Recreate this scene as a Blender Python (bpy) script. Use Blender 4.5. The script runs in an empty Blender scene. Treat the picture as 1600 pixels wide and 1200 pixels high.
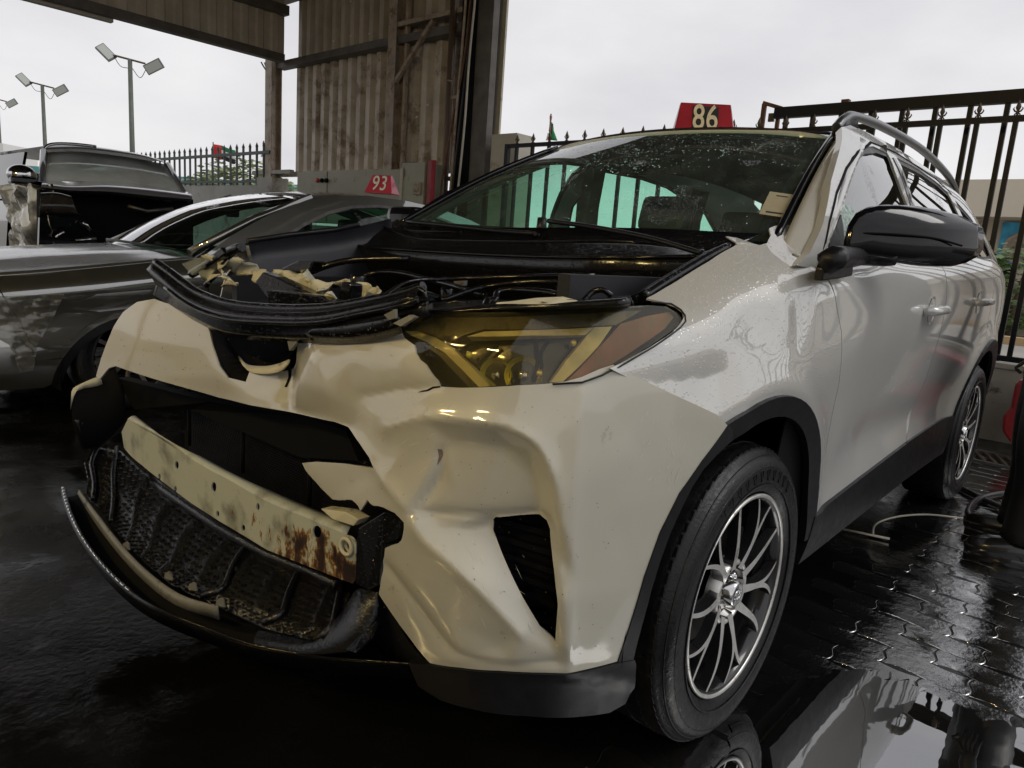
import bpy, bmesh, math, random
import numpy as np
from math import sin, cos, pi, radians
from mathutils import Vector, Matrix
from mathutils.geometry import delaunay_2d_cdt
from mathutils.bvhtree import BVHTree
from mathutils import noise as mnoise

random.seed(7)
rng = np.random.RandomState(7)
SC = bpy.context.scene
COL = SC.collection

# ------------------------------------------------------------------ camera, sky, sun, exposure
CAMP = (1.514, -1.599, 1.120, -.7220, -.1862, .0719, 1117.3)
cx_, cy_, cz_, yaw_, pit_, rol_, FPX = CAMP
CO = np.array([cx_, cy_, cz_])
FW = np.array([sin(yaw_)*cos(pit_), cos(yaw_)*cos(pit_), sin(pit_)])
r0_ = np.array([cos(yaw_), -sin(yaw_), 0.]); u0_ = np.cross(r0_, FW)
RT = cos(rol_)*r0_ + sin(rol_)*u0_
UP = -sin(rol_)*r0_ + cos(rol_)*u0_
cam_d = bpy.data.cameras.new('camera'); cam = bpy.data.objects.new('camera', cam_d); COL.objects.link(cam)
cam_d.sensor_width = 36.0; cam_d.lens = FPX/1600*36.0; cam_d.clip_start = .05; cam_d.clip_end = 2000
M = Matrix(((RT[0], UP[0], -FW[0], CO[0]), (RT[1], UP[1], -FW[1], CO[1]), (RT[2], UP[2], -FW[2], CO[2]), (0, 0, 0, 1)))
cam.matrix_world = M
SC.camera = cam
cam_d.dof.use_dof = False

SUN_EL, SUN_AZ = 48, 62      # degrees; azimuth clockwise from +Y towards +X
w = bpy.data.worlds.new("World"); SC.world = w; w.use_nodes = True
nt = w.node_tree; nt.nodes.clear()
wo = nt.nodes.new('ShaderNodeOutputWorld'); bg = nt.nodes.new('ShaderNodeBackground')
sky = nt.nodes.new('ShaderNodeTexSky'); sky.sky_type = 'NISHITA'; sky.sun_disc = False
sky.sun_elevation = radians(SUN_EL); sky.sun_rotation = radians(SUN_AZ)
sky.dust_density = 6; sky.air_density = 1.0; sky.ozone_density = 1.0
hs = nt.nodes.new('ShaderNodeHueSaturation'); hs.inputs['Saturation'].default_value = .06
# overcast: an even cloud deck, slightly mottled, mixed over the clear-sky model
tc = nt.nodes.new('ShaderNodeTexCoord'); ns = nt.nodes.new('ShaderNodeTexNoise')
ns.inputs['Scale'].default_value = 2.6; ns.inputs['Detail'].default_value = 6
mp = nt.nodes.new('ShaderNodeMapping'); mp.inputs['Scale'].default_value = (1, 1, 2.5)
cr = nt.nodes.new('ShaderNodeValToRGB')
cr.color_ramp.elements[0].position = .3; cr.color_ramp.elements[0].color = (5.9, 5.95, 6.35, 1)
cr.color_ramp.elements[1].position = .75; cr.color_ramp.elements[1].color = (8.3, 8.25, 8.4, 1)
sep = nt.nodes.new('ShaderNodeSeparateXYZ'); hr = nt.nodes.new('ShaderNodeValToRGB')
hr.color_ramp.elements[0].position = .0; hr.color_ramp.elements[0].color = (1.22, 1.20, 1.16, 1)
hr.color_ramp.elements[1].position = .32; hr.color_ramp.elements[1].color = (1, 1, 1, 1)
mul = nt.nodes.new('ShaderNodeMixRGB'); mul.blend_type = 'MULTIPLY'; mul.inputs[0].default_value = 1
mx = nt.nodes.new('ShaderNodeMixRGB'); mx.inputs[0].default_value = .9
L = nt.links.new
L(tc.outputs['Generated'], mp.inputs[0]); L(mp.outputs[0], ns.inputs[0]); L(ns.outputs[0], cr.inputs[0])
L(tc.outputs['Generated'], sep.inputs[0]); L(sep.outputs['Z'], hr.inputs[0])
L(cr.outputs[0], mul.inputs[1]); L(hr.outputs[0], mul.inputs[2])
L(sky.outputs[0], hs.inputs['Color']); L(hs.outputs[0], mx.inputs[1]); L(mul.outputs[0], mx.inputs[2])
L(mx.outputs[0], bg.inputs[0]); L(bg.outputs[0], wo.inputs[0])
bg.inputs[1].default_value = .0735

sl = bpy.data.lights.new('sun', 'SUN'); sl.energy = .6; sl.angle = radians(25); sl.color = (1, .97, .93)
so = bpy.data.objects.new('sun', sl); COL.objects.link(so)
sd = Vector((sin(radians(SUN_AZ))*cos(radians(SUN_EL)), cos(radians(SUN_AZ))*cos(radians(SUN_EL)), sin(radians(SUN_EL))))
so.rotation_euler = (-sd).to_track_quat('-Z', 'Y').to_euler(); so.location = (6, 6, 20)

SC.view_settings.view_transform = 'Standard'; SC.view_settings.look = 'None'
SC.view_settings.exposure = 0.62; SC.view_settings.gamma = 1; SC.view_settings.use_curve_mapping = False
SC.render.engine = 'CYCLES'
SC.cycles.max_bounces = 10; SC.cycles.glossy_bounces = 5; SC.cycles.transparent_max_bounces = 12
SC.cycles.transmission_bounces = 6
SC.cycles.use_denoising = True
SC.cycles.sample_clamp_indirect = 6

# ------------------------------------------------------------------ geometry helpers
def rayd(px, py): return FW + RT*((px-800)/FPX) - UP*((py-600)/FPX)
def P(px, py, X=None, Y=None, Z=None, D=None):
    d = rayd(px, py)
    if D is not None: t = D
    elif X is not None: t = (X-CO[0])/d[0]
    elif Y is not None: t = (Y-CO[1])/d[1]
    else: t = (Z-CO[2])/d[2]
    return Vector(CO + d*t)
def proj(q):
    d = np.asarray(q)-CO; z = d@FW
    return np.stack([800+FPX*(d@RT)/z, 600-FPX*(d@UP)/z], -1)

def link(name, me, mat=None, parent=None):
    o = bpy.data.objects.new(name, me); COL.objects.link(o)
    if mat is not None and me is not None and not me.materials:
        for m in (mat if isinstance(mat, (list, tuple)) else [mat]): me.materials.append(m)
    if parent is not None: o.parent = parent
    return o
def tag(o, label=None, cat=None, group=None, kind=None):
    if label: o['label'] = label
    if cat: o['category'] = cat
    if group: o['group'] = group
    if kind: o['kind'] = kind
    return o
def empty(name, loc=(0, 0, 0), rz=0):
    o = bpy.data.objects.new(name, None); COL.objects.link(o); o.location = loc; o.rotation_euler = (0, 0, rz)
    o.empty_display_size = .1
    return o
def copy_tree(o, parent=None):
    c = o.copy(); COL.objects.link(c); c.parent = parent
    for ch in list(o.children): copy_tree(ch, c)
    return c

class MB:
    """collects shapes; build() links them as one mesh object"""
    def __init__(s): s.bm = bmesh.new()
    def box(s, c, d, rot=None, bev=0):
        r = bmesh.ops.create_cube(s.bm, size=1)
        vs = r['verts']
        m = Matrix.Translation(Vector(c)) @ (rot.to_4x4() if rot else Matrix.Identity(4)) @ Matrix.Diagonal((*d, 1))
        bmesh.ops.transform(s.bm, matrix=m, verts=vs)
        if bev:
            es = list({e for v in vs for e in v.link_edges})
            bmesh.ops.bevel(s.bm, geom=es, offset=bev, segments=2, affect='EDGES', profile=.6)
        return s
    def beam(s, a, b, w, h, up=(0, 0, 1), bev=0):
        a, b = Vector(a), Vector(b); d = b-a; l = d.length; z = d/l
        x = z.cross(Vector(up));
        if x.length < 1e-4: x = z.cross(Vector((0, 1, 0)))
        x.normalize(); y = x.cross(z)
        R = Matrix((x, y, z)).transposed()
        return s.box((a+b)/2, (w, h, l), R, bev)
    def tube(s, pts, r, n=8, cap=True, closed=False):
        pts = [Vector(p) for p in pts]; k = len(pts)
        rs = r if isinstance(r, (list, tuple)) else [r]*k
        rings = []; prev = None
        for i, p in enumerate(pts):
            t = (pts[min(i+1, k-1)]-pts[max(i-1, 0)]) if not closed else (pts[(i+1) % k]-pts[i-1])
            t.normalize()
            if prev is None:
                x = t.orthogonal().normalized()
            else:
                x = (prev - t*prev.dot(t)).normalized()
            prev = x; y = t.cross(x)
            rings.append([s.bm.verts.new(p + (x*cos(2*pi*j/n)+y*sin(2*pi*j/n))*rs[i]) for j in range(n)])
        m = k if closed else k-1
        for i in range(m):
            A, B = rings[i], rings[(i+1) % k]
            for j in range(n):
                f = s.bm.faces.new((A[j], A[(j+1) % n], B[(j+1) % n], B[j])); f.smooth = True
        if cap and not closed:
            s.bm.faces.new(rings[0][::-1]); s.bm.faces.new(rings[-1])
        return s
    def prism(s, poly, a, ex):
        """polygon of 3D points extruded by vector ex"""
        ex = Vector(ex)
        v0 = [s.bm.verts.new(Vector(p)) for p in poly]; v1 = [s.bm.verts.new(Vector(p)+ex) for p in poly]
        n = len(poly)
        try:
            s.bm.faces.new(v0[::-1]); s.bm.faces.new(v1)
        except ValueError: pass
        for i in range(n): s.bm.faces.new((v0[i], v0[(i+1) % n], v1[(i+1) % n], v1[i]))
        return s
    def lathe(s, prof, n=32, c=(0, 0, 0), axis='X', smooth=True, closed=False):
        """prof: list of (a, r): a along the axis, r radius"""
        c = Vector(c); rings = []
        for (a, r) in prof:
            ring = []
            for j in range(n):
                t = 2*pi*j/n; u, v = r*cos(t), r*sin(t)
                q = {'X': (a, u, v), 'Y': (u, a, v), 'Z': (u, v, a)}[axis]
                ring.append(s.bm.verts.new(c+Vector(q)))
            rings.append(ring)
        k = len(rings)
        for i in range(k if closed else k-1):
            A, B = rings[i], rings[(i+1) % k]
            for j in range(n):
                f = s.bm.faces.new((A[j], A[(j+1) % n], B[(j+1) % n], B[j])); f.smooth = smooth
        return s
    def quad(s, a, b, c, d):
        s.bm.faces.new([s.bm.verts.new(Vector(q)) for q in (a, b, c, d)]); return s
    def grid(s, fn, nu, nv, smooth=True):
        V = [[s.bm.verts.new(Vector(fn(i/nu, j/nv))) for j in range(nv+1)] for i in range(nu+1)]
        for i in range(nu):
            for j in range(nv):
                f = s.bm.faces.new((V[i][j], V[i+1][j], V[i+1][j+1], V[i][j+1])); f.smooth = smooth
        return V
    def build(s, name, mat, parent=None, recalc=True, solid=0, bevel=0, smooth=None, sub=0):
        if recalc: bmesh.ops.recalc_face_normals(s.bm, faces=s.bm.faces[:])
        if smooth is not None:
            for f in s.bm.faces: f.smooth = smooth
        me = bpy.data.meshes.new(name); s.bm.to_mesh(me); s.bm.free()
        o = link(name, me, mat, parent)
        if solid:
            m = o.modifiers.new('s', 'SOLIDIFY'); m.thickness = solid; m.offset = 0
        if bevel:
            m = o.modifiers.new('b', 'BEVEL'); m.width = bevel; m.segments = 2; m.limit_method = 'ANGLE'
        if sub:
            m = o.modifiers.new('u', 'SUBSURF'); m.levels = sub; m.render_levels = sub
        return o

def catmull(pts, n=6, closed=False):
    """smooth a polyline of tuples"""
    a = [np.array(p, float) for p in pts]; k = len(a); out = []
    rngk = range(k if closed else k-1)
    for i in rngk:
        p0 = a[i-1] if (closed or i > 0) else 2*a[0]-a[1]
        p1 = a[i]; p2 = a[(i+1) % k]
        p3 = a[(i+2) % k] if (closed or i+2 < k) else 2*a[-1]-a[-2]
        for j in range(n):
            t = j/n
            out.append(.5*((2*p1)+(-p0+p2)*t+(2*p0-5*p1+4*p2-p3)*t*t+(-p0+3*p1-3*p2+p3)*t**3))
    if not closed: out.append(a[-1])
    return [tuple(q) for q in out]

def _basis(k):
    """natural cubic spline through unit vectors: second derivatives"""
    n = len(k); A = np.zeros((n, n)); B = np.zeros((n, n)); A[0, 0] = A[-1, -1] = 1
    for i in range(1, n-1):
        h0, h1 = k[i]-k[i-1], k[i+1]-k[i]
        A[i, i-1] = h0; A[i, i] = 2*(h0+h1); A[i, i+1] = h1
        B[i, i-1] = 6/h0; B[i, i] = -6/h0-6/h1; B[i, i+1] = 6/h1
    return np.linalg.solve(A, B)
def _weights(k, S, x):
    k = np.asarray(k); n = len(k); x = np.atleast_1d(x).astype(float)
    i = np.clip(np.searchsorted(k, x)-1, 0, n-2); h = k[i+1]-k[i]
    xe = np.clip(x, k[0], k[-1])
    a = (k[i+1]-xe)/h; b = (xe-k[i])/h
    W = np.zeros((len(x), n)); I = np.eye(n)
    W = a[:, None]*I[i]+b[:, None]*I[i+1]+(((a**3-a)*h*h/6)[:, None])*S[i]+(((b**3-b)*h*h/6)[:, None])*S[i+1]
    # linear extrapolation
    lo = x < k[0]; hi = x > k[-1]
    if lo.any():
        h0 = k[1]-k[0]; d = (I[1]-I[0])/h0 - h0/6*(2*S[0]+S[1]); W[lo] += (x[lo]-k[0])[:, None]*d
    if hi.any():
        h0 = k[-1]-k[-2]; d = (I[-1]-I[-2])/h0 + h0/6*(S[-2]+2*S[-1]); W[hi] += (x[hi]-k[-1])[:, None]*d
    return W
class Surf:
    def __init__(s, U, V, pts, flip=1, pad=.25):
        s.U = np.array(U, float); s.V = np.array(V, float); s.Pt = np.array(pts, float)
        s.SU = _basis(s.U); s.SV = _basis(s.V); s.flip = flip; s.dispf = None
        nu, nv = 70, 50
        us = np.linspace(s.U[0]-pad*(s.U[-1]-s.U[0])*.3, s.U[-1]+pad*(s.U[-1]-s.U[0])*.3, nu)
        vs = np.linspace(s.V[0]-pad*(s.V[-1]-s.V[0])*.3, s.V[-1]+pad*(s.V[-1]-s.V[0])*.3, nv)
        g = np.array([(u, v) for u in us for v in vs]); q = s.base(g[:, 0], g[:, 1])
        tris = []
        for i in range(nu-1):
            for j in range(nv-1):
                a = i*nv+j; tris += [(a, a+nv, a+nv+1), (a, a+nv+1, a+1)]
        s.g = g; s.q = q; s.tris = tris
        s.bvh = BVHTree.FromPolygons([tuple(x) for x in q], tris)
    def base(s, u, v):
        Wu = _weights(s.U, s.SU, u); Wv = _weights(s.V, s.SV, v)
        return np.einsum('ni,ijk,nj->nk', Wu, s.Pt, Wv)
    def bnormal(s, u, v):
        u = np.atleast_1d(u).astype(float); v = np.atleast_1d(v).astype(float); e = 1e-3
        du = s.base(u+e, v)-s.base(u-e, v); dv = s.base(u, v+e)-s.base(u, v-e)
        n = np.cross(du, dv)*s.flip; return n/np.maximum(np.linalg.norm(n, axis=1), 1e-9)[:, None]
    def at(s, u, v, off=0., extra=None):
        u = np.atleast_1d(u).astype(float); v = np.atleast_1d(v).astype(float)
        p = s.base(u, v); n = s.bnormal(u, v); o = np.full(len(u), float(off))
        if s.dispf is not None: o = o+s.dispf(p, u, v)
        if extra is not None: o = o+extra(p, u, v)
        return p+n*o[:, None]
    def normal(s, u, v, extra=None):
        e = 4e-3; u = np.atleast_1d(u).astype(float); v = np.atleast_1d(v).astype(float)
        du = s.at(u+e, v, 0, extra)-s.at(u-e, v, 0, extra); dv = s.at(u, v+e, 0, extra)-s.at(u, v-e, 0, extra)
        n = np.cross(du, dv)*s.flip; return n/np.maximum(np.linalg.norm(n, axis=1), 1e-9)[:, None]
    def pick(s, px, py):
        d = rayd(px, py); h = s.bvh.ray_cast(Vector(CO), Vector(d).normalized())
        if h[0] is None:
            # nearest surface sample in the picture
            if not hasattr(s, 'pq'): s.pq = proj(s.q)
            k = ((s.pq-np.array([px, py]))**2).sum(1).argmin(); return tuple(s.g[k])
        a, b, c = s.tris[h[2]]; A, B, C_ = s.q[a], s.q[b], s.q[c]; p = np.array(h[0])
        v0, v1, v2 = B-A, C_-A, p-A
        d00, d01, d11, d20, d21 = v0@v0, v0@v1, v1@v1, v2@v0, v2@v1
        den = d00*d11-d01*d01; y = (d11*d20-d01*d21)/den; z = (d00*d21-d01*d20)/den
        return tuple(s.g[a]*(1-y-z)+s.g[b]*y+s.g[c]*z)
    def pk(s, pts): return [s.pick(*p) for p in pts]
    def pt(s, px, py, off=0.):
        u, v = s.pick(px, py); return Vector(s.at(u, v, off)[0])

def inpoly(pts, poly):
    pts = np.asarray(pts); poly = np.asarray(poly); x, y = pts[:, 0], pts[:, 1]; c = np.zeros(len(pts), bool)
    j = len(poly)-1
    for i in range(len(poly)):
        xi, yi = poly[i]; xj, yj = poly[j]
        if yi != yj:
            c ^= ((yi > y) != (yj > y)) & (x < (xj-xi)*(y-yi)/(yj-yi)+xi)
        j = i
    return c
def resample(poly, st):
    out = []
    for i in range(len(poly)):
        a = np.array(poly[i]); b = np.array(poly[(i+1) % len(poly)]); n = max(1, int(np.ceil(np.linalg.norm(b-a)/st)))
        for j in range(n): out.append(tuple(a+(b-a)*j/n))
    return out
def distpoly(pts, poly):
    d = np.full(len(pts), 1e9); pts = np.asarray(pts)
    for i in range(len(poly)):
        a = np.array(poly[i]); b = np.array(poly[(i+1) % len(poly)]); ab = b-a; l = ab@ab
        if l < 1e-14: continue
        t = np.clip(((pts-a)@ab)/l, 0, 1); d = np.minimum(d, np.linalg.norm(pts-a-t[:, None]*ab, axis=1))
    return d

def fill(poly, holes, st):
    rs = [resample(poly, st)]+[resample(h, st) for h in holes]
    allp = []; edges = []
    for r in rs:
        b = len(allp); allp += r; edges += [(b+i, b+(i+1) % len(r)) for i in range(len(r))]
    a = np.array(poly); lo, hi = a.min(0), a.max(0)
    gx, gy = np.meshgrid(np.arange(lo[0], hi[0]+st, st), np.arange(lo[1], hi[1]+st, st))
    g = np.stack([gx.ravel(), gy.ravel()], 1); k = inpoly(g, poly)
    for h in holes: k &= ~inpoly(g, h)
    g = g[k]
    if len(g):
        dd = distpoly(g, rs[0])
        for r in rs[1:]: dd = np.minimum(dd, distpoly(g, r))
        g = g[dd > st*.4]
    pts = [Vector(p) for p in allp]+[Vector(p) for p in g]
    V, E_, F_, *_ = delaunay_2d_cdt(pts, edges, [], 0, 1e-7)
    V = np.array([tuple(v) for v in V]); F_ = np.array([f for f in F_ if len(f) == 3])
    c = V[F_].mean(1); k = inpoly(c, poly)
    for h in holes: k &= ~inpoly(c, h)
    return V, F_[k]

def patch(name, S, poly, mat, parent=None, holes=(), st=.02, thick=.004, off=0., extra=None, mirror=False, px=True, hpx=None):
    if px: poly = S.pk(poly)
    if hpx is None: hpx = px
    holes = [S.pk(h) if hpx else h for h in holes]
    V, F = fill(poly, holes, st)
    p = S.at(V[:, 0], V[:, 1], off, extra); n = S.normal(V[:, 0], V[:, 1], extra)
    N = len(V); verts = np.concatenate([p, p-n*thick])
    if mirror: verts[:, 0] *= -1; n = n.copy(); n[:, 0] *= -1
    # orientation
    fl = (np.cross(verts[F[:, 1]]-verts[F[:, 0]], verts[F[:, 2]]-verts[F[:, 0]])*n[F[:, 0]]).sum() < 0
    Ff = F[:, ::-1] if fl else F
    e = {}
    for t in Ff:
        for i in range(3):
            k = (t[i], t[(i+1) % 3]); e[k] = e.get(k, 0)+1
    rim = [k for k in e if (k[1], k[0]) not in e]
    faces = [tuple(int(x) for x in t) for t in Ff]+[tuple(int(x)+N for x in t[::-1]) for t in Ff]+[(int(k[1]), int(k[0]), int(k[0])+N, int(k[1])+N) for k in rim]
    me = bpy.data.meshes.new(name); me.from_pydata(verts.tolist(), [], faces); me.update()
    me.polygons.foreach_set('use_smooth', [True]*len(faces))
    fn = np.zeros((len(me.polygons), 3)); me.polygons.foreach_get('normal', fn.ravel())
    ln = []
    nf = len(Ff)
    li = np.zeros(len(me.loops), int); me.loops.foreach_get('vertex_index', li)
    k = 0
    for i, f in enumerate(faces):
        for v in f:
            if i < nf: ln.append(n[v])
            elif i < 2*nf: ln.append(-n[v-N])
            else: ln.append(fn[i])
    me.normals_split_custom_set([tuple(x) for x in ln])
    return link(name, me, mat, parent)

# ------------------------------------------------------------------ materials
def newmat(name):
    m = bpy.data.materials.new(name); m.use_nodes = True
    return m, m.node_tree, m.node_tree.nodes['Principled BSDF']
def mat(name, col, rough=.5, metal=0., coat=0., coatr=.05, var=0., vscale=8., bump=0., bscale=60., drops=0., dscale=180., spec=.5,
        rvar=0., dirt=None, dirtamt=.0, emis=None, estr=0., dirtscale=5., transm=0., ior=1.45, alpha=1.):
    m, t, b = newmat(name); L = t.links.new
    b.inputs['Base Color'].default_value = (*col, 1); b.inputs['Roughness'].default_value = rough
    b.inputs['Metallic'].default_value = metal; b.inputs['Coat Weight'].default_value = coat
    b.inputs['Coat Roughness'].default_value = coatr; b.inputs['Specular IOR Level'].default_value = spec
    b.inputs['Transmission Weight'].default_value = transm; b.inputs['IOR'].default_value = ior; b.inputs['Alpha'].default_value = alpha
    tc = t.nodes.new('ShaderNodeTexCoord')
    def noise(s, d=3, r=.55):
        n = t.nodes.new('ShaderNodeTexNoise'); n.inputs['Scale'].default_value = s; n.inputs['Detail'].default_value = d
        n.inputs['Roughness'].default_value = r; L(tc.outputs['Object'], n.inputs['Vector']); return n
    def ramp(src, p0, c0, p1, c1):
        r = t.nodes.new('ShaderNodeValToRGB'); e = r.color_ramp.elements
        e[0].position = p0; e[0].color = c0; e[1].position = p1; e[1].color = c1; L(src, r.inputs[0]); return r
    last = None
    if var:
        n = noise(vscale, 5); f0 = 1-var; f1 = 1+var
        r = ramp(n.outputs[0], .3, (*[c*f0 for c in col], 1), .7, (*[min(1, c*f1) for c in col], 1)); last = r.outputs[0]
    if dirt is not None:
        n = noise(dirtscale, 8, .68); r = ramp(n.outputs[0], .62-dirtamt*.3, (0, 0, 0, 1), .72-dirtamt*.25, (1, 1, 1, 1))
        mxx = t.nodes.new('ShaderNodeMixRGB'); L(r.outputs[0], mxx.inputs[0])
        if last: L(last, mxx.inputs[1])
        else: mxx.inputs[1].default_value = (*col, 1)
        mxx.inputs[2].default_value = (*dirt, 1); last = mxx.outputs[0]
    if last: L(last, b.inputs['Base Color'])
    if rvar:
        n = noise(vscale*1.7, 5); r = ramp(n.outputs[0], .3, (max(0, rough-rvar),)*3+(1,), .7, (min(1, rough+rvar),)*3+(1,))
        L(r.outputs[0], b.inputs['Roughness'])
    prev = None
    if bump:
        n = noise(bscale, 4); bp = t.nodes.new('ShaderNodeBump'); bp.inputs['Strength'].default_value = bump
        bp.inputs['Distance'].default_value = .004; L(n.outputs[0], bp.inputs['Height']); prev = bp
    if drops:
        v = t.nodes.new('ShaderNodeTexVoronoi'); v.inputs['Scale'].default_value = dscale; L(tc.outputs['Object'], v.inputs['Vector'])
        r = ramp(v.outputs['Distance'], .12, (1, 1, 1, 1), .38, (0, 0, 0, 1)); r.color_ramp.interpolation = 'EASE'
        # only some cells hold a drop
        cm = t.nodes.new('ShaderNodeMath'); cm.operation = 'GREATER_THAN'; cm.inputs[1].default_value = .45
        sx = t.nodes.new('ShaderNodeSeparateColor'); L(v.outputs['Color'], sx.inputs[0]); L(sx.outputs[0], cm.inputs[0])
        mm = t.nodes.new('ShaderNodeMath'); mm.operation = 'MULTIPLY'; L(r.outputs[0], mm.inputs[0]); L(cm.outputs[0], mm.inputs[1])
        bp = t.nodes.new('ShaderNodeBump'); bp.inputs['Strength'].default_value = drops; bp.inputs['Distance'].default_value = .0015
        L(mm.outputs[0], bp.inputs['Height'])
        if prev: L(prev.outputs[0], bp.inputs['Normal'])
        prev = bp
        if coat: L(bp.outputs[0], b.inputs['Coat Normal'])
    if prev: L(prev.outputs[0], b.inputs['Normal'])
    if emis: b.inputs['Emission Color'].default_value = (*emis, 1); b.inputs['Emission Strength'].default_value = estr
    return m
# ------------------------------------------------------------------ materials in use
M_paint = mat('pearl_white_paint', (.52, .515, .49), rough=.38, coat=1., coatr=.035, var=.03, vscale=2.2, dirt=(.20, .18, .13), dirtamt=-.12, dirtscale=90, bump=.02, bscale=250)
M_bumper = mat('warm_pearl_bumper', (.44, .425, .36), rough=.36, coat=.85, coatr=.07, var=.05, vscale=2.5, dirt=(.26, .24, .18), dirtamt=-.02, dirtscale=14, bump=.03, bscale=220)  # warmer copy of the body's pearl paint with a duller coat
M_satin = mat('satin_rail', (.22, .225, .235), rough=.3, metal=.9)
M_paint_wet = mat('pearl_white_paint_wet', (.50, .495, .47), rough=.36, coat=1., coatr=.03, var=.03, vscale=2.2, dirt=(.20, .18, .13), dirtamt=-.12, dirtscale=90, drops=.3, dscale=130)
M_primer = mat('torn_cream_plastic', (.52, .49, .36), rough=.6, var=.08, vscale=20, dirt=(.2, .18, .13), dirtamt=.2, dirtscale=18)
M_bumper.node_tree.nodes['Principled BSDF'].inputs['Coat IOR'].default_value = 1.7
for m_ in (M_paint, M_paint_wet): m_.node_tree.nodes['Principled BSDF'].inputs['Coat IOR'].default_value = 2.2
M_black = mat('black_trim_plastic', (.008, .008, .010), rough=.36, var=.25, vscale=20, bump=.15, bscale=400, rvar=.08, spec=.35)
M_blackwet = mat('wet_black_plastic', (.005, .005, .006), rough=.16, var=.3, vscale=30, drops=1., dscale=150, rvar=.06)
M_grime = mat('wet_gritty_black', (.005, .005, .006), spec=.7, rough=.16, var=.4, vscale=40, bump=.6, bscale=150, rvar=.1)
M_dark = mat('matt_black', (.005, .005, .006), rough=.8, spec=.12)
M_bay = mat('engine_bay_dark', (.008, .008, .011), rough=.55, var=.3, vscale=12)
M_apron = mat('inner_wing_plastic', (.012, .013, .020), rough=.42, bump=.3, bscale=260, var=.3, vscale=18)
M_piano = mat('gloss_black_paint', (.004, .004, .006), rough=.10, coat=.3, coatr=.02, spec=.3)
M_tyre = mat('tyre_rubber', (.006, .006, .0065), spec=.4, rough=.38, var=.35, vscale=30, bump=.35, bscale=160, rvar=.14)
M_rimface = mat('machined_aluminium', (.66, .65, .62), rough=.42, metal=.85, var=.12, vscale=25, dirt=(.20, .18, .13), dirtamt=.12, dirtscale=30)
M_rimblack = mat('gloss_black_rim', (.012, .012, .013), rough=.2, coat=.6, var=.3, vscale=20)
M_chrome = mat('chrome', (.62, .62, .62), rough=.1, metal=1., var=.08, vscale=30)
M_brake = mat('cast_iron', (.09, .085, .08), rough=.5, metal=.8, var=.3, vscale=30)
M_amber = mat('amber_reflector', (.19, .062, .042), rough=.35, coat=.6, coatr=.1, var=.35, vscale=14, dirt=(.12, .08, .05), dirtamt=.3, dirtscale=26)
M_drl = mat('yellowed_light_guide', (.60, .53, .27), rough=.3, coat=.7, var=.22, vscale=24)
M_lampgrey = mat('smoked_lamp_frame', (.095, .085, .055), rough=.3, metal=.4, coat=.5, var=.4, vscale=16, dirt=(.02, .017, .01), dirtamt=.35, dirtscale=20)
M_bowl = mat('glint_bowl', (.95, .80, .18), rough=.42, metal=.6, var=.3, vscale=50)  # bright yellow stands in for the warm lamps mirrored in the bowls
M_smoke = mat('smoked_panel', (.012, .010, .005), rough=.22, coat=.6, var=.6, vscale=14, bump=.1, bscale=60)
M_seat = mat('black_seat_leather', (.012, .012, .013), rough=.5, bump=.2, bscale=120)
M_trim = mat('interior_grey', (.05, .05, .048), rough=.7)
M_headliner = mat('headliner', (.12, .12, .11), rough=.9)
M_steel = mat('grimy_steel', (.16, .15, .14), rough=.45, metal=.7, var=.3, vscale=12)
M_paper = mat('paper_sticker', (.34, .31, .22), rough=.7, var=.06, vscale=60)
M_ink = mat('printed_ink', (.03, .03, .03), rough=.8)
M_rubber = mat('rubber_hose', (.012, .012, .013), rough=.22, coat=.3)

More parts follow.
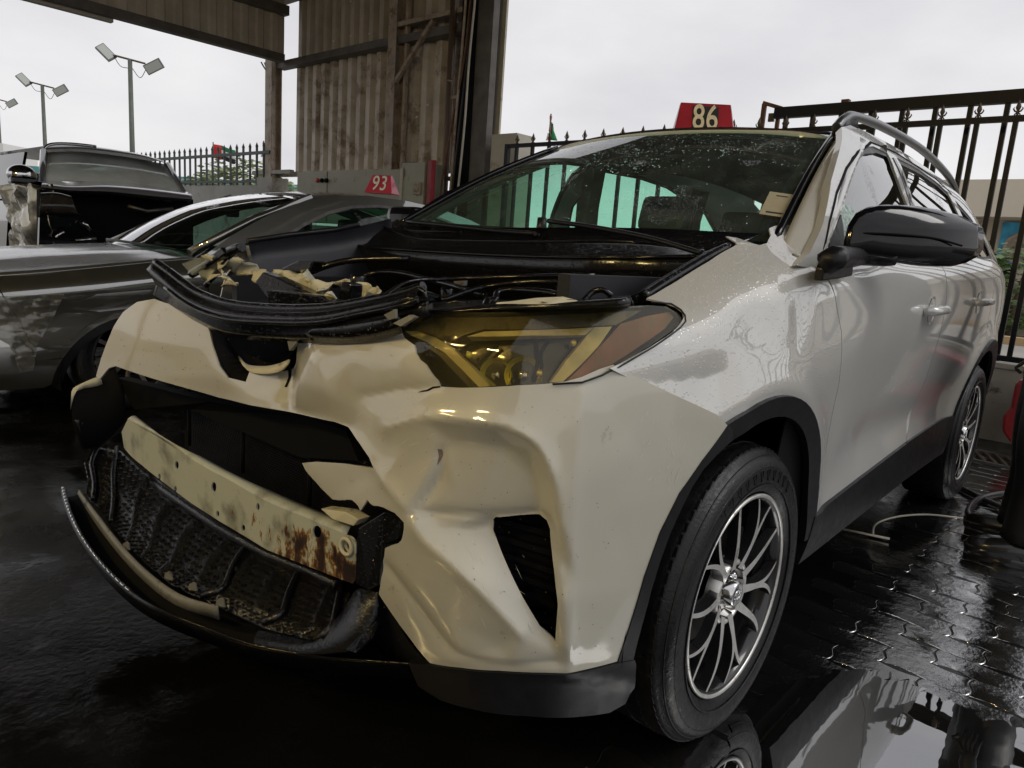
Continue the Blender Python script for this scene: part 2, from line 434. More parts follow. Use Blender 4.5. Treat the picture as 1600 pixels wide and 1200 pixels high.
def rusty_beam():
    m, t, b = newmat('painted_steel_rust'); L = t.links.new
    tc = t.nodes.new('ShaderNodeTexCoord'); sp = t.nodes.new('ShaderNodeSeparateXYZ'); L(tc.outputs['Object'], sp.inputs[0])
    n = t.nodes.new('ShaderNodeTexNoise'); n.inputs['Scale'].default_value = 26; n.inputs['Detail'].default_value = 8; n.inputs['Roughness'].default_value = .7
    mp = t.nodes.new('ShaderNodeMapping'); mp.inputs['Scale'].default_value = (1.3, 1, .7)
    L(tc.outputs['Object'], mp.inputs[0]); L(mp.outputs[0], n.inputs[0])
    # rust patch grows towards the near end of the beam and low on its face
    mx = t.nodes.new('ShaderNodeMapRange'); mx.inputs[1].default_value = -.18; mx.inputs[2].default_value = .32; mx.inputs[3].default_value = -.16; mx.inputs[4].default_value = .175; L(sp.outputs['X'], mx.inputs[0])
    mz = t.nodes.new('ShaderNodeMapRange'); mz.inputs[1].default_value = .47; mz.inputs[2].default_value = .55; mz.inputs[3].default_value = .0; mz.inputs[4].default_value = -.27; L(sp.outputs['Z'], mz.inputs[0])
    a = t.nodes.new('ShaderNodeMath'); L(n.outputs[0], a.inputs[0]); L(mx.outputs[0], a.inputs[1])
    c = t.nodes.new('ShaderNodeMath'); L(a.outputs[0], c.inputs[0]); L(mz.outputs[0], c.inputs[1])
    r = t.nodes.new('ShaderNodeValToRGB'); e = r.color_ramp.elements
    e[0].position = .555; e[0].color = (.42, .44, .38, 1); e[1].position = .70; e[1].color = (.025, .012, .006, 1)
    x = e.new(.60); x.color = (.26, .15, .035, 1); y = e.new(.64); y.color = (.09, .035, .012, 1)
    L(c.outputs[0], r.inputs[0]); 
    n2 = t.nodes.new('ShaderNodeTexNoise'); n2.inputs['Scale'].default_value = 14; n2.inputs['Detail'].default_value = 7; L(tc.outputs['Object'], n2.inputs[0])
    r2 = t.nodes.new('ShaderNodeValToRGB'); r2.color_ramp.elements[0].position = .28; r2.color_ramp.elements[0].color = (.35, .33, .3, 1); r2.color_ramp.elements[1].position = .5; r2.color_ramp.elements[1].color = (1, 1, 1, 1); L(n2.outputs[0], r2.inputs[0])
    ml = t.nodes.new('ShaderNodeMixRGB'); ml.blend_type = 'MULTIPLY'; ml.inputs[0].default_value = 1; L(r.outputs[0], ml.inputs[1]); L(r2.outputs[0], ml.inputs[2])
    L(ml.outputs[0], b.inputs['Base Color']); b.inputs['Roughness'].default_value = .42
    bp = t.nodes.new('ShaderNodeBump'); bp.inputs['Strength'].default_value = .4; bp.inputs['Distance'].default_value = .003; L(n.outputs[0], bp.inputs['Height']); L(bp.outputs[0], b.inputs['Normal'])
    return m
M_beam = rusty_beam()

def glass(name, tint, rough=.0, streak=0., refl=1.0, drops=0., body=None, bodyamt=0., bsc=12):
    m = bpy.data.materials.new(name); m.use_nodes = True; t = m.node_tree; t.nodes.clear(); L = t.links.new
    out = t.nodes.new('ShaderNodeOutputMaterial'); tr = t.nodes.new('ShaderNodeBsdfTransparent'); gl = t.nodes.new('ShaderNodeBsdfGlossy')
    tr.inputs[0].default_value = (*tint, 1); gl.inputs['Roughness'].default_value = rough; gl.inputs[0].default_value = (1, 1, 1, 1)
    fr = t.nodes.new('ShaderNodeFresnel'); fr.inputs[0].default_value = 1.52
    mu = t.nodes.new('ShaderNodeMath'); mu.operation = 'MULTIPLY'; mu.inputs[1].default_value = refl; mu.use_clamp = True
    mx = t.nodes.new('ShaderNodeMixShader'); ge = t.nodes.new('ShaderNodeNewGeometry'); iv = t.nodes.new('ShaderNodeMath'); iv.operation = 'SUBTRACT'; iv.inputs[0].default_value = 1; L(ge.outputs['Backfacing'], iv.inputs[1]); m0 = t.nodes.new('ShaderNodeMath'); m0.operation = 'MULTIPLY'; L(fr.outputs[0], m0.inputs[0]); L(iv.outputs[0], m0.inputs[1]); L(m0.outputs[0], mu.inputs[0]); L(mu.outputs[0], mx.inputs[0]); L(tr.outputs[0], mx.inputs[1]); L(gl.outputs[0], mx.inputs[2])
    last = mx
    tc = t.nodes.new('ShaderNodeTexCoord'); prev = None
    if drops:
        v = t.nodes.new('ShaderNodeTexVoronoi'); v.inputs['Scale'].default_value = 160; L(tc.outputs['Object'], v.inputs[0])
        n = t.nodes.new('ShaderNodeTexNoise'); n.inputs['Scale'].default_value = 5; n.inputs['Detail'].default_value = 4; L(tc.outputs['Object'], n.inputs[0])
        g = t.nodes.new('ShaderNodeMath'); g.operation = 'GREATER_THAN'; g.inputs[1].default_value = .60; L(n.outputs[0], g.inputs[0])
        r = t.nodes.new('ShaderNodeValToRGB'); r.color_ramp.elements[0].position = .1; r.color_ramp.elements[0].color = (1, 1, 1, 1)
        r.color_ramp.elements[1].position = .4; r.color_ramp.elements[1].color = (0, 0, 0, 1); L(v.outputs['Distance'], r.inputs[0])
        a = t.nodes.new('ShaderNodeMath'); a.operation = 'MULTIPLY'; L(r.outputs[0], a.inputs[0]); L(g.outputs[0], a.inputs[1])
        bp = t.nodes.new('ShaderNodeBump'); bp.inputs['Strength'].default_value = drops; bp.inputs['Distance'].default_value = .002
        L(a.outputs[0], bp.inputs['Height']); L(bp.outputs[0], gl.inputs['Normal']); L(bp.outputs[0], fr.inputs['Normal'])
    if body:
        df = t.nodes.new('ShaderNodeBsdfDiffuse'); df.inputs[0].default_value = (*body, 1)
        n = t.nodes.new('ShaderNodeTexNoise'); n.inputs['Scale'].default_value = bsc; n.inputs['Detail'].default_value = 8; L(tc.outputs['Object'], n.inputs[0])
        mr = t.nodes.new('ShaderNodeMapRange'); mr.inputs[1].default_value = .35; mr.inputs[2].default_value = .75; mr.inputs[3].default_value = bodyamt*.35; mr.inputs[4].default_value = bodyamt; L(n.outputs[0], mr.inputs[0])
        m2 = t.nodes.new('ShaderNodeMixShader'); L(mr.outputs[0], m2.inputs[0]); L(last.outputs[0], m2.inputs[1]); L(df.outputs[0], m2.inputs[2]); last = m2
    L(last.outputs[0], out.inputs[0]); return m
G_ws = glass('tinted_windscreen', (.80, .97, .90), drops=.35, body=(.5, .52, .5), bodyamt=.045)
G_side = glass('tinted_side_glass', (.76, .94, .87), drops=.2, refl=1.7)
G_priv = glass('dark_side_glass', (.16, .2, .19), drops=.2)
G_lens = glass('yellowed_lamp_lens', (.92, .89, .76), refl=1., drops=.12, body=(.24, .21, .10), bodyamt=.09)
G_sedan = glass('tinted_sedan_glass', (.55, .78, .68), drops=.2)
G_shatter = mat('shattered_glass', (.35, .45, .4), rough=.25, bump=1., bscale=90, var=.6, vscale=70)
# ================================================================== yard: ground, canopy, walls, fences, background
def wet_ground(name, col, r0, r1, bsc, bst, cover=.5, ior=1.45):
    m, t, b = newmat(name); L = t.links.new
    tc = t.nodes.new('ShaderNodeTexCoord')
    def noise(s, d=4, r=.55):
        n = t.nodes.new('ShaderNodeTexNoise'); n.inputs['Scale'].default_value = s; n.inputs['Detail'].default_value = d; n.inputs['Roughness'].default_value = r
        L(tc.outputs['Object'], n.inputs['Vector']); return n
    n = noise(1.4, 6); r = t.nodes.new('ShaderNodeValToRGB'); e = r.color_ramp.elements
    e[0].position = .35; e[0].color = (*[c*.6 for c in col], 1); e[1].position = .7; e[1].color = (*[c*1.5 for c in col], 1); L(n.outputs[0], r.inputs[0]); L(r.outputs[0], b.inputs['Base Color'])
    n2 = noise(3.1, 7, .62); r2 = t.nodes.new('ShaderNodeValToRGB'); e = r2.color_ramp.elements
    e[0].position = cover-.07; e[0].color = (r0,)*3+(1,); e[1].position = cover+.1; e[1].color = (r1,)*3+(1,); L(n2.outputs[0], r2.inputs[0]); L(r2.outputs[0], b.inputs['Roughness'])
    n3 = noise(bsc, 5, .6); n4 = noise(bsc*.12, 3)
    mr = t.nodes.new('ShaderNodeMapRange'); mr.inputs[1].default_value = cover-.1; mr.inputs[2].default_value = cover+.12; mr.inputs[3].default_value = bst*.08; mr.inputs[4].default_value = bst; L(n2.outputs[0], mr.inputs[0])
    bp = t.nodes.new('ShaderNodeBump'); bp.inputs['Distance'].default_value = .004; L(n3.outputs[0], bp.inputs['Height']); L(mr.outputs[0], bp.inputs['Strength'])
    b2 = t.nodes.new('ShaderNodeBump'); b2.inputs['Distance'].default_value = .01; b2.inputs['Strength'].default_value = .10; L(n4.outputs[0], b2.inputs['Height']); L(bp.outputs[0], b2.inputs['Normal']); L(b2.outputs[0], b.inputs['Normal'])
    b.inputs['IOR'].default_value = ior
    return m
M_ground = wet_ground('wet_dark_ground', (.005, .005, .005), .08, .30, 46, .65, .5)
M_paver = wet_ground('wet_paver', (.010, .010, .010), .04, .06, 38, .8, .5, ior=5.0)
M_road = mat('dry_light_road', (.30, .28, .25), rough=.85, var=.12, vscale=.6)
M_concrete = mat('stained_white_wall', (.36, .33, .27), rough=.7, var=.14, vscale=5, dirt=(.07, .05, .035), dirtamt=.22, dirtscale=6, bump=.5, bscale=30)
M_wallgrey = mat('grey_render', (.33, .32, .29), rough=.8, var=.12, vscale=3, dirt=(.14, .12, .10), dirtamt=.2, dirtscale=2)
M_steelframe = mat('dusty_steel_frame', (.32, .27, .22), rough=.6, var=.25, vscale=6, dirt=(.17, .11, .07), dirtamt=.3, dirtscale=7)
M_darkframe = mat('dark_steel_frame', (.10, .092, .085), rough=.55, var=.3, vscale=6)
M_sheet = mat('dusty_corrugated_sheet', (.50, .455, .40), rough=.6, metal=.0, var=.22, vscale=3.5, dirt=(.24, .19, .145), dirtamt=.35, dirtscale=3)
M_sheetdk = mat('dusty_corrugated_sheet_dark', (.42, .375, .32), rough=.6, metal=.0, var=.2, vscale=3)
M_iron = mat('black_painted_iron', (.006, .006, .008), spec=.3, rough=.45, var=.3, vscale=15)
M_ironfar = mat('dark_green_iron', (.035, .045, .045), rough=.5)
M_finial = mat('bronze_finial', (.10, .075, .05), rough=.5, metal=.5, var=.3, vscale=60)
M_rustfr = mat('rusty_frame', (.14, .065, .035), rough=.7, var=.35, vscale=14)
M_palepanel = mat('pale_edge_panel', (.44, .42, .36), rough=.6, var=.08, vscale=4, dirt=(.2, .17, .13), dirtamt=.15, dirtscale=3)
M_cab = mat('cabinet_grey_green', (.30, .30, .235), rough=.5, var=.07, vscale=3, dirt=(.12, .10, .07), dirtamt=.12, dirtscale=5)
M_redpost = mat('red_post_paint', (.26, .03, .04), rough=.5, var=.2, vscale=8)
M_build = mat('beige_render', (.52, .45, .35), rough=.9, var=.05, vscale=.8)
M_build2 = mat('beige_render_light', (.56, .50, .41), rough=.9, var=.05, vscale=.8)
M_green = mat('hedge_leaf', (.10, .16, .05), rough=.6, var=.35, vscale=8)
M_trunk = mat('bark', (.12, .09, .06), rough=.9)
M_teal = mat('teal_roof_edge', (.10, .30, .30), rough=.6)
M_pole = mat('painted_pole', (.10, .11, .09), rough=.5, var=.15, vscale=5)
M_lampface = mat('floodlight_face', (.42, .44, .40), rough=.3)
M_lampback = mat('floodlight_back', (.13, .14, .14), rough=.5)
M_fr = mat('flag_red', (.55, .03, .03), rough=.8); M_fg = mat('flag_green', (.02, .22, .08), rough=.8); M_fw = mat('flag_white', (.7, .7, .68), rough=.8); M_fb = mat('flag_black', (.02, .02, .02), rough=.8)
M_blue = mat('blue_sign_print', (.03, .30, .50), rough=.4, var=.4, vscale=3)

# ground
b = MB(); b.quad((-120, -120, -.012), (120, -120, -.012), (120, 120, -.012), (-120, 120, -.012)); g = b.build('ground', M_road); tag(g, kind='structure')
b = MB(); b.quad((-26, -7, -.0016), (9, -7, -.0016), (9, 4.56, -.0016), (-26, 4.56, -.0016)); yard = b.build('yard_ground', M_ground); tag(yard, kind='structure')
# interlocking wavy pavers (the ones near enough to tell apart)
pavs = []
PL_, PW_ = .225, .1125
def wavy(L_, nseg, ph):  # zigzag edge offsets
    return [(.011*(1 if (k % 2) else -1)*(0 if k in (0, nseg) else 1)) for k in range(nseg+1)]
def paver_mesh(var):
    r = random.Random(var); b = MB(); g_ = .0012; n = 6; lx, ly = PL_/2-g_, PW_/2-g_
    def wl(t): return .010*sin(2*pi*t)      # long edge wave
    def ws_(t): return .008*sin(2*pi*t)
    top = []
    for i in range(12): t = i/12; top.append((-lx+2*lx*t, -ly+wl(t)))
    for i in range(6): t = i/6; top.append((lx+ws_(t), -ly+2*ly*t))
    for i in range(12): t = i/12; top.append((lx-2*lx*t, ly+wl(1-t)))
    for i in range(6): t = i/6; top.append((-lx+ws_(1-t), ly-2*ly*t))
    tl = (r.uniform(-.004, .004), r.uniform(-.006, .006)); h0 = r.uniform(-.0006, .0006)
    vt = [b.bm.verts.new((x*.97, y*.95, h0+x*tl[0]+y*tl[1])) for x, y in top]; ve = [b.bm.verts.new((x, y, -.0016)) for x, y in top]; vb = [b.bm.verts.new((x, y, -.03)) for x, y in top]
    b.bm.faces.new(vt)
    for i in range(len(top)):
        j = (i+1) % len(top); b.bm.faces.new((vt[j], vt[i], ve[i], ve[j])).smooth = True; b.bm.faces.new((ve[j], ve[i], vb[i], vb[j]))
    bmesh.ops.recalc_face_normals(b.bm, faces=b.bm.faces[:]); me = bpy.data.meshes.new('paver'); b.bm.to_mesh(me); b.bm.free(); me.materials.append(M_paver); return me
pm = [paver_mesh(i) for i in range(6)]
cands = []
ang = radians(0)
for i in range(-6, 16):
    for j in range(-30, 60):
        x = .30+i*PL_+(PL_/2 if j % 2 else 0); y = -.9+j*PW_
        q = np.array([x, y, 0.]); 
        if (q-CO)@FW < .3: continue
        px, py = proj(q)
        if 1000 < px < 1660 and 700 < py < 1260 and x > .80: cands.append((np.linalg.norm(q-CO), x, y))
cands.sort(); cands = cands[:296]
for d_, x, y in cands:
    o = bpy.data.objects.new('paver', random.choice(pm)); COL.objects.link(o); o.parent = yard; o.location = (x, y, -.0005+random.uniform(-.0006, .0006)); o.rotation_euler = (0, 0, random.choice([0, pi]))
# puddle lying over the low pavers near the front wheel
def water_mat():
    m, t, b = newmat('puddle_water'); L = t.links.new
    b.inputs['Base Color'].default_value = (.006, .006, .006, 1); b.inputs['Roughness'].default_value = .012; b.inputs['IOR'].default_value = 4.0
    tc = t.nodes.new('ShaderNodeTexCoord'); n = t.nodes.new('ShaderNodeTexNoise'); n.inputs['Scale'].default_value = 9; n.inputs['Detail'].default_value = 2; L(tc.outputs['Object'], n.inputs[0])
    bp = t.nodes.new('ShaderNodeBump'); bp.inputs['Strength'].default_value = .10; bp.inputs['Distance'].default_value = .004; L(n.outputs[0], bp.inputs['Height']); L(bp.outputs[0], b.inputs['Normal']); return m
M_water = water_mat()
def jagp(l, amp, n, r):
    o = []
    for a, c in zip(l, l[1:]+l[:1]):
        for i in range(n): o.append((a[0]+(c[0]-a[0])*i/n+r.uniform(-amp, amp)*1.4, a[1]+(c[1]-a[1])*i/n+r.uniform(-amp, amp)*.5))
    return o
pud_px = [(1110, 1230), (1125, 1180), (1150, 1130), (1190, 1085), (1240, 1060), (1290, 1052), (1340, 1046), (1372, 1050), (1400, 1062), (1418, 1058), (1440, 1072), (1475, 1092), (1510, 1104), (1530, 1120), (1560, 1128), (1620, 1140), (1700, 1200), (1700, 1400), (1000, 1400)]
b = MB(); rp_ = random.Random(5); pud_px = jagp(pud_px, 9, 4, rp_); pts = catmull([tuple(P(a, c, Z=.0035)) for a, c in pud_px], 3, closed=True); b.bm.faces.new([b.bm.verts.new(q) for q in pts]); bmesh.ops.triangulate(b.bm, faces=b.bm.faces[:])
o = b.build('puddle', M_water); tag(o, kind='structure')
# ---- drain channel with grating by the low wall
dr = empty('drain_grate', (0, 0, 0)); tag(dr, 'long steel drain grating set in the wet ground before the low wall', 'drain grate')
b = MB()
for yy_ in (3.70, 4.02): b.box((2.2, yy_, .004), (5.2, .03, .02))
b.box((2.2, 3.86, -.004), (5.2, .30, .004)); b.build('frame', M_steel, dr)
M_grate = mat('wet_rusty_grate', (.16, .12, .09), rough=.3, metal=.5, var=.3, vscale=12)
me0 = None
for k in range(64):
    if me0 is None:
        b = MB(); b.box((0, 0, 0), (.018, .29, .014), Matrix.Rotation(.35, 3, 'Z')); o = b.build('grate_bar', M_grate, dr); me0 = o.data
    else: o = link('grate_bar', me0, None, dr)
    o.location = (-.2+k*.06, 3.86, .008)
# ---- low wall and fence on it
lw = empty('boundary_wall', (0, 4.62, 0)); tag(lw, 'low stained off-white wall under the black spear-top fence on the right', 'wall')
b = MB(); b.box((2.2, .0, .26), (13.0, .14, .53)); b.box((2.2, 0, .545), (13.0, .18, .035), None, .006); b.build('wall_body', M_concrete, lw)
def finial_mb(b, x, y, z, s=1.):
    b.lathe([(-.02, .006*s), (0, .014*s), (.006, .007*s), (.03*s, .006*s), (.04*s, .012*s), (.055*s, .017*s), (.075*s, .012*s), (.105*s, .0005)], 8, (x, y, z), 'Z')
    for sg in (1, -1): b.tube([(x, y, z+.022*s), (x+sg*.018*s, y, z+.030*s), (x+sg*.028*s, y, z+.046*s), (x+sg*.022*s, y, z+.056*s)], [.006*s, .006*s, .005*s, .002*s], 6)
    for sg in (1, -1): b.tube([(x, y, z+.02*s), (x+sg*.014*s, y, z+.010*s), (x+sg*.022*s, y, z-.002*s)], [.005*s, .005*s, .002*s], 6)
fen = empty('iron_fence', (0, 4.55, 0)); tag(fen, 'black iron fence with bronze spear tips on the low wall behind the white SUV', 'fence')
FX0, FX1 = -4.22, 3.6
for z, h in ((2.25, .04), (.60, .04)):
    b = MB(); b.box(((FX0+FX1)/2, 0, z), (FX1-FX0, .04, h)); b.build('rail', M_iron, fen)
b = MB(); b.box((FX0, 0, 1.42), (.05, .05, 1.70)); b.build('post', M_iron, fen)
b = MB(); b.box((0, 0, 1.42), (.032, .032, 1.66)); barme = b.build('bar', M_iron, fen); k0 = True
b = MB(); finial_mb(b, 0, 0, 2.27); fine = b.build('spear_tip', M_finial, fen)
nbar = int((FX1-FX0)/.232)
for k in range(nbar):
    x = FX0+.14+k*.232
    for src in (barme, fine):
        if k == 0: src.location = (x, 0, 0)
        else:
            c = src.copy(); COL.objects.link(c); c.parent = fen; c.location = (x, 0, 0)
# sliding gate behind the fence
gt = empty('sliding_gate', (0, 4.80, 0)); tag(gt, 'tall black sliding gate with a deep top beam behind the fence at right', 'gate')
b = MB(); b.box((1.6, 0, 2.45), (5.75, .06, .09)); b.build('top_beam', M_iron, gt)
b = MB(); b.box((1.6, 0, .45), (5.75, .06, .09)); b.build('bottom_beam', M_iron, gt)
b = MB(); b.box((0, 0, 1.42), (.034, .034, 2.0)); gb = b.build('bar', M_iron, gt)
for k in range(23):
    x = -1.17+k*.232
    if k == 0: gb.location = (x, 0, 0)
    else: c = gb.copy(); COL.objects.link(c); c.parent = gt; c.location = (x, 0, 0)
# rusty gate catch frame
rf_ = empty('gate_catch_frame', (-1.36, 4.86, 0)); tag(rf_, 'rusty orange steel catch frame at the left end of the gate beam', 'gate frame')
b = MB(); b.beam((-.05, 0, 0), (-.05, 0, 2.55), .035, .035); b.beam((.09, 0, 2.3), (.09, 0, 2.50), .03, .03); b.beam((-.06, 0, 2.56), (.12, 0, 2.50), .04, .03); b.build('post', M_rustfr, rf_)
b = MB(); b.box((.03, 0, 2.43), (.05, .03, .07)); b.build('roller_guide', M_finial, rf_)
b = MB(); b.box((-.72, 4.9, 2.45), (.06, .06, .18)); o = b.build('gate_guide_stub', M_rustfr); tag(o, 'short brown steel stub standing just above the gate beam', 'steel stub')

# ---- canopy: columns, eave, corrugated wall, roof
can = empty('canopy', (0, 0, 0)); tag(can, 'steel car-wash canopy with dusty corrugated side sheets and dark roof overhead', 'canopy')
def corr(name, p0, p1, z0, z1, pitch, depth, m, parent, flat=.5, nrm=None):
    p0, p1 = Vector(p0), Vector(p1); d = (p1-p0); Ln = d.length; d.normalize(); n = Vector((-d.y, d.x, 0)) if nrm is None else Vector(nrm)
    k = int(Ln/pitch); b = MB(); prof = []
    for i in range(k):
        s = i*pitch
        for f, h in ((0, 0), (.40, 0), (.52, 1), (.88, 1)): prof.append((s+f*pitch, h))
    prof.append((k*pitch, 0))
    a = [b.bm.verts.new(p0+d*s+n*(h*depth)+Vector((0, 0, z0))) for s, h in prof]; c = [b.bm.verts.new(p0+d*s+n*(h*depth)+Vector((0, 0, z1))) for s, h in prof]
    for i in range(len(prof)-1): b.bm.faces.new((a[i], a[i+1], c[i+1], c[i]))
    return b.build(name, m, parent, solid=.002)
# back (north) sheets in three lifts
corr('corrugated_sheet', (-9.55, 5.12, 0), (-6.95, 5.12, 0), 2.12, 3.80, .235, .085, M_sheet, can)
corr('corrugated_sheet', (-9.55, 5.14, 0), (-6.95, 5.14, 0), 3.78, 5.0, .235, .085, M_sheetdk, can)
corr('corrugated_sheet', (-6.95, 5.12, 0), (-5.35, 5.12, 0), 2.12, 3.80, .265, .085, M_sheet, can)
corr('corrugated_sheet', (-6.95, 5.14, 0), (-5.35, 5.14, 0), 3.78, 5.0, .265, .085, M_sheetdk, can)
# white beads painted in for daylight leaking through screw holes
M_holelight = mat('screw_hole_light', (.8, .8, .8), rough=.3)
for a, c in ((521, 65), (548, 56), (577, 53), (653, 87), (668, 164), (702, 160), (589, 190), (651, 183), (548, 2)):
    q = P(a, c, Y=5.10); b = MB(); bmesh.ops.create_icosphere(b.bm, subdivisions=1, radius=.016, matrix=Matrix.Translation(q)); b.build('hole_light', M_holelight, can)
for p0, p1, w_, h_, m_ in (
    ((-9.9, 5.02, 3.80), (-6.85, 5.02, 3.80), .10, .16, M_darkframe), ((-6.75, 5.02, 3.79), (-5.4, 5.02, 3.79), .10, .16, M_darkframe),
    ((-6.75, 4.98, 3.98), (-5.4, 4.98, 3.98), .06, .12, M_steelframe), ((-9.9, 5.02, 4.82), (-5.3, 5.02, 4.82), .10, .20, M_darkframe),
    ((-9.9, 5.06, 2.08), (-5.4, 5.06, 2.08), .08, .06, M_steelframe)):
    b = MB(); b.beam(p0, p1, w_, h_, up=(0, 1, 0)); b.build('girt', m_, can)
def icol(x, y, z0, z1, w_, m_, name='column'):
    b = MB(); b.box((x, y-w_*.45, (z0+z1)/2), (w_, .012, z1-z0)); b.box((x, y+w_*.45, (z0+z1)/2), (w_, .012, z1-z0)); b.box((x, y, (z0+z1)/2), (.012, w_*.88, z1-z0)); return b.build(name, m_, can)
icol(-9.98, 4.95, 0, 4.8, .20, M_steelframe); icol(-6.82, 4.98, 0, 4.9, .17, M_steelframe)
b = MB(); b.box((-6.62, 5.0, 3.1), (.05, .05, 3.2)); b.build('column_stiffener', M_steelframe, can)
b = MB(); b.beam((-6.75, 4.93, 3.25), (-6.02, 4.93, 3.93), .05, .05, up=(0, 1, 0)); b.build('knee_brace', M_steelframe, can)
b = MB(); b.tube([(-5.62, 4.9, 0), (-5.62, 4.9, 5)], .045, 10); b.build('downpipe', mat('brown_pipe', (.10, .07, .055), rough=.5), can)
b = MB(); b.tube([(-5.62, 4.86, 3.15), (-5.5, 4.84, 3.12), (-5.45, 4.84, 2.95)], .012, 6); b.box((-5.42, 4.82, 2.92), (.10, .03, .04)); b.build('pipe_bracket', M_steelframe, can)
b = MB(); b.beam((-5.95, 4.9, 4.45), (-5.45, 4.9, 4.28), .05, .09, up=(0, 1, 0)); b.box((-5.93, 4.88, 4.50), (.05, .04, .16)); b.build('loose_bracket', M_palepanel, can)
icol(-5.22, 4.92, 0, 5.2, .26, M_dark); 
b = MB(); b.box((-5.03, 4.86, 2.6), (.40, .10, 5.2)); b.build('dark_column', M_darkframe, can)
b = MB(); b.box((-4.92, 5.02, 2.75), (.22, .03, 5.3)); b.build('edge_panel', M_palepanel, can)
for k, (x0, x1, r_, sg) in enumerate(((-5.18, -5.24, .016, -.10), (-5.08, -5.20, .013, -.05), (-5.04, -5.10, .014, .02), (-5.13, -5.40, .012, -.12))):
    l = catmull([(x0, 4.70, 5.2), (x0+.01*k, 4.69, 4.2), (x0-.02, 4.68, 3.3), ((x0+x1)/2+sg*.2, 4.67, 2.6), (x1, 4.66, 1.9), (x1-.06, 4.66, 1.2)], 6)
    b = MB(); b.tube(l, r_, 6); b.build('hanging_cable', [M_steelframe, M_black, M_palepanel, M_rustfr][k], can)
for k in range(4):
    l = catmull([P(408+6*k, 97+k, D=12.2), P(424+k*2, 130+8*k, D=12.2), P(426+k, 190, D=12.2), P(424-k*3, 230+4*k, D=12.2), P(418-k*4+8*(k % 2), 285, D=12.2)], 6)
    b = MB(); b.tube(l, .012+.006*(k == 1), 6); b.build('hanging_cable', M_black, can)
# west eave: beam, gutter, inner fascia sheets
b = MB(); b.beam((-9.62, 4.9, 3.86), (-9.62, -6.9, 3.86), .14, .12, up=(0, 0, 1)); b.build('eave_beam', M_darkframe, can)
b = MB(); b.beam((-9.74, 2.4, 3.80), (-9.74, -6.9, 3.80), .10, .08); b.build('gutter', M_palepanel, can)
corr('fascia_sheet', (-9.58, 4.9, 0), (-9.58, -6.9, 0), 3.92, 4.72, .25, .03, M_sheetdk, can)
b = MB(); b.beam((-9.5, 4.9, 4.55), (-9.5, -6.9, 4.55), .14, .14); b.build('eave_beam', M_darkframe, can)
b = MB(); b.beam((-9.8, 4.9, 4.72), (-8.6, 3.7, 4.9), .10, .16); b.build('rafter', M_darkframe, can)
# roof sheet and rafters
b = MB(); b.box((-3.55, -.9, 5.12), (12.6, 12.4, .05)); b.build('roof_sheet', mat('dark_roof_sheet', (.06, .055, .05), rough=.7), can)  # unseen roof sheet coloured dark to keep ground reflections black
for k in range(6):
    x = -9.0+k*2.1; b = MB(); b.beam((x, 5.0, 4.95), (x, -6.9, 4.95), .12, .26); b.build('rafter', M_darkframe, can)
for k in range(6):
    y = 4.2-k*2.0; b = MB(); b.beam((-9.6, y, 5.05), (1.9, y, 5.05), .06, .10, up=(0, 1, 0)); b.build('purlin', M_steelframe, can)
for x, y in ((1.9, -8.4), (-9.7, -8.4), (-9.7, -1.8), (1.9, 6.0)):
    pass
icol(2.0, -6.8, 0, 5, .2, M_steelframe); icol(-9.7, -6.8, 0, 5, .2, M_steelframe)
# unseen wall added so the bumper has a dim back to reflect
b = MB(); b.box((.6, -7.1, 2.55), (9.6, .2, 5.1)); o = b.build('added_back_wall', mat('dark_back_wall', (.20, .19, .15), rough=.8, var=.2, vscale=2)); tag(o, 'unseen dim wall added behind the canopy to calm bumper reflections', 'wall')
# warm lamps hanging under the canopy (seen as yellow glints in the paint and headlight)
M_emit = mat('warm_tube_glow', (1, .75, .3), emis=(1., .74, .30), estr=235)
for k, (x, y, z) in enumerate(((-1.2, -4.3, 3.3), (.9, -4.5, 3.3))):
    r_ = empty('tube_lamp', (x, y, z)); tag(r_, ['warm yellow tube lamp hung under the canopy, the western one', 'warm yellow tube lamp hung under the canopy, the eastern one', 'warm yellow tube lamp hung above the grey sedan'][k], 'lamp', 'warm tube lamps')
    b = MB(); b.box((0, 0, .05), (.80, .10, .06), None, .01); b.build('housing', M_palepanel, r_)
    b = MB(); b.tube([(-.36, 0, 0), (.36, 0, 0)], .026, 12); b.build('tube', M_emit, r_)
    for s in (-.3, .3): b = MB(); b.tube([(s, 0, .08), (s, 0, 1.6)], .006, 6); b.build('hanger', M_iron, r_)
# ---- electrical cabinets, red post
cb = empty('control_cabinet', (0, 4.6, 0)); tag(cb, 'grey-green electrical control cabinets on a ledge below the corrugated wall', 'cabinet')
for x0, x1 in ((-8.40, -7.62), (-7.60, -5.98)):
    b = MB(); b.box(((x0+x1)/2, 0, 1.66), (x1-x0, .30, .72), None, .008); b.build('cabinet_body', M_cab, cb)
b = MB(); b.box((-5.74, .03, 1.70), (.44, .34, .80), None, .008); b.build('cabinet_body', M_cab, cb)
b = MB(); b.box((-5.95, -.13, 1.66), (.05, .05, .74)); b.build('door_edge', M_palepanel, cb)
for a, c, m_ in ((497, 282, M_redlite if False else mat('red_push_button', (.5, .02, .02), rough=.4)), (504, 282, M_dark), (511, 282, M_dark)):
    q = P(a, c, Y=4.44); b = MB(); b.lathe([(0, .032), (-.03, .028), (-.032, .0001)], 12, q-Vector((0, 4.6, 0)), 'Y'); b.build('push_button', m_, cb, recalc=False)
b = MB(); b.box((-5.62, -.16, 1.78), (.13, .03, .15), None, .005); b.lathe([(-.18, .05), (-.19, .045), (-.19, .0001)], 16, (-5.62, .0, 1.78), 'Y'); b.build('vent_fan', M_steelframe, cb)
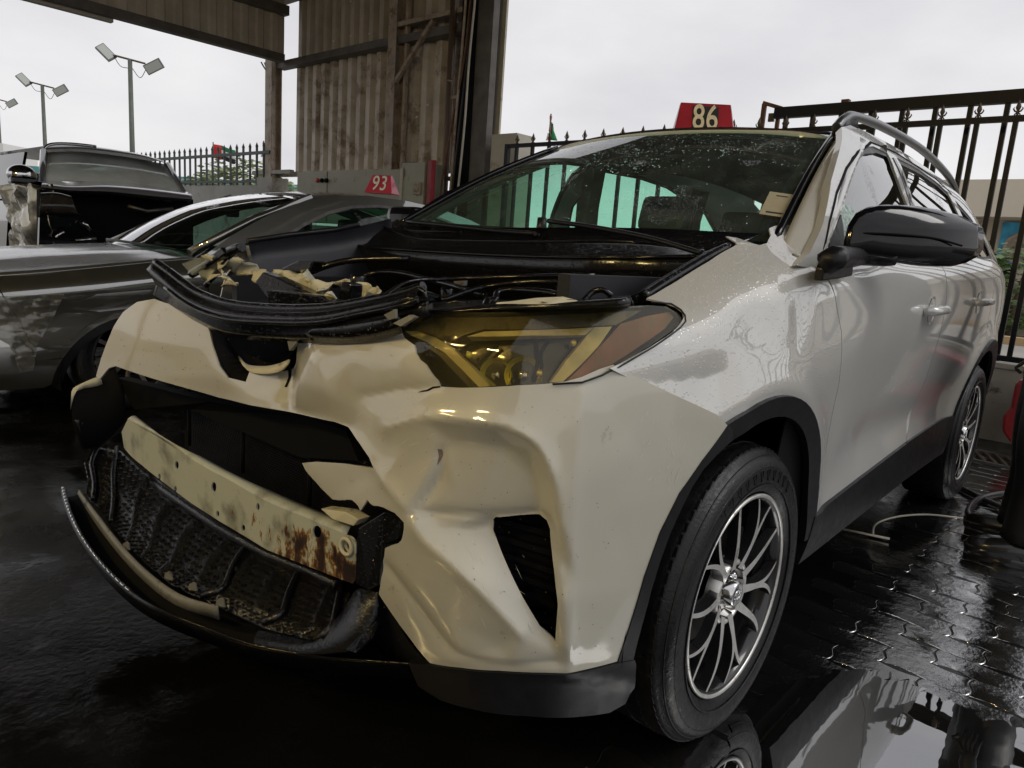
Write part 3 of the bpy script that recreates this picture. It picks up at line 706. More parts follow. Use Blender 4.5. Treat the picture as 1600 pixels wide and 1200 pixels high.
b = MB(); b.box((-5.9, 0, 2.09), (.25, .2, .05), None, .01); b.build('ledge_litter', M_finial, cb)
b = MB(); b.box((-7.2, 4.7, .62), (5.4, .5, 1.28)); o = b.build('cabinet_plinth', M_wallgrey); tag(o, 'plain masonry plinth carrying the electrical cabinets', 'plinth')
b = MB(); b.box((-5.43, 4.5, 1.1), (.07, .07, 2.05)); o = b.build('red_post', M_redpost); tag(o, 'slim red painted post beside the right end of the cabinets', 'post')
b = MB(); b.box((-5.1, 4.95, .9), (1.0, .16, 1.8)); b.box((-5.4, 4.9, 1.95), (.9, .06, .05)); o = b.build('block_wall', mat('dark_block_wall', (.10, .095, .08), rough=.9, var=.3, vscale=6)); tag(o, 'dark block wall stub between red post and dark column', 'wall')
b = MB(); b.box((-4.52, 4.95, 1.22), (.40, .3, 2.44)); o = b.build('fence_pier', M_palepanel); tag(o, 'pale rendered pier where the spear-top fence starts beside the canopy', 'pier')
# ---- left boundary wall with far fence
b = MB(); b.box((-18.2, 4.95, .95), (16.6, .2, 1.88)); o = b.build('yard_wall', M_wallgrey); tag(o, 'grey rendered wall carrying the far spear-top fence at left', 'wall')
b = MB(); b.box((-9.9, 4.9, 1.0), (.5, .3, 2.0)); b.box((-9.9, 4.9, 2.1), (1.2, .08, .06)); o = b.build('column_base', M_wallgrey); tag(o, 'grey masonry base under the far canopy column', 'column base')
ff = empty('iron_fence', (0, 4.85, 0)); tag(ff, 'distant dark fence with spear tips along the grey wall at left', 'fence')
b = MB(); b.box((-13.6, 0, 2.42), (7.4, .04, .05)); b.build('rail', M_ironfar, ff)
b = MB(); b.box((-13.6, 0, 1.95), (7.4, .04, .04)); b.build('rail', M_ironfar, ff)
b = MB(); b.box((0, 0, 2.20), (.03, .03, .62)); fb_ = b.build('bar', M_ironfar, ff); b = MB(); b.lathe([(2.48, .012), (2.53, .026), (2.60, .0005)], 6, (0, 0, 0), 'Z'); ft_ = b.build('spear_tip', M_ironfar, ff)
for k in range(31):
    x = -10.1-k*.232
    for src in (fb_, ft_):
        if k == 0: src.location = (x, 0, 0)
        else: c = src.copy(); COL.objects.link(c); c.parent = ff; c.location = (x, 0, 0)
# far corrugated grey panel fence behind the black SUV
pf = empty('panel_fence', (0, 0, 0)); tag(pf, 'pale grey ribbed panel fence at the far left edge', 'fence')
for k in range(9):
    q = P(-20+6*k, 292, D=17); b = MB(); b.box((q.x, q.y, .95), (.02+.30, .04, 1.9), Matrix.Rotation(.72, 3, 'Z')); b.build('fence_panel', mat('pale_blue_grey_panel', (.26, .27, .30), rough=.6) if k == 0 else bpy.data.materials['pale_blue_grey_panel'], pf)
    if k % 2 == 0: b = MB(); b.box((q.x+.03, q.y-.05, .98), (.05, .05, 1.96), Matrix.Rotation(.72, 3, 'Z')); b.build('post', M_ironfar, pf)
for z in (.5, 1.2): b = MB(); b.beam(P(-20, 300, D=16.9).xy.to_3d()+Vector((0, 0, z)), P(30, 300, D=16.9).xy.to_3d()+Vector((0, 0, z)), .04, .05); b.build('rail', M_ironfar, pf)
# ---- floodlight poles
def pole(px, ptop, D, ht, label, sw):
    q = P(px, ptop, D=D); root = empty('floodlight_pole', (q.x, q.y, 0)); tag(root, label, 'floodlight pole', 'twin floodlight poles beyond the yard'); z = q.z
    b = MB(); b.tube([(0, 0, 0), (0, 0, z)], [.11, .075], 10); b.build('pole', M_pole, root)
    R = Vector(RT); R.z = 0; R.normalize(); a = sw
    b = MB(); b.tube([Vector((0, 0, z))-R*a*.55+Vector((0, 0, .10)), Vector((0, 0, z)), Vector((0, 0, z))+R*a*.55-Vector((0, 0, .10))], .035, 8); b.build('cross_arm', M_finial, root)
    for s in (-1, 1):
        c = Vector((0, 0, z))+R*s*a*.86+Vector((0, 0, .18 if s < 0 else -.18))
        rot = Matrix.Rotation(-yaw_, 3, 'Z') @ Matrix.Rotation(radians(42 if s < 0 else -28), 3, 'Y') @ Matrix.Rotation(radians(-35 if s < 0 else 20), 3, 'X')
        b = MB(); b.box(c, (.66, .09, .36), rot, .02); h = b.build('floodlight', M_lampback, root)
        b = MB(); b.box(c+rot@Vector((0, -.05, 0)), (.58, .01, .29), rot); b.build('lamp_glass', M_lampface, h)
        b = MB(); b.tube(catmull([c-R*s*.25+Vector((0, 0, -.05)), c-R*s*.5+Vector((0, 0, -.42)), Vector((0, 0, z-.3))+R*s*.08], 5), .012, 5); b.build('lamp_cable', M_black, root)
pole(203, 93, 26, 0, 'nearest and tallest-looking twin floodlight pole, above the right of the black SUV', 1.0)
pole(66, 133, 34, 0, 'second twin floodlight pole, rising behind the left of the black SUV', 1.0)
pole(-4, 155, 44, 0, 'third twin floodlight pole, cut by the left edge of the photo', 1.0)
# ---- flags
def flag(name, pole_px, top, bottom, D, cloth_fn, label):
    t_ = P(*top, D=D); b_ = P(*bottom, D=D); root = empty('flag', (t_.x, t_.y, 0)); tag(root, label, 'flag', 'national flags on the fence')
    b = MB(); b.tube([(0, 0, b_.z-.6), (0, 0, t_.z)], .012, 6); b.build('flag_pole', M_pole, root); cloth_fn(root, t_, b_)
def cloth_wave(root, t_, b_):
    w_, h_ = .46, .27; R = Vector(RT); R.z = 0; R.normalize()
    def band(u0, u1, v0, v1, m, nm):
        b = MB(); b.grid(lambda i, j: tuple(R*((u0+(u1-u0)*i)*w_)+Vector((0, 0, t_.z-.04-h_*(v0+(v1-v0)*j)-.09*(u0+(u1-u0)*i)**1.5))+Vector((.3, .5, 0))*(.07*sin(6*(u0+(u1-u0)*i)))), 10, 4); b.build(nm, m, root, solid=.004)
    band(0, .27, 0, 1, M_fr, 'red_band'); band(.27, 1, 0, .333, M_fg, 'green_band'); band(.27, 1, .333, .667, M_fw, 'white_band'); band(.27, 1, .667, 1, M_fb, 'black_band')
def cloth_limp(root, t_, b_):
    H = (t_.z-b_.z)
    for nm, m, u0, u1, f0, f1 in (('red_band', M_fr, -.3, .42, 0, .62), ('green_band', M_fg, -.05, .75, .25, .98), ('white_band', M_fw, -.30, -.05, .7, 1.0), ('black_band', M_fb, .42, .6, .3, .7)):
        b = MB(); R = Vector(RT); R.z = 0; R.normalize()
        b.grid(lambda i, j: tuple(R*((u0+(u1-u0)*i)*.16*(f0+(f1-f0)*j))+Vector((0, 0, t_.z-.03-H*.85*(f0+(f1-f0)*j)))+Vector((.2, .4, 0))*.05*sin(5*i+j*2)), 6, 8); b.build(nm, m, root, solid=.004)
flag('a', 0, (333, 222), (334, 245), 14.5, cloth_wave, 'small waving flag of red, green, white and black above the far left fence')
flag('b', 0, (861, 178), (856, 222), 11.0, cloth_limp, 'limp hanging red and green flag left of the white SUV roof')
flag('c', 0, (412, 220), (413, 246), 12.5, cloth_limp, 'tiny drooping flag just left of the canopy column')
# ---- background beyond the fences
def bld(x0, x1, y0, y1, z0, z1, m, root, nm): b = MB(); b.box(((x0+x1)/2, (y0+y1)/2, (z0+z1)/2), (x1-x0, y1-y0, z1-z0)); return b.build(nm, m, root)
bb = empty('beige_building', (0, 0, 0)); tag(bb, 'beige flat-roofed building with deep canopy slab across the road at right', 'building')
q0 = P(1450, 281, Y=26); zt = q0.z
bld(-9.0, 12.0, 26, 36, P(1530, 338, Y=26).z, zt, M_build2, bb, 'parapet')
bld(-8.6, 12.0, 27.6, 36, 0, zt-.1, M_build, bb, 'wall')
for x in (-1.2, 2.4): bld(x, x+.5, 26.4, 26.9, 0, zt-1, M_build2, bb, 'column')
sgn = P(1568, 388, Y=27.5); b = MB(); b.box((sgn.x+.1, 27.5, sgn.z), (.50, .08, 1.7)); o = b.build('blue_poster', M_blue, bb); b = MB(); b.box((sgn.x+.1, 27.45, sgn.z-.75), (.50, .06, .5)); b.build('dark_poster_foot', M_dark, bb)
vg = P(1596, 388, Y=27.4); b = MB(); b.lathe([(-.06, .52), (-.1, .50), (-.1, .40), (-.02, .38), (-.02, .0001)], 28, vg, 'Y'); b.build('round_vent', M_steelframe, bb, recalc=False)
b = MB(); b.lathe([(0, .22), (-.05, .2), (-.16, .05), (-.16, .0001)], 16, P(1524, 345, Y=26.8), 'Z'); b.build('soffit_lamp', M_steelframe, bb, recalc=False)
wl = P(1560, 440, Y=18); b = MB(); b.box((4, 18, wl.z/2), (26, .25, wl.z)); o = b.build('garden_wall', M_build2); tag(o, 'low cream garden wall across the road at right', 'wall')
b = MB(); b.box((4, 15.2, .06), (26, .3, .15)); o = b.build('kerb', mat('painted_kerb', (.42, .30, .16), rough=.8)); tag(o, kind='structure')
def foliage(name, c, r, n, ls, m, label, cat, group=None, trunk=True):
    root = empty(name, c); tag(root, label, cat, group)
    b = MB()
    for i in range(n):
        v = Vector((random.gauss(0, 1), random.gauss(0, 1), random.gauss(0, 1))); v.normalize(); v *= random.uniform(.45, 1.)**.6; lump = 1+.25*mnoise.noise(v*2.2+Vector(c))
        p = Vector((v.x*r[0]*lump, v.y*r[1]*lump, r[2]*(1+v.z*lump)))
        q = Matrix.Rotation(random.uniform(0, 6.3), 3, 'Z') @ Matrix.Rotation(random.uniform(-1.2, 1.2), 3, 'X'); s = ls*random.uniform(.6, 1.4)
        f = [b.bm.verts.new(p+q@Vector(k)) for k in ((-s, 0, 0), (0, -s*.45, 0), (s, 0, 0), (0, s*.45, 0))]; b.bm.faces.new(f)
    b.build('foliage', m, root, recalc=False)
    if trunk:
        b = MB(); b.tube([(0, 0, -.0), (.03, 0, r[2]*.6), (.1, .05, r[2]*1.4)], [.08, .06, .02], 8); b.tube([(0, 0, r[2]*.5), (-.2, .1, r[2]*1.2)], [.04, .015], 6); b.build('stem', M_trunk, root)
foliage('shrub', (P(1500, 420, Y=17).x, 17, 0), (1.2, 1.0, 1.05), 1500, .09, M_green, 'leafy green shrub behind the cream wall, left of the blue poster', 'shrub', 'shrubs before the beige building')
foliage('shrub', (P(1590, 420, Y=17).x, 17.2, 0), (1.3, 1.0, 1.0), 1500, .09, M_green, 'leafy green shrub under the round vent at the right edge', 'shrub', 'shrubs before the beige building')
M_pale_leaf = mat('dusty_pale_leaf', (.22, .26, .12), rough=.7, var=.3, vscale=5)
q = P(375, 285, D=24); foliage('bush', (q.x, q.y, 0), (2.1, 2.0, 1.75), 3500, .12, M_pale_leaf, 'dusty pale green bush seen through the far left fence', 'bush')
pb = empty('low_building', (0, 0, 0)); tag(pb, 'pale low building with teal roof edge beyond the far left fence', 'building')
q = P(300, 283, D=40); R_ = Matrix.Rotation(-yaw_*0+.7, 3, 'Z')
b = MB(); b.box((q.x, q.y, 1.6), (16, 6, 3.2), R_); b.build('wall', mat('pale_far_wall', (.55, .55, .52), rough=.9), pb)
b = MB(); b.box((q.x, q.y, 3.4), (16.4, 6.4, .35), R_); b.build('roof_edge', M_teal, pb)
q = P(-2, 270, D=45); b = MB(); b.box((q.x, q.y, 2.6), (3, 3, 5.2), R_); o = b.build('white_building', M_fw); tag(o, 'narrow white building at the left edge of the photo', 'building')
# ================================================================== the white crash-damaged SUV
suv = empty('suv', (0, 0, 0))
tag(suv, 'white crashed SUV with torn bumper, missing bonnet and yellowed headlight, nearest the camera', 'car')
FY = -.045; RY = 2.645          # axle stations
# ---- side surface, sill to belt
sv = [.24, .38, .50, .65, .80, .93, 1.03, 1.10, 1.15]
sx = {  # station Y: (X list, z of the last four rows)
 -.50: ([.83, .86, .868, .872, .870, .862, .845, .80, .72], [.86, .93, .985, 1.02]),
 -.33: ([.85, .88, .885, .892, .890, .880, .862, .818, .74], [.89, .96, 1.012, 1.043]),
 -.05: ([.86, .885, .895, .906, .908, .903, .888, .843, .752], [.92, 1.01, 1.085, 1.125]),
 .25: ([.86, .885, .885, .896, .908, .913, .905, .880, .800], [.93, 1.04, 1.125, 1.178]),
 .55: ([.86, .885, .882, .893, .908, .920, .916, .897, .862], [.935, 1.045, 1.118, 1.160]),
 1.2: ([.86, .885, .882, .893, .908, .924, .922, .902, .868], [.945, 1.065, 1.145, 1.190]),
 2.0: ([.86, .885, .885, .896, .912, .926, .925, .904, .866], [.955, 1.085, 1.170, 1.222]),
 2.65: ([.86, .885, .890, .905, .915, .922, .918, .892, .845], [.96, 1.095, 1.185, 1.24]),
 3.15: ([.83, .85, .858, .868, .876, .880, .872, .845, .80], [.96, 1.10, 1.19, 1.25]),
 3.50: ([.72, .74, .75, .76, .765, .765, .76, .74, .71], [.96, 1.10, 1.19, 1.25]),
}
SY = sorted(sx)
pts = []
for Y in SY:
    xs, zs = sx[Y]; z = sv[:5]+zs
    pts.append([(xs[i], Y, z[i]) for i in range(9)])
SL = Surf(SY, sv, pts)
def side_disp(p, u, v):
    y, z = p[:, 1], p[:, 2]; o = np.zeros(len(y))
    for c in (FY, RY):
        r = np.hypot(y-c, (z-.36)*1.0)
        o += .016*np.exp(-((r-.50)/.055)**2)*np.clip((z-.3)/.2, 0, 1)
    # lower door scallop
    o -= .018*np.exp(-((z-.60)/.09)**2)*np.clip((y-.55)/.3, 0, 1)*np.clip((2.15-y)/.2, 0, 1)
    o -= .014*np.clip((-.17-y)/.08, 0, 1)*np.clip((.96-z)/.06, 0, 1)
    # dents in the front wing
    o -= .012*np.exp(-(((y+.12)/.07)**2+((z-1.0)/.05)**2))
    o += .004*np.sin(y*38+1)*np.exp(-(((y-.02)/.14)**2+((z-1.02)/.07)**2))
    return o
SL.dispf = side_disp
gapx = M_dark
def arch(c, r0, a0, a1, n=16, zc=.36):
    return [(c+r0*cos(radians(a0+(a1-a0)*i/n)), zc+r0*sin(radians(a0+(a1-a0)*i/n))) for i in range(n+1)]
# wing (fender)
fender_px = [(1010, 466), (1040, 449), (1070, 431), (1108, 408), (1145, 386), (1160, 377), (1187, 383), (1199, 380), (1205, 368), (1202, 357), (1220, 351), (1240, 343), (1253, 342), (1264, 352),
             (1275, 362), (1284, 374)]
f_uv = SL.pk(fender_px)+[(.185, 1.13), (.296, 1.045), (.361, .966), (.423, .823), (.45, .64), (.43, .47), (.40, .42)] + arch(FY, .478, 4, 117, 18)[1:]
f_uv += SL.pk([(1130, 670), (1113, 655), (1055, 627), (984, 587), (957, 574), (975, 566), (1017, 541), (1050, 519), (1063, 505), (1068, 495), (1066, 486), (1056, 478), (1040, 472)])
patch('front_wing', SL, f_uv, M_paint_wet, suv, st=.018, px=False)
fm = [(-.38, 1.15), (.2, 1.15), (.185, 1.13), (.296, 1.045), (.361, .966), (.423, .823), (.45, .64), (.43, .47), (.40, .42)]+arch(FY, .478, 4, 117, 18)[1:]+[(-.40, .86), (-.45, .95), (-.42, 1.1)]
patch('front_wing', SL, fm, M_paint_wet, suv, st=.03, px=False, mirror=True)
fd = [(.19, 1.148), (.30, 1.045), (.365, .966), (.427, .823), (.455, .64), (.44, .44), (1.472, .49), (1.505, .7), (1.475, 1.0), (1.455, 1.148)]
rd = [(1.463, 1.148), (1.483, 1.0), (1.513, .7), (1.48, .49), (2.12, .50)]+[q for q in arch(RY, .478, 160, 108, 8)]+[(2.47, .98), (2.50, 1.148)]
qp = [(2.508, 1.148), (2.478, .98)]+arch(RY, .478, 108, 8, 12)+[(3.3, .46), (3.5, .50), (3.5, 1.0), (3.5, 1.148)]
for mir in (False, True):
    patch('front_door', SL, fd, M_paint, suv, st=.03, px=False, mirror=mir)
    patch('rear_door', SL, rd, M_paint, suv, st=.03, px=False, mirror=mir)
    patch('rear_quarter', SL, qp, M_paint, suv, st=.04, px=False, mirror=mir)
    # dark body structure behind the panel gaps
    patch('inner_shell', SL, [(.12, .30), (.12, 1.12), (3.45, 1.12), (3.45, .47)]+arch(RY, .49, 12, 168, 12)+[(2.1, .30)], M_dark, suv, st=.08, px=False, off=-.016, mirror=mir)
# sill cladding, wheel-arch cladding
def ring(c, r0, r1, a0, a1, n=22, zc=.36):
    return arch(c, r1, a0, a1, n, zc)+arch(c, r0, a1, a0, n, zc)
for mir in (False, True):
    patch('sill_cladding', SL, [(.40, .30), (.42, .44), (1.44, .492), (1.44, .33)], M_black, suv, st=.03, px=False, off=.012, thick=.03, mirror=mir)
    patch('sill_cladding', SL, [(1.45, .33), (1.45, .492), (2.16, .515), (2.20, .33)], M_black, suv, st=.03, px=False, off=.010, thick=.03, mirror=mir)
    patch('arch_cladding', SL, ring(FY, .432, .482, 2, 116), M_black, suv, st=.014, px=False, off=.010, thick=.02, mirror=mir)
    patch('arch_cladding', SL, ring(RY, .432, .482, 4, 168), M_black, suv, st=.02, px=False, off=.010, thick=.02, mirror=mir)
# sill underside and floor pan
b = MB(); b.box((0, 1.35, .30), (1.66, 2.0, .08)); b.box((0, 2.45, .44), (1.08, 1.9, .12)); b.box((0, .0, .30), (1.04, .9, .10)); b.build('floor_pan', M_dark, suv)
# wheel housings
for s in (1, -1):
    for c in (FY, RY):
        b = MB()
        b.grid(lambda i, j: (s*(.865-.30*j), c+.435*cos(radians(-8+196*i)), .37+.435*sin(radians(-8+196*i))), 28, 2)
        b.prism([(s*.56, c+.44*cos(radians(-8+196*i/16)), .37+.44*sin(radians(-8+196*i/16))) for i in range(17)], 0, (s*-.01, 0, 0))
        b.build('wheel_housing', M_dark, suv)

# ---- greenhouse side
gv = [1.08, 1.20, 1.33, 1.46, 1.56, 1.63]
gp = []
for Y, k, dz in ((.1, -.035, 0), (.6, -.02, 0), (1.1, 0, 0), (1.7, .0, 0), (2.4, -.02, 0), (3.0, -.06, 0), (3.4, -.12, 0)):
    gp.append([(x+k*(.4+.6*i/5), Y, gv[i]) for i, x in enumerate([.895, .862, .812, .745, .680, .610])])
GS = Surf([.1, .6, 1.1, 1.7, 2.4, 3.0, 3.4], gv, gp)
# ---- windscreen  u = X, v = 0..1 up the glass
wp = []
WU = [-.78, -.55, -.28, 0, .28, .55, .78]
for X in WU:
    q = (abs(X)/.78)**2
    yb, zb = .12+.14*q, 1.165+.022*q
    yt, zt = .90+.10*q, 1.600-.030*q
    row = []
    for v in (0, .5, 1):
        s_ = 1-v*.205
        row.append((X*s_, yb+(yt-yb)*v+.0*v, zb+(zt-zb)*v+.028*4*v*(1-v)*.8))
    wp.append(row)
WS = Surf(WU, [0, .5, 1], wp)
# ---- roof  u = X, v = Y
rp = []
RU = [-.66, -.58, -.4, 0, .4, .58, .66]
RV = [.88, 1.1, 1.6, 2.2, 2.8, 3.25]
zc = [1.600, 1.622, 1.645, 1.650, 1.62, 1.57]
for X in RU:
    ax = abs(X)/.66
    rp.append([(X*(1-.03*j*(j > 2)), RV[j]+(.10*ax**2 if j == 0 else 0), zc[j]-.028*ax**2-.035*ax**8) for j in range(6)])
RF = Surf(RU, RV, rp, flip=1)
roof_uv = [(-.60, .90), (-.4, .90), (0, .885), (.4, .90), (.60, .90), (.63, 1.2), (.63, 2.0), (.62, 3.2), (0, 3.25), (-.62, 3.2), (-.63, 2.0), (-.63, 1.2)]
patch('roof', RF, roof_uv, M_paint_wet, suv, st=.05, px=False, thick=.02)
b = MB(); b.grid(lambda i, j: tuple(RF.at(-.6+1.2*i, 1.02+2.1*j, -.035)[0]), 10, 12); b.build('headliner', M_headliner, suv)
# A-pillar + cant rail: traced on the greenhouse side
pillar_uv = GS.pk([(1300, 213), (1304, 206), (1320, 196), (1345, 192)])
def zline(a, bq, n=6): return [tuple(np.array(a)+(np.array(bq)-np.array(a))*i/n) for i in range(n+1)]
win_f = GS.pk([(1310, 405), (1306, 380), (1306, 340), (1312, 310), (1322, 275), (1334, 250), (1350, 234), (1368, 231), (1388, 233), (1396, 262), (1406, 300), (1418, 345)])
wf = [(win_f[i][0], win_f[i][1]) for i in range(len(win_f))]
ring_uv = [(.12, 1.13), (.22, 1.165), (.34, 1.235), (.52, 1.37), (.72, 1.485), (.89, 1.58), (1.1, 1.625), (1.7, 1.645), (2.4, 1.635), (3.0, 1.58), (3.3, 1.50), (3.4, 1.22), (2.5, 1.21), (1.45, 1.17), (.30, 1.12)]
# window openings in (Y, Z)
wo_f = [(.45, 1.165), (.43, 1.196), (.465, 1.258), (.545, 1.322), (.675, 1.399), (.815, 1.464), (.988, 1.520), (1.16, 1.548), (1.31, 1.552), (1.27, 1.50), (1.25, 1.41), (1.26, 1.31), (1.29, 1.18)]
wo_r = [(1.44, 1.19), (1.38, 1.36), (1.46, 1.550), (1.80, 1.555), (2.10, 1.538), (2.28, 1.508), (2.34, 1.225)]
wo_q = [(2.44, 1.235), (2.42, 1.485), (2.70, 1.43), (2.92, 1.34), (2.98, 1.262), (2.8, 1.245)]
def grow(poly, d):
    a = np.array(poly, float); n = len(a); s_ = 0
    for i in range(n): s_ += a[i][0]*a[(i+1) % n][1]-a[(i+1) % n][0]*a[i][1]
    out = []
    for i in range(n):
        e0 = a[i]-a[i-1]; e1 = a[(i+1) % n]-a[i]; e0 = e0/np.linalg.norm(e0); e1 = e1/np.linalg.norm(e1); t = e0+e1; t = t/max(np.linalg.norm(t), 1e-6)
        k = min(1.6, 1/max(.3, (t@e0))); out.append(tuple(a[i]+np.array([t[1], -t[0]])*(d*k*(1 if s_ > 0 else -1))))
    return out
for mir in (False, True):
    patch('window_frame', GS, ring_uv if not mir else [(u_+(.09 if i_ in (1, 2, 3, 4, 5) else 0), v_-(.02 if i_ in (1, 2, 3, 4, 5, 6, 7, 8) else 0)) for i_, (u_, v_) in enumerate(ring_uv)], M_paint_wet, suv, holes=[grow(wo_f, .012), grow(wo_r, .012), grow(wo_q, .012)], st=.035, px=False, hpx=False, thick=.022, mirror=mir)
    for wo_, g, lab in ((wo_f, G_side, 'front'), (wo_r, G_side if mir else G_side, 'rear'), (wo_q, G_side, 'q')):
        o = patch('side_window', GS, grow(wo_, .011), g, suv, st=.06, px=False, off=-.010, thick=.0035, mirror=mir)
        patch('window_seal', GS, grow(wo_, .014), M_black, o, holes=[grow(wo_, -.008)], st=.03, px=False, hpx=False, off=-.004, thick=.014, mirror=mir)
    sm = [(.300, 1.166), (.398, 1.253), (.525, 1.34), (.70, 1.429), (.897, 1.506), (1.163, 1.578), (1.55, 1.598), (2.2, 1.575), (2.40, 1.53)]
    patch('door_seam', GS, sm+[(a_+.004, c_-.007) for a_, c_ in sm[::-1]], M_dark, suv, st=.04, px=False, off=.0012, thick=.003, mirror=mir)
    # B-pillar cover: black strip between the windows
    patch('pillar_cover', GS, [(1.325, 1.18), (1.30, 1.36), (1.36, 1.548), (1.395, 1.548), (1.335, 1.36), (1.365, 1.18)], M_piano, suv, st=.05, px=False, off=.003, thick=.006, mirror=mir)
# pillar between windscreen and side frame (both sides), and trims
for s in (1, -1):
    b = MB()
    def pil(i, j, s=s):
        v = -.14+1.14*i; a = WS.at(.772 if s > 0 else -.772, v, .004)[0]
        y = a[1]+.02; 
        # outer edge lies on the greenhouse side
        zz = a[2]; c = GS.base(y+.06, zz-(.01 if s > 0 else .06))[0]; c[0] *= s
        t = j; q = a*(1-t)+c*t; n = np.array([s*.5, -.35, .5]); q = q+n*.010*4*t*(1-t)
        return tuple(q)
    b.grid(pil, 14, 6); o = b.build('windscreen_pillar', M_paint_wet, suv, solid=.01)
    b = MB(); b.tube([tuple(WS.at(s*.752, v, .007)[0]) for v in np.linspace(-.02, 1.0, 12)], .011, 6); b.build('pillar_trim', M_piano, suv)
b = MB(); b.tube([tuple(WS.at(x, 1.015, .004)[0]) for x in np.linspace(-.75, .75, 20)], .005, 6); b.build('windscreen_top_seal', M_black, suv)
o_ws = patch('windscreen', WS, [(-.75, .0), (0, -.0), (.75, .0), (.752, .5), (.75, 1.0), (0, 1.0), (-.75, 1.0), (-.752, .5)], G_ws, suv, st=.05, px=False, thick=.005)
# ceramic frit band: black printed border on the glass
patch('glass_border', WS, [(-.75, .0), (.75, .0), (.752, .5), (.75, 1.0), (0, 1.0), (-.75, 1.0), (-.752, .5)], M_dark, o_ws,
      holes=[[(-.70, .06), (.70, .06), (.70, .93), (.62, .955), (0, .945), (-.62, .955), (-.70, .93)]], st=.05, px=False, hpx=False, off=-.0065, thick=.001)
# small scratched marks / sticker on the windscreen
st_uv = WS.pk([(1203, 300), (1246, 306), (1229, 341), (1186, 335)])
o = patch('paper_sticker', WS, st_uv, M_paper, o_ws, st=.02, px=False, off=.002, thick=.0008)
def onquad(Q, a, b_):   # bilinear inside the sticker (uv)
    Q = [np.array(q) for q in Q]; return tuple((Q[0]*(1-a)+Q[1]*a)*(1-b_)+(Q[3]*(1-a)+Q[2]*a)*b_)
for k, (a0, a1, b0, b1) in enumerate([(.2, .8, .86, .91), (.3, .72, .14, .17)]):
    q = [onquad(st_uv, a0, b0), onquad(st_uv, a1, b0), onquad(st_uv, a1, b1), onquad(st_uv, a0, b1)]
    patch('printed_line', WS, q, M_ink, o, st=.02, px=False, off=.0032, thick=.0004)
# roof rails
for s in (1, -1):
    b = MB()
    c = [(s*.605, .99, 1.598), (s*.605, 1.05, 1.635), (s*.602, 1.16, 1.664), (s*.60, 1.5, 1.686), (s*.60, 2.1, 1.690), (s*.59, 2.7, 1.655), (s*.58, 3.0, 1.610), (s*.575, 3.08, 1.565)]
    for p0, p1 in zip(catmull(c, 5)[:-1], catmull(c, 5)[1:]): pass
    if s < 0: c = [(x_, y_+.24, z_-.012) for x_, y_, z_ in c[:4]]+c[4:]
    b.tube(catmull(c, 6), .017, 8); o = b.build('roof_rail', M_satin, suv)
    dy = 0 if s > 0 else .24
    b = MB(); b.prism([(s*.59, .98+dy, 1.56), (s*.59, 1.18+dy, 1.59), (s*.59, 1.15+dy, 1.65), (s*.59, 1.05+dy, 1.635)], 0, (s*.03, 0, 0)); b.build('rail_foot', M_piano, o)
# tailgate
b = MB()
def tg(i, j):
    z = .40+i*1.2; x = -1+2*j
    w_ = .76 if z < 1.2 else .76-(z-1.2)*.50
    y = 3.50+.06*(1-x*x) - max(0, z-1.15)*.75
    return (x*w_, y, z)
b.grid(tg, 12, 12); b.build('tailgate', M_paint, suv)
# handles
for u0, v0 in ((1.26, .985), (2.12, .99)):
    for s in (1, -1):
        c = SL.at(u0, v0, .0)[0]; c0 = Vector((c[0]*s, c[1], c[2]))
        b = MB(); b.tube(catmull([c0+Vector((s*-.004, -.10, .0)), c0+Vector((s*.030, -.075, .002)), c0+Vector((s*.042, 0, .006)), c0+Vector((s*.034, .07, .004)), c0+Vector((s*.0, .10, .002))], 5), [.010]+[.0155]*19+[.012], 10)
        o = b.build('door_handle', M_paint_wet, suv)
        b = MB(); b.lathe([(0, .05), (-.012*s, .03), (-.016*s, 0.001)], 20, c0+Vector((s*.002, 0.01, 0))); b.build('handle_recess', M_paint, o, recalc=False)

# ---- front bumper surface  u along the plan curve, v height
plan = [(-.955, -.60), (-.965, -.76), (-.925, -.84), (-.80, -.865), (-.60, -.85), (-.42, -.825), (-.2, -.785), (0, -.775), (.2, -.785), (.42, -.795), (.60, -.775), (.73, -.715), (.815, -.61), (.872, -.46), (.912, -.28), (.928, -.12)]
FU = [0]
for a, c in zip(plan[:-1], plan[1:]): FU.append(FU[-1]+math.dist(a, c))
FV = [.18, .32, .46, .60, .74, .86, .95, 1.03]
fo = [(-.012, .045), (-.008, .02), (0, .0), (0, -.005), (0, .01), (-.008, .03), (-.022, .06), (-.05, .12)]   # (side pull-in, rearward shift)
pts = []
n_ = len(plan)
for i, (X, Y) in enumerate(plan):
    j0, j1 = max(i-1, 0), min(i+1, n_-1); t = np.array(plan[j1])-np.array(plan[j0]); t = t/np.linalg.norm(t); nx, ny = -t[1], t[0]   # inward normal (towards +Y at the nose)
    side = abs(nx)
    row = []
    for (k, (si, re)) in enumerate(fo):
        d = re*(1-side)+(-si)*side if True else 0
        row.append((X+nx*d, Y+ny*d, FV[k]))
    pts.append(row)
FB = Surf(FU, FV, pts, flip=1)
n0 = FB.bnormal(FU[7], .6)[0]
if n0[1] > 0: FB.flip = -1
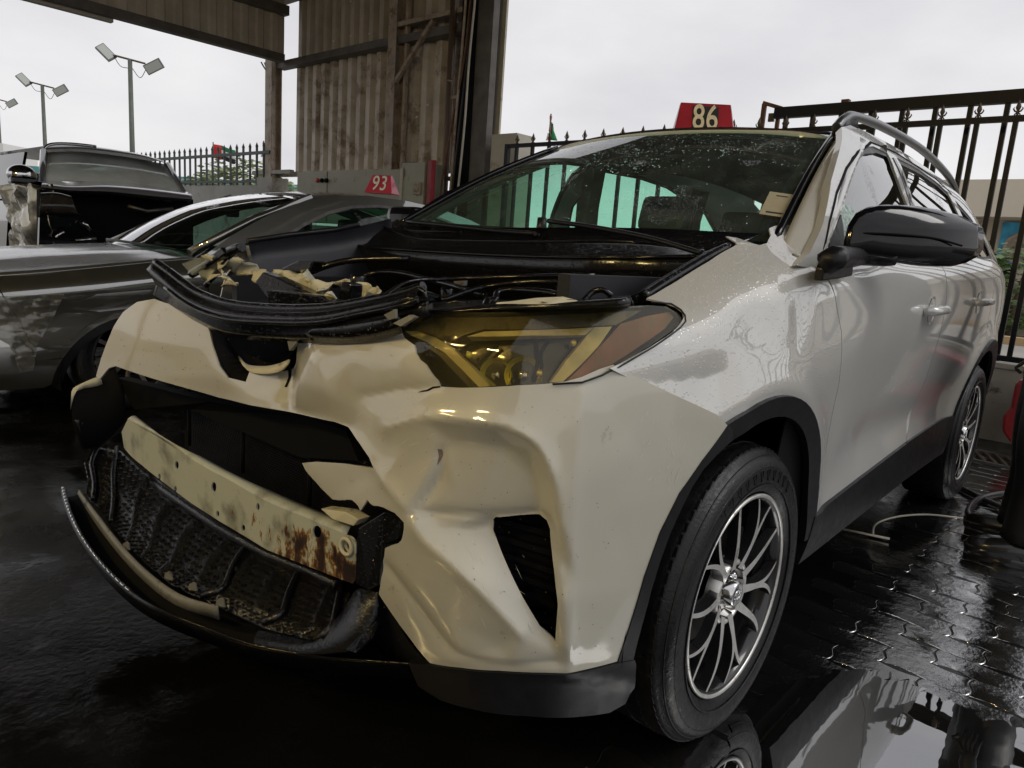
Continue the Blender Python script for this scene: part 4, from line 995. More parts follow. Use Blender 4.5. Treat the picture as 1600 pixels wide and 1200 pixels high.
# relief of the damaged cover, as offsets (m) at points traced on it
cage = [(60, 600, 0), (155, 590, 0), (180, 572, 0), (242, 592, 0), (342, 622, 0), (455, 645, -.006), (541, 667, -.004), (591, 730, .0),
 (240, 466, 0), (170, 500, 0), (230, 530, .006),
 (297, 484, .006), (325, 502, .012), (330, 545, .016), (350, 585, .018), (388, 612, .016), (425, 622, .006), (441, 628, -.012),
 (446, 590, -.020), (448, 560, -.018), (458, 530, -.006), (490, 528, .012), (520, 519, .018), (560, 513, .016), (622, 500, .010),
 (505, 560, .034), (480, 600, .026), (525, 610, .030), (560, 560, .026), (520, 648, .006), (600, 560, .016), (620, 610, .004), (560, 640, .002),
 (686, 604, .004), (760, 604, .004), (880, 594, .002), (940, 576, 0), (1060, 515, 0),
 (610, 655, .008), (660, 652, .010), (790, 664, .012), (838, 690, .014), (866, 760, .014), (880, 700, .010),
 (700, 690, -.014), (790, 705, -.026), (838, 745, -.030), (850, 800, -.034), (720, 780, -.020),
 (686, 705, -.002), (640, 700, .006), (680, 745, -.010), (648, 800, .016), (610, 750, .008), (620, 700, .004),
 (665, 808, -.004), (770, 812, -.034), (764, 824, -.060), (849, 812, -.034), (862, 824, -.030), (772, 858, -.058), (700, 830, -.020),
 (665, 838, .014), (740, 900, .014), (810, 985, .004), (819, 940, -.022), (866, 1002, -.012), (852, 1012, .004), (780, 1012, -.002), (870, 1025, .008),
 (690, 1000, .002), (720, 1022, .010), (800, 1036, .012), (700, 960, .006), (640, 900, .010), (600, 880, .004), (632, 1000, -.004), (670, 1035, .0),
 (873, 830, .016), (876, 930, .016), (874, 1000, .014), (900, 640, .008), (895, 760, .012), (890, 900, .012), (885, 1040, .008),
 (965, 1032, 0), (1000, 910, 0), (1060, 770, 0), (1136, 664, 0), (960, 640, .002), (950, 800, .004), (1000, 700, 0), (540, 724, .004), (479, 722, .014), (522, 780, .004),
 (60, 440, 0), (1170, 440, 0), (1170, 1100, 0), (60, 1100, 0), (460, 900, 0), (400, 760, 0)]
ce = [((591, 730), (610, 750)), ((610, 750), (648, 800)), ((441, 628), (446, 590)), ((446, 590), (448, 560)), ((648, 800), (665, 808)), ((665, 808), (770, 812)), ((770, 812), (849, 812)), ((665, 838), (740, 900)),
      ((740, 900), (810, 985)), ((648, 800), (665, 838)), ((838, 690), (866, 760)), ((866, 760), (873, 830)), ((790, 664), (838, 690)), ((640, 900), (700, 960)), ((700, 960), (720, 1022)), ((686, 705), (648, 800)),
      ((720, 1022), (800, 1036)), ((900, 640), (895, 760)), ((895, 760), (890, 900)), ((610, 655), (660, 652)), ((660, 652), (790, 664)), ((350, 585), (388, 612)), ((330, 545), (350, 585)), ((297, 484), (325, 502))]
cid = {(a, c): i for i, (a, c, d) in enumerate(cage)}
V_, _, T_, *_r = delaunay_2d_cdt([Vector((a, c)) for a, c, d in cage], [(cid[p], cid[q]) for p, q in ce], [], 0, 1e-6)
V_ = np.array([tuple(v) for v in V_]); T_ = np.array([t for t in T_ if len(t) == 3])
cd = np.array([cage[((np.array([(a, c) for a, c, d in cage])-v)**2).sum(1).argmin()][2] for v in V_])
GSx, GX0, GY0 = 3.0, 60., 440.
gw, gh = int((1170-60)/GSx)+1, int((1100-440)/GSx)+1
DI = np.zeros((gh, gw))
yy, xx = np.mgrid[0:gh, 0:gw]; xx = xx*GSx+GX0; yy = yy*GSx+GY0
for t in T_:
    A, B_, C_ = V_[t]; det = (B_[1]-C_[1])*(A[0]-C_[0])+(C_[0]-B_[0])*(A[1]-C_[1])
    if abs(det) < 1e-6: continue
    l0 = ((B_[1]-C_[1])*(xx-C_[0])+(C_[0]-B_[0])*(yy-C_[1]))/det; l1 = ((C_[1]-A[1])*(xx-C_[0])+(A[0]-C_[0])*(yy-C_[1]))/det; l2 = 1-l0-l1
    k = (l0 >= -1e-6) & (l1 >= -1e-6) & (l2 >= -1e-6)
    DI[k] = (l0*cd[t[0]]+l1*cd[t[1]]+l2*cd[t[2]])[k]
def blur(a, s):
    r = int(3*s)+1; k = np.exp(-.5*(np.arange(-r, r+1)/s)**2); k /= k.sum()
    a = np.pad(a, r, mode='edge'); a = np.apply_along_axis(lambda m: np.convolve(m, k, 'valid'), 0, a); return np.apply_along_axis(lambda m: np.convolve(m, k, 'valid'), 1, a)
DIb = blur(DI, 1.9)*.8
def crease(line, amp, wd):
    l = catmull(line, 4); d = np.full(DI.shape, 1e9); pxy = np.stack([xx.ravel(), yy.ravel()], 1)
    for a_, c_ in zip(l[:-1], l[1:]):
        a_, c_ = np.array(a_), np.array(c_); ab = c_-a_; t_ = np.clip(((pxy-a_)@ab)/max(ab@ab, 1e-9), 0, 1); d = np.minimum(d, np.linalg.norm(pxy-a_-t_[:, None]*ab, axis=1).reshape(DI.shape))
    return amp*np.exp(-d/wd)
CR = sum(crease(*q) for q in [
    ([(441, 628), (444, 590), (450, 548)], -.010, 9), ([(560, 690), (591, 731), (620, 765), (648, 800)], .007, 14), ([(648, 802), (700, 806), (770, 814), (850, 811)], -.008, 9),
    ([(652, 806), (668, 838), (740, 905), (812, 988)], .007, 13), ([(604, 885), (640, 930), (690, 1000), (730, 1026), (800, 1038), (868, 1030)], -.006, 9),
    ([(688, 705), (684, 745), (650, 798)], -.008, 7), ([(610, 668), (660, 655), (720, 655), (785, 664), (832, 688), (858, 742), (868, 812), (873, 900), (871, 1000)], .007, 12),
    ([(905, 612), (896, 700), (888, 850), (883, 1040)], .005, 20), ([(455, 640), (500, 655), (545, 664)], -.004, 10), ([(570, 618), (640, 608), (690, 602)], -.004, 7)])
DIb = DIb+blur(CR, .9)*1.35
def samp(I, q):
    x = np.clip((q[:, 0]-GX0)/GSx, 0, gw-1.001); y = np.clip((q[:, 1]-GY0)/GSx, 0, gh-1.001); i, j = x.astype(int), y.astype(int); a, c = x-i, y-j
    return I[j, i]*(1-a)*(1-c)+I[j, i+1]*a*(1-c)+I[j+1, i]*(1-a)*c+I[j+1, i+1]*a*c
FB.dispf = lambda p, u, v: samp(DIb, proj(p))
def jag(pts, amp, n=3, seed=1):
    r = random.Random(seed); out = []
    for a, c in zip(pts[:-1], pts[1:]):
        out.append(a)
        for i in range(1, n):
            t = i/n; out.append((a[0]+(c[0]-a[0])*t+r.uniform(-amp, amp), a[1]+(c[1]-a[1])*t+r.uniform(-amp, amp)))
    return out+[pts[-1]]
bump_px = [(241, 467), (296, 485), (326, 503), (333, 520), (339, 545), (349, 572), (362, 590), (389, 597), (392, 581), (420, 583), (442, 577), (449, 566), (452, 549), (462, 537), (489, 528), (520, 519), (560, 513), (600, 506), (622, 499), (627, 505)]
bump_px += jag([(627, 511), (634, 528), (650, 540), (653, 552), (668, 570), (679, 588), (687, 604)], 2, 2, 3)
bump_px += [(720, 606), (760, 605), (810, 602), (850, 600), (882, 596), (907, 589), (935, 577), (958, 570), (985, 585), (1060, 620), (1120, 648), (1137, 665), (1140, 680),
 (1118, 705), (1095, 725), (1075, 752), (1058, 782), (1035, 830), (1017, 875), (1003, 915), (985, 975), (973, 1010), (964, 1033), (900, 1044), (850, 1048), (780, 1048), (720, 1043), (672, 1036), (652, 1015), (624, 978)]
bump_px += jag([(592, 928), (596, 905), (599, 877), (605, 855), (627, 847), (635, 836), (639, 814), (624, 799), (605, 791), (590, 789), (579, 780), (567, 797), (558, 784), (549, 780), (522, 780), (504, 761), (489, 742), (479, 723)], 1.6, 2, 5)
bump_px += [(500, 721), (540, 724), (589, 731), (582, 715), (564, 690), (541, 667), (522, 659), (455, 645), (400, 634), (342, 621), (290, 606), (241, 592), (181, 572), (170, 575), (156, 592), (150, 588), (158, 560), (166, 538), (178, 510), (192, 488), (214, 472)]
fog_px = [(764, 824), (770, 819), (810, 816), (849, 813), (858, 818), (862, 830), (864, 880), (867, 940), (866, 1000), (858, 992), (845, 981), (819, 940), (779, 869), (765, 842)]
bumper = patch('bumper_cover', FB, bump_px, M_bumper, suv, holes=[fog_px], st=.0085, thick=.0045)
# ================================================================== SUV: wheels, lamps, torn front end, engine bay
def resamp3(line, n):
    a = np.array([tuple(p) for p in line], float); d = np.r_[0, np.cumsum(np.linalg.norm(np.diff(a, axis=0), axis=1))]
    t = np.linspace(0, d[-1], n); return np.stack([np.interp(t, d, a[:, k]) for k in range(3)], 1)
def loft(name, lines, mat_, parent=None, n=24, solid=.004, smooth=True, sm=4):
    ls = [resamp3(catmull(l, sm) if sm else l, n) for l in lines]
    b = MB(); V = [[b.bm.verts.new(Vector(q)) for q in l] for l in ls]
    for i in range(len(V)-1):
        for j in range(n-1):
            f = b.bm.faces.new((V[i][j], V[i+1][j], V[i+1][j+1], V[i][j+1])); f.smooth = smooth
    return b.build(name, mat_, parent, solid=solid)
def PY(pts): return [P(a, c, Y=y) for a, c, y in pts]
def PZ(pts): return [P(a, c, Z=z) for a, c, z in pts]
def PX(pts): return [P(a, c, X=x) for a, c, x in pts]
def slab(name, pts, mat_, parent, ex, bevel=0, smooth=None):
    b = MB(); b.prism(pts, 0, ex); bmesh.ops.triangulate(b.bm, faces=[f for f in b.bm.faces if len(f.verts) > 4])
    return b.build(name, mat_, parent, bevel=bevel, smooth=smooth)

# ---- wheels
def make_wheel(name, cy, parent, side=1):
    R, W = .358, .235; xo = .905                      # tyre radius, width, outer face
    root = empty(name, (0, 0, 0)); root.parent = parent; root.location = (0, cy, R)
    # tyre body
    pr = []
    rr = .243
    sect = [(xo-.012, rr), (xo+.004, rr+.02), (xo+.012, rr+.05), (xo+.006, rr+.083), (xo-.010, R-.016), (xo-.022, R-.005), (xo-.05, R-.001), (xo-W/2, R), (xo-W+.05, R-.001), (xo-W+.02, R-.008), (xo-W, rr+.06), (xo-W+.01, rr)]
    b = MB(); b.lathe(catmull(sect, 3), 72)
    ty = b.build('tyre', M_tyre, root)
    # tread blocks
    b = MB()
    for k in range(80):
        a = 2*pi*k/80
        for (x0, x1, sk) in ((xo-.020, xo-.052, .10), (xo-.058, xo-.092, -.2), (xo-.098, xo-.132, .2), (xo-.138, xo-.172, -.2), (xo-.178, xo-.214, .1)):
            xm = (x0+x1)/2; rb = R-.001 if abs(xm-(xo-W/2)) < .06 else R-.005
            c = Vector((xm, (rb-.0035)*cos(a), (rb-.0035)*sin(a)))
            Rm = Matrix.Rotation(a, 3, 'X') @ Matrix.Rotation(sk, 3, 'Y')
            b.box(c, (abs(x0-x1)*.94, .010, .0205), Rm)
    b.build('tread', M_tyre, ty)
    # shoulder and sidewall ribs
    b = MB()
    for r_ in (rr+.028, rr+.072, R-.022):
        xr = xo+(.0095 if r_ < rr+.05 else .0085 if r_ < R-.03 else -.004)
        b.tube([(xr, r_*cos(t), r_*sin(t)) for t in np.linspace(0, 2*pi, 73)[:-1]], .0022, 5, closed=True)
    for k in range(11):   # raised blocks like embossed letters on the wall
        a = radians(52+k*7.2)
        for q in range(2):
            b.box((xo+.0115, (rr+.052)*cos(a+q*.028), (rr+.052)*sin(a+q*.028)), (.003, .026, .005), Matrix.Rotation(a+q*.5, 3, 'X'))
    b.build('sidewall_ribs', M_tyre, ty)
    # rim: barrel, lip, spokes
    b = MB(); b.lathe([(xo-.006, rr+.002), (xo-.004, rr-.006), (xo-.012, rr-.012), (xo-.03, rr-.02), (xo-.20, rr-.03), (xo-W+.01, rr-.005)], 64)
    rim = b.build('rim', M_rimblack, root, recalc=False, solid=.003)
    b = MB(); b.lathe([(xo-.002, rr+.004), (xo+.002, rr), (xo-.0005, rr-.006), (xo-.006, rr-.007), (xo-.006, rr+.003)], 72, closed=True); b.build('rim_lip', M_rimface, rim)
    def spoke(a0, a1, r0, r1, w0, w1, x0, x1, bend=0., name='spoke', mt=None):
        n = 14; b = MB(); A = []; B_ = []; C_ = []; D_ = []
        for i in range(n+1):
            t = i/n; r = r0+(r1-r0)*t; a = a0+(a1-a0)*t+bend*sin(pi*t); x = x0+(x1-x0)*t+.008*sin(pi*t)
            w_ = w0+(w1-w0)*(t**.55); ca, sa = cos(a), sin(a)
            for L_, sgn, dx in ((A, 1, 0), (B_, -1, 0), (C_, -1, -.024), (D_, 1, -.024)):
                ww = w_*(1 if dx == 0 else 1.35)
                L_.append(b.bm.verts.new((x+dx, r*ca-sgn*ww*sa, r*sa+sgn*ww*ca)))
        mm = []
        for i in range(n):
            b.bm.faces.new((A[i], A[i+1], B_[i+1], B_[i]))
            for L1, L2 in ((B_, C_), (C_, D_), (D_, A)):
                f = b.bm.faces.new((L1[i], L1[i+1], L2[i+1], L2[i])); f.material_index = 1
        o = b.build(name, [M_rimface, M_rimblack], rim)
        return o
    ph = radians(-90+8)
    for k in range(5):
        a = ph+k*2*pi/5
        # a forked spoke and a single spoke per fifth
        spoke(a, a+.25, .060, rr-.005, .0125, .0042, xo-.020, xo-.008, -.05)
        spoke(a, a-.15, .060, rr-.005, .0125, .0042, xo-.020, xo-.008, .10)
        spoke(a+pi/5, a+pi/5+.05, .060, rr-.005, .0135, .0046, xo-.020, xo-.008, .07)
    # hub
    b = MB(); b.lathe([(xo-.05, .085), (xo-.022, .080), (xo-.018, .074), (xo-.020, .068), (xo-.046, .064), (xo-.048, .0)], 40); b.build('hub', M_rimface, rim, recalc=False)
    b = MB(); b.lathe([(xo-.048, .036), (xo-.008, .031), (xo-.004, .026), (xo-.006, .022), (xo-.006, .0)], 32); cap = b.build('centre_cap', M_chrome, root, recalc=False)
    b = MB()
    for rx, ry, oy in ((.017, .0115, 0), (.0060, .0115, 0)):
        b.tube([(xo-.004, ry*sin(t)*1.0+0*oy, ry*0+rx*cos(t)*.0+ry*cos(t)) if False else (xo-.0045, rx*cos(t), ry*sin(t)) for t in np.linspace(0, 2*pi, 25)[:-1]], .0013, 5, closed=True)
    b.tube([(xo-.0045, .0115*cos(t), .005+.0055*sin(t)) for t in np.linspace(0, 2*pi, 21)[:-1]], .0012, 5, closed=True)
    b.build('emblem', M_chrome, cap)
    for k in range(5):
        a = ph+(k+.5)*2*pi/5
        b = MB(); c = Vector((xo-.040, .050*cos(a), .050*sin(a)))
        b.lathe([(-.008, .0115), (.006, .0115), (.006, .007), (.009, .006), (.010, .0001)], 6, c); b.build('wheel_nut', M_chrome, rim, recalc=False)
    # disc and caliper
    b = MB(); b.lathe([(xo-.10, .05), (xo-.10, .155), (xo-.125, .155), (xo-.125, .05)], 40); b.box((xo-.11, .13, .03), (.07, .07, .16), None, .01); b.build('brake_disc', M_brake, root)
    return root
w1 = make_wheel('wheel', FY, suv)
for cy, sx_ in ((RY, 1), (FY, -1), (RY, -1)):
    c = copy_tree(w1, suv); c.location = (0, cy, .358)
    if sx_ < 0: c.rotation_euler = (0, 0, pi)
    else: c.rotation_euler = (.9, 0, 0)

# ---- near headlight
lens_px = [(624, 512), (632, 500), (645, 493), (662, 489), (720, 489), (780, 489), (860, 485), (935, 482), (985, 479), (1014, 477), (1044, 479), (1058, 487), (1065, 495), (1066, 503), (1057, 513), (1040, 524), (1017, 540), (965, 570), (935, 585), (904, 596), (860, 599), (800, 602), (760, 605), (720, 606), (688, 606), (678, 588), (666, 568), (652, 552), (640, 538), (630, 528)]
lamp = empty('headlight', (0, 0, 0)); lamp.parent = suv
o = patch('lens', FB, lens_px, G_lens, lamp, st=.02, thick=.004, off=-.002); 
def dl(k): return lambda p, u, v: np.full(len(u), k)
def lp(name, px, m, off, thick=.01, extra=None, st=.02): return patch(name, FB, px, m, lamp, st=st, thick=thick, off=off, extra=extra)
b = MB()
lp('housing', [(618, 520), (640, 485), (860, 478), (1014, 470), (1050, 472), (1078, 495), (1060, 525), (1017, 552), (965, 585), (904, 606), (760, 612), (680, 616), (650, 570)], M_dark, -.085, .01)
# housing side walls: a rim running from the lens edge back to the shell
pl = resample(FB.pk(lens_px), .03); a0 = FB.at([q[0] for q in pl], [q[1] for q in pl], -.006); a1 = FB.at([q[0] for q in pl], [q[1] for q in pl], -.09)
b = MB(); A = [b.bm.verts.new(tuple(q)) for q in a0]; B_ = [b.bm.verts.new(tuple(q)) for q in a1]
for i in range(len(A)): b.bm.faces.new((A[i], A[(i+1) % len(A)], B_[(i+1) % len(A)], B_[i]))
b.build('housing_wall', M_smoke, lamp, solid=.003)
lp('light_guide', [(628, 514), (648, 514), (676, 524), (700, 538), (732, 571), (764, 605), (746, 606), (716, 575), (690, 548), (664, 532), (640, 522)], M_drl, -.016, .022)
lp('light_guide', [(640, 523), (664, 533), (690, 549), (716, 577), (745, 606), (727, 606), (702, 580), (678, 552), (656, 535)], M_lampgrey, -.024, .03)
lp('light_guide', [(724, 521), (752, 513), (830, 511), (934, 508), (926, 515), (921, 520), (830, 520)], M_drl, -.018, .02)
lp('light_guide', [(923, 520), (934, 508), (963, 507), (940, 540), (881, 598), (862, 598), (890, 560)], M_drl, -.016, .022)
lp('upper_bezel', [(636, 500), (662, 492), (780, 492), (860, 489), (985, 483), (1010, 482), (968, 505), (934, 506), (752, 511), (722, 520), (700, 532), (672, 521), (640, 512)], M_lampgrey, -.014, .03)
lp('lamp_panel', [(700, 538), (724, 522), (830, 521), (921, 521), (888, 560), (862, 598), (765, 603), (732, 571)], M_smoke, -.05, .01)
lp('amber_reflector', [(974, 504), (1014, 492), (1052, 485), (1058, 494), (1044, 512), (1010, 536), (948, 576), (905, 593), (888, 595), (939, 543), (965, 514)], M_amber, -.010, .012)
# projector bowls low in the lamp, lamp reflections painted in as yellow
for (qx, qy, rr_) in ((765, 583, .030), (817, 585, .034)):
    uvp = FB.pick(qx, qy); c = Vector(FB.at(*uvp, -.045)[0]); n = Vector(FB.bnormal(*uvp)[0])
    b = MB(); b.lathe([(.008, rr_), (-.004, rr_*.85), (-.014, rr_*.5), (-.018, rr_*.2), (-.018, 0.0001)], 28, (0, 0, 0)); q = n.to_track_quat('X', 'Z').to_matrix()
    bmesh.ops.transform(b.bm, matrix=Matrix.Translation(c) @ q.to_4x4(), verts=b.bm.verts[:]); b.build('glint_bowl', M_bowl, lamp, recalc=False)
    b = MB(); bmesh.ops.create_icosphere(b.bm, subdivisions=2, radius=rr_*.30, matrix=Matrix.Translation(c+n*.004)); b.build('bulb', M_chrome, lamp, smooth=True)
# thin black rubber round the lamp tip and along its lower edge
b = MB(); b.tube([FB.pt(a, c, .005) for a, c in [(862, 600), (906, 597), (936, 587), (967, 572), (1019, 542), (1044, 525), (1060, 513), (1068, 503), (1067, 494), (1060, 485), (1045, 476), (1014, 474)]], .0018, 6); b.build('lamp_seal', M_black, lamp)
# ---- bumper lower corner: black valance and arch trim
val_px = [(640, 1034), (672, 1037), (720, 1044), (780, 1049), (850, 1049), (900, 1045), (964, 1034), (990, 1030), (992, 1037), (988, 1072), (975, 1098), (950, 1112), (900, 1118), (820, 1116), (740, 1106), (690, 1092), (655, 1070)]
patch('bumper_valance', FB, val_px, M_black, suv, st=.02, thick=.03, off=.004)
trim_px = [(1137, 664), (1143, 672), (1142, 688), (1120, 708), (1098, 732), (1080, 760), (1064, 792), (1046, 832), (1030, 876), (1017, 918), (1006, 960), (995, 1000), (988, 1030), (964, 1034), (973, 1008), (986, 968), (1006, 900), (1031, 830), (1061, 770), (1096, 720)]
patch('arch_trim', FB, trim_px, M_black, suv, st=.015, thick=.03, off=.003)
# seams: fine dark line between wing and bumper
# ---- fog recess: black slatted insert behind the opening
patch('fog_insert', FB, [(745, 800), (870, 800), (885, 840), (885, 1010), (850, 1010), (800, 940), (760, 870)], M_dark, suv, st=.03, thick=.01, off=-.085)
for k in range(6):
    y = 838+k*28
    patch('fog_slat', FB, [(748+k*14, y), (880, y+12), (880, y+21), (752+k*14, y+9)], M_dark, suv, st=.03, thick=.02, off=-.06)

# ---- crash beam
bx = [-.66, -.58, -.40, -.10, .20, .42, .52]; by = [-.835, -.845, -.845, -.818, -.80, -.785, -.775]
BS = Surf(bx, [.3, .45, .6, .7], [[(x, y, z) for z in (.3, .45, .6, .7)] for x, y in zip(bx, by)])
if BS.bnormal(0, .5)[0][1] > 0: BS.flip = -1
bpx = [(200, 655), (250, 684), (305, 722), (360, 752), (417, 784), (480, 810), (541, 836), (556, 850), (556, 905), (551, 912), (492, 889), (417, 859), (342, 814), (300, 787), (260, 757), (222, 727), (194, 700), (190, 675)]
def hole_px(cx, cy, rx, ry, n=10, a=0): return [(cx+rx*cos(2*pi*i/n), cy+ry*sin(2*pi*i/n)) for i in range(n)]
holes = [hole_px(276, 727, 3.2, 6.5), hole_px(334, 761, 4, 8), hole_px(403, 792, 2.6, 6), hole_px(495, 831, 7, 10), hole_px(340, 803, 2.5, 5), hole_px(249, 745, 2, 5), hole_px(274, 764, 2, 4.5), hole_px(380, 825, 3, 5), hole_px(543, 853, 8, 11, 14)]
beam = patch('crash_beam', BS, bpx, M_beam, suv, holes=holes, st=.02, thick=.004)
# top flange of the beam
top_f = [(200, 655), (250, 684), (305, 722), (360, 752), (417, 784), (480, 810), (541, 836)]
F_l = [Vector(BS.at(*BS.pick(a, c), 0)[0]) for a, c in top_f]
tb = [(211, 650), (262, 688), (312, 713), (372, 745), (447, 778), (500, 800), (552, 818)]
T_l = [P(a, c, Z=F_l[i][2]+.006) for i, (a, c) in enumerate(tb)]
T_l = [f+(t-f).normalized()*min((t-f).length, .07) if (t-f).length > .07 else t for f, t in zip(F_l, T_l)]
loft('beam_flange', [F_l, [(f+t)/2+Vector((0, 0, .003)) for f, t in zip(F_l, T_l)], T_l], M_beam, suv, solid=.003)
# towing eye ring
uvp = BS.pick(543, 853); c = BS.at(*uvp, .004)[0]; n = Vector(BS.bnormal(*uvp)[0])
def ringmb(c, n, R_, r_, k=28):
    q = Vector(n).to_track_quat('X', 'Z').to_matrix(); return [Vector(c)+q@Vector((0, R_*cos(2*pi*i/k), R_*sin(2*pi*i/k))) for i in range(k)]
b = MB(); b.tube(ringmb(c, n, .0165, .004), .0042, 8, closed=True); b.tube(ringmb(Vector(c)-n*.012, n, .0155, .004), .004, 8, closed=True); b.build('towing_socket', M_primer, beam)
# black bracket at the beam's near end
slab('beam_bracket', PY([(560, 825, -.78), (600, 800, -.77), (628, 806, -.76), (634, 830, -.76), (622, 842, -.765), (602, 850, -.77), (596, 880, -.775), (592, 915, -.775), (575, 922, -.78), (556, 912, -.785), (556, 850, -.785)]), M_blackwet, suv, (0, .05, 0), .004)
slab('beam_bracket', PY([(500, 795, -.79), (540, 800, -.785), (560, 812, -.78), (552, 822, -.78), (520, 812, -.79)]), M_primer, suv, (0, .03, 0), .002)
# ---- radiator and grille core in the big opening
b = MB(); b.box((-.05, -.60, .62), (1.35, .05, .56)); b.build('radiator_frame', M_dark, suv)
b = MB()
for i in range(64): b.box((-.05, -.635, .42+i*.0068), (1.22, .012, .0022))
o = b.build('radiator_fins', M_black, suv); tag(o, kind='stuff')
for i in range(4):
    b = MB(); b.tube(catmull([(-.62+.33*i, -.66, .86), (-.60+.33*i, -.665, .7), (-.61+.33*i, -.66, .46)], 4), .006, 6); b.build('radiator_stay', M_black, suv)
slab('air_duct', PY([(470, 650, -.70), (540, 672, -.70), (560, 720, -.70), (470, 715, -.70), (300, 640, -.70), (210, 640, -.72), (180, 590, -.74), (330, 628, -.72)]), M_dark, suv, (0, .04, 0))
# inner face of the torn left end
loft('torn_flange', [PX([(112, 612, -.95), (118, 604, -.95), (152, 589, -.94), (158, 592, -.94)]), PX([(110, 640, -.95), (118, 612, -.95), (153, 603, -.94), (160, 600, -.94)])], M_primer, suv, n=10, solid=.003)
loft('bumper_side', [PX([(111, 618, -.955), (118, 608, -.955), (150, 592, -.95), (180, 575, -.93)]), PX([(113, 660, -.955), (122, 650, -.95), (160, 640, -.94), (195, 610, -.92)]), PX([(128, 700, -.95), (140, 700, -.94), (165, 690, -.92), (195, 660, -.90)])], M_dark, suv, n=12)
b = MB(); b.tube(catmull(PX([(120, 655, -.955), (128, 680, -.955), (140, 702, -.95), (158, 722, -.94)]), 4), .010, 6); b.tube(catmull(PX([(128, 660, -.95), (138, 685, -.95), (150, 705, -.94)]), 4), .006, 6); b.build('wing_bracket', M_black, suv)

# ---- fallen lower grille tray: gritty panel, grey edge strip, outer chrome strip
def tray_pt(a, c, z): return P(a, c, Z=z)
rows_ = [
 [(150, 700, .40), (188, 705, .40), (260, 770, .38), (342, 826, .37), (417, 870, .36), (492, 900, .36), (548, 930, .36)],
 [(132, 725, .38), (180, 745, .37), (235, 800, .35), (310, 855, .34), (390, 905, .33), (470, 940, .33), (540, 965, .34)],
 [(138, 752, .35), (178, 790, .33), (225, 845, .32), (290, 895, .31), (370, 940, .31), (455, 975, .31), (530, 990, .32)],
 [(134, 772, .33), (172, 820, .31), (212, 868, .30), (262, 912, .29), (330, 945, .29), (420, 985, .29), (510, 1006, .30)]]
tr = empty('grille_tray'); tr.parent = suv
def tray_grid(i, j, dz=0):
    r = i*(len(rows_)-1); k = min(int(r), len(rows_)-2); t = r-k; c_ = j*(len(rows_[0])-1); m = min(int(c_), len(rows_[0])-2); s = c_-m
    f = lambda a, b_: np.array(tray_pt(*rows_[a][b_])); q = (f(k, m)*(1-s)+f(k, m+1)*s)*(1-t)+(f(k+1, m)*(1-s)+f(k+1, m+1)*s)*t
    return q+np.array([0, 0, dz])
b = MB(); b.grid(lambda i, j: tuple(tray_grid(i, j)+np.array([0, 0, .004*mnoise.noise(Vector((i*14, j*30, 3)))+.006*(abs(((j*11) % 1)-.5) > .44)])), 24, 80); b.build('tray_panel', M_grime, tr, solid=.006)
b = MB()
for i in range(12):      # moulded cells of the tray
    for j in range(52):
        q = tray_grid((i+.5)/12, (j+.5)/52, .004)
        if random.random() < .9: b.box(q, (.011, .005, .005), Matrix.Rotation(.55+random.uniform(-.1, .1), 3, 'Z'))
o = b.build('tray_cells', M_grime, tr); tag(o, kind='stuff')
for j in (.04, .16, .62, .80, .97):
    b = MB(); b.tube([tuple(tray_grid(i, j+.03*(i-.5), .012)) for i in np.linspace(0, 1, 9)], .007, 7); b.build('tray_rib', M_grime, tr)
b = MB(); b.tube([tuple(tray_grid(.05, j, .018)) for j in np.linspace(.3, .95, 20)], .014, 7); b.build('tray_rib', M_grime, tr)
M_greyplastic = mat('pale_grey_plastic', (.16, .155, .13), rough=.4, var=.15, vscale=20, dirt=(.03, .03, .03), dirtamt=.2, dirtscale=20)
g0 = [(124, 765, .34), (150, 800, .33), (185, 845, .32), (225, 888, .31), (280, 928, .30), (340, 948, .31)]
g1 = [(122, 772, .33), (146, 812, .31), (180, 858, .30), (222, 904, .285), (275, 945, .275), (343, 968, .27)]
loft('edge_strip', [[P(a, c, Z=z) for a, c, z in g0], [P(a, c, Z=z) for a, c, z in g1]], M_greyplastic, suv, n=40, solid=.004)
for a, c in ((300, 920), (262, 903), (196, 856), (343, 945)):
    q = P(a, c, Z=.315); b = MB(); b.prism([q+Vector((-.010, -.004, -.004)), q+Vector((.010, .006, -.004)), q+Vector((.007, .005, .013)), q+Vector((.001, .001, .016)), q+Vector((-.007, -.003, .010))], 0, (-.001, .003, 0)); b.build('clip_tab', M_greyplastic, suv)
out_px = [(95, 765, .30), (101, 790, .295), (114, 822, .29), (134, 856, .28), (166, 896, .27), (210, 935, .26), (262, 963, .255), (320, 985, .25), (390, 1010, .25), (480, 1026, .26), (560, 1034, .27), (645, 1040, .28)]
ol = [P(a, c, Z=z) for a, c, z in out_px]
lip_in = [P(a+7, c-3, Z=z+.012) for a, c, z in out_px]
lip_dn = [q+Vector((0.0, .012, -.035)) for q in ol]
loft('lower_lip', [lip_in, ol, lip_dn], M_blackwet, suv, n=80, solid=.004)
ls = resamp3(catmull([q+Vector((0, 0, .004)) for q in ol], 6), 400)
b = MB()
for i in range(0, 190, 7): b.tube([tuple((ls[i+k]+ (np.array(lip_in[0])-np.array(ol[0]))*.45)) for k in range(0, 6)], .0042, 6)
b.build('chrome_strip', M_chrome, suv)
loft('undertray', [ol and [q+Vector((0, .01, -.03)) for q in ol], [q+Vector((.05, .28, -.0)) for q in ol], [Vector((max(-.7, min(.75, q[0]+.1)), -.45, .26)) for q in ol]], M_dark, suv, n=40)
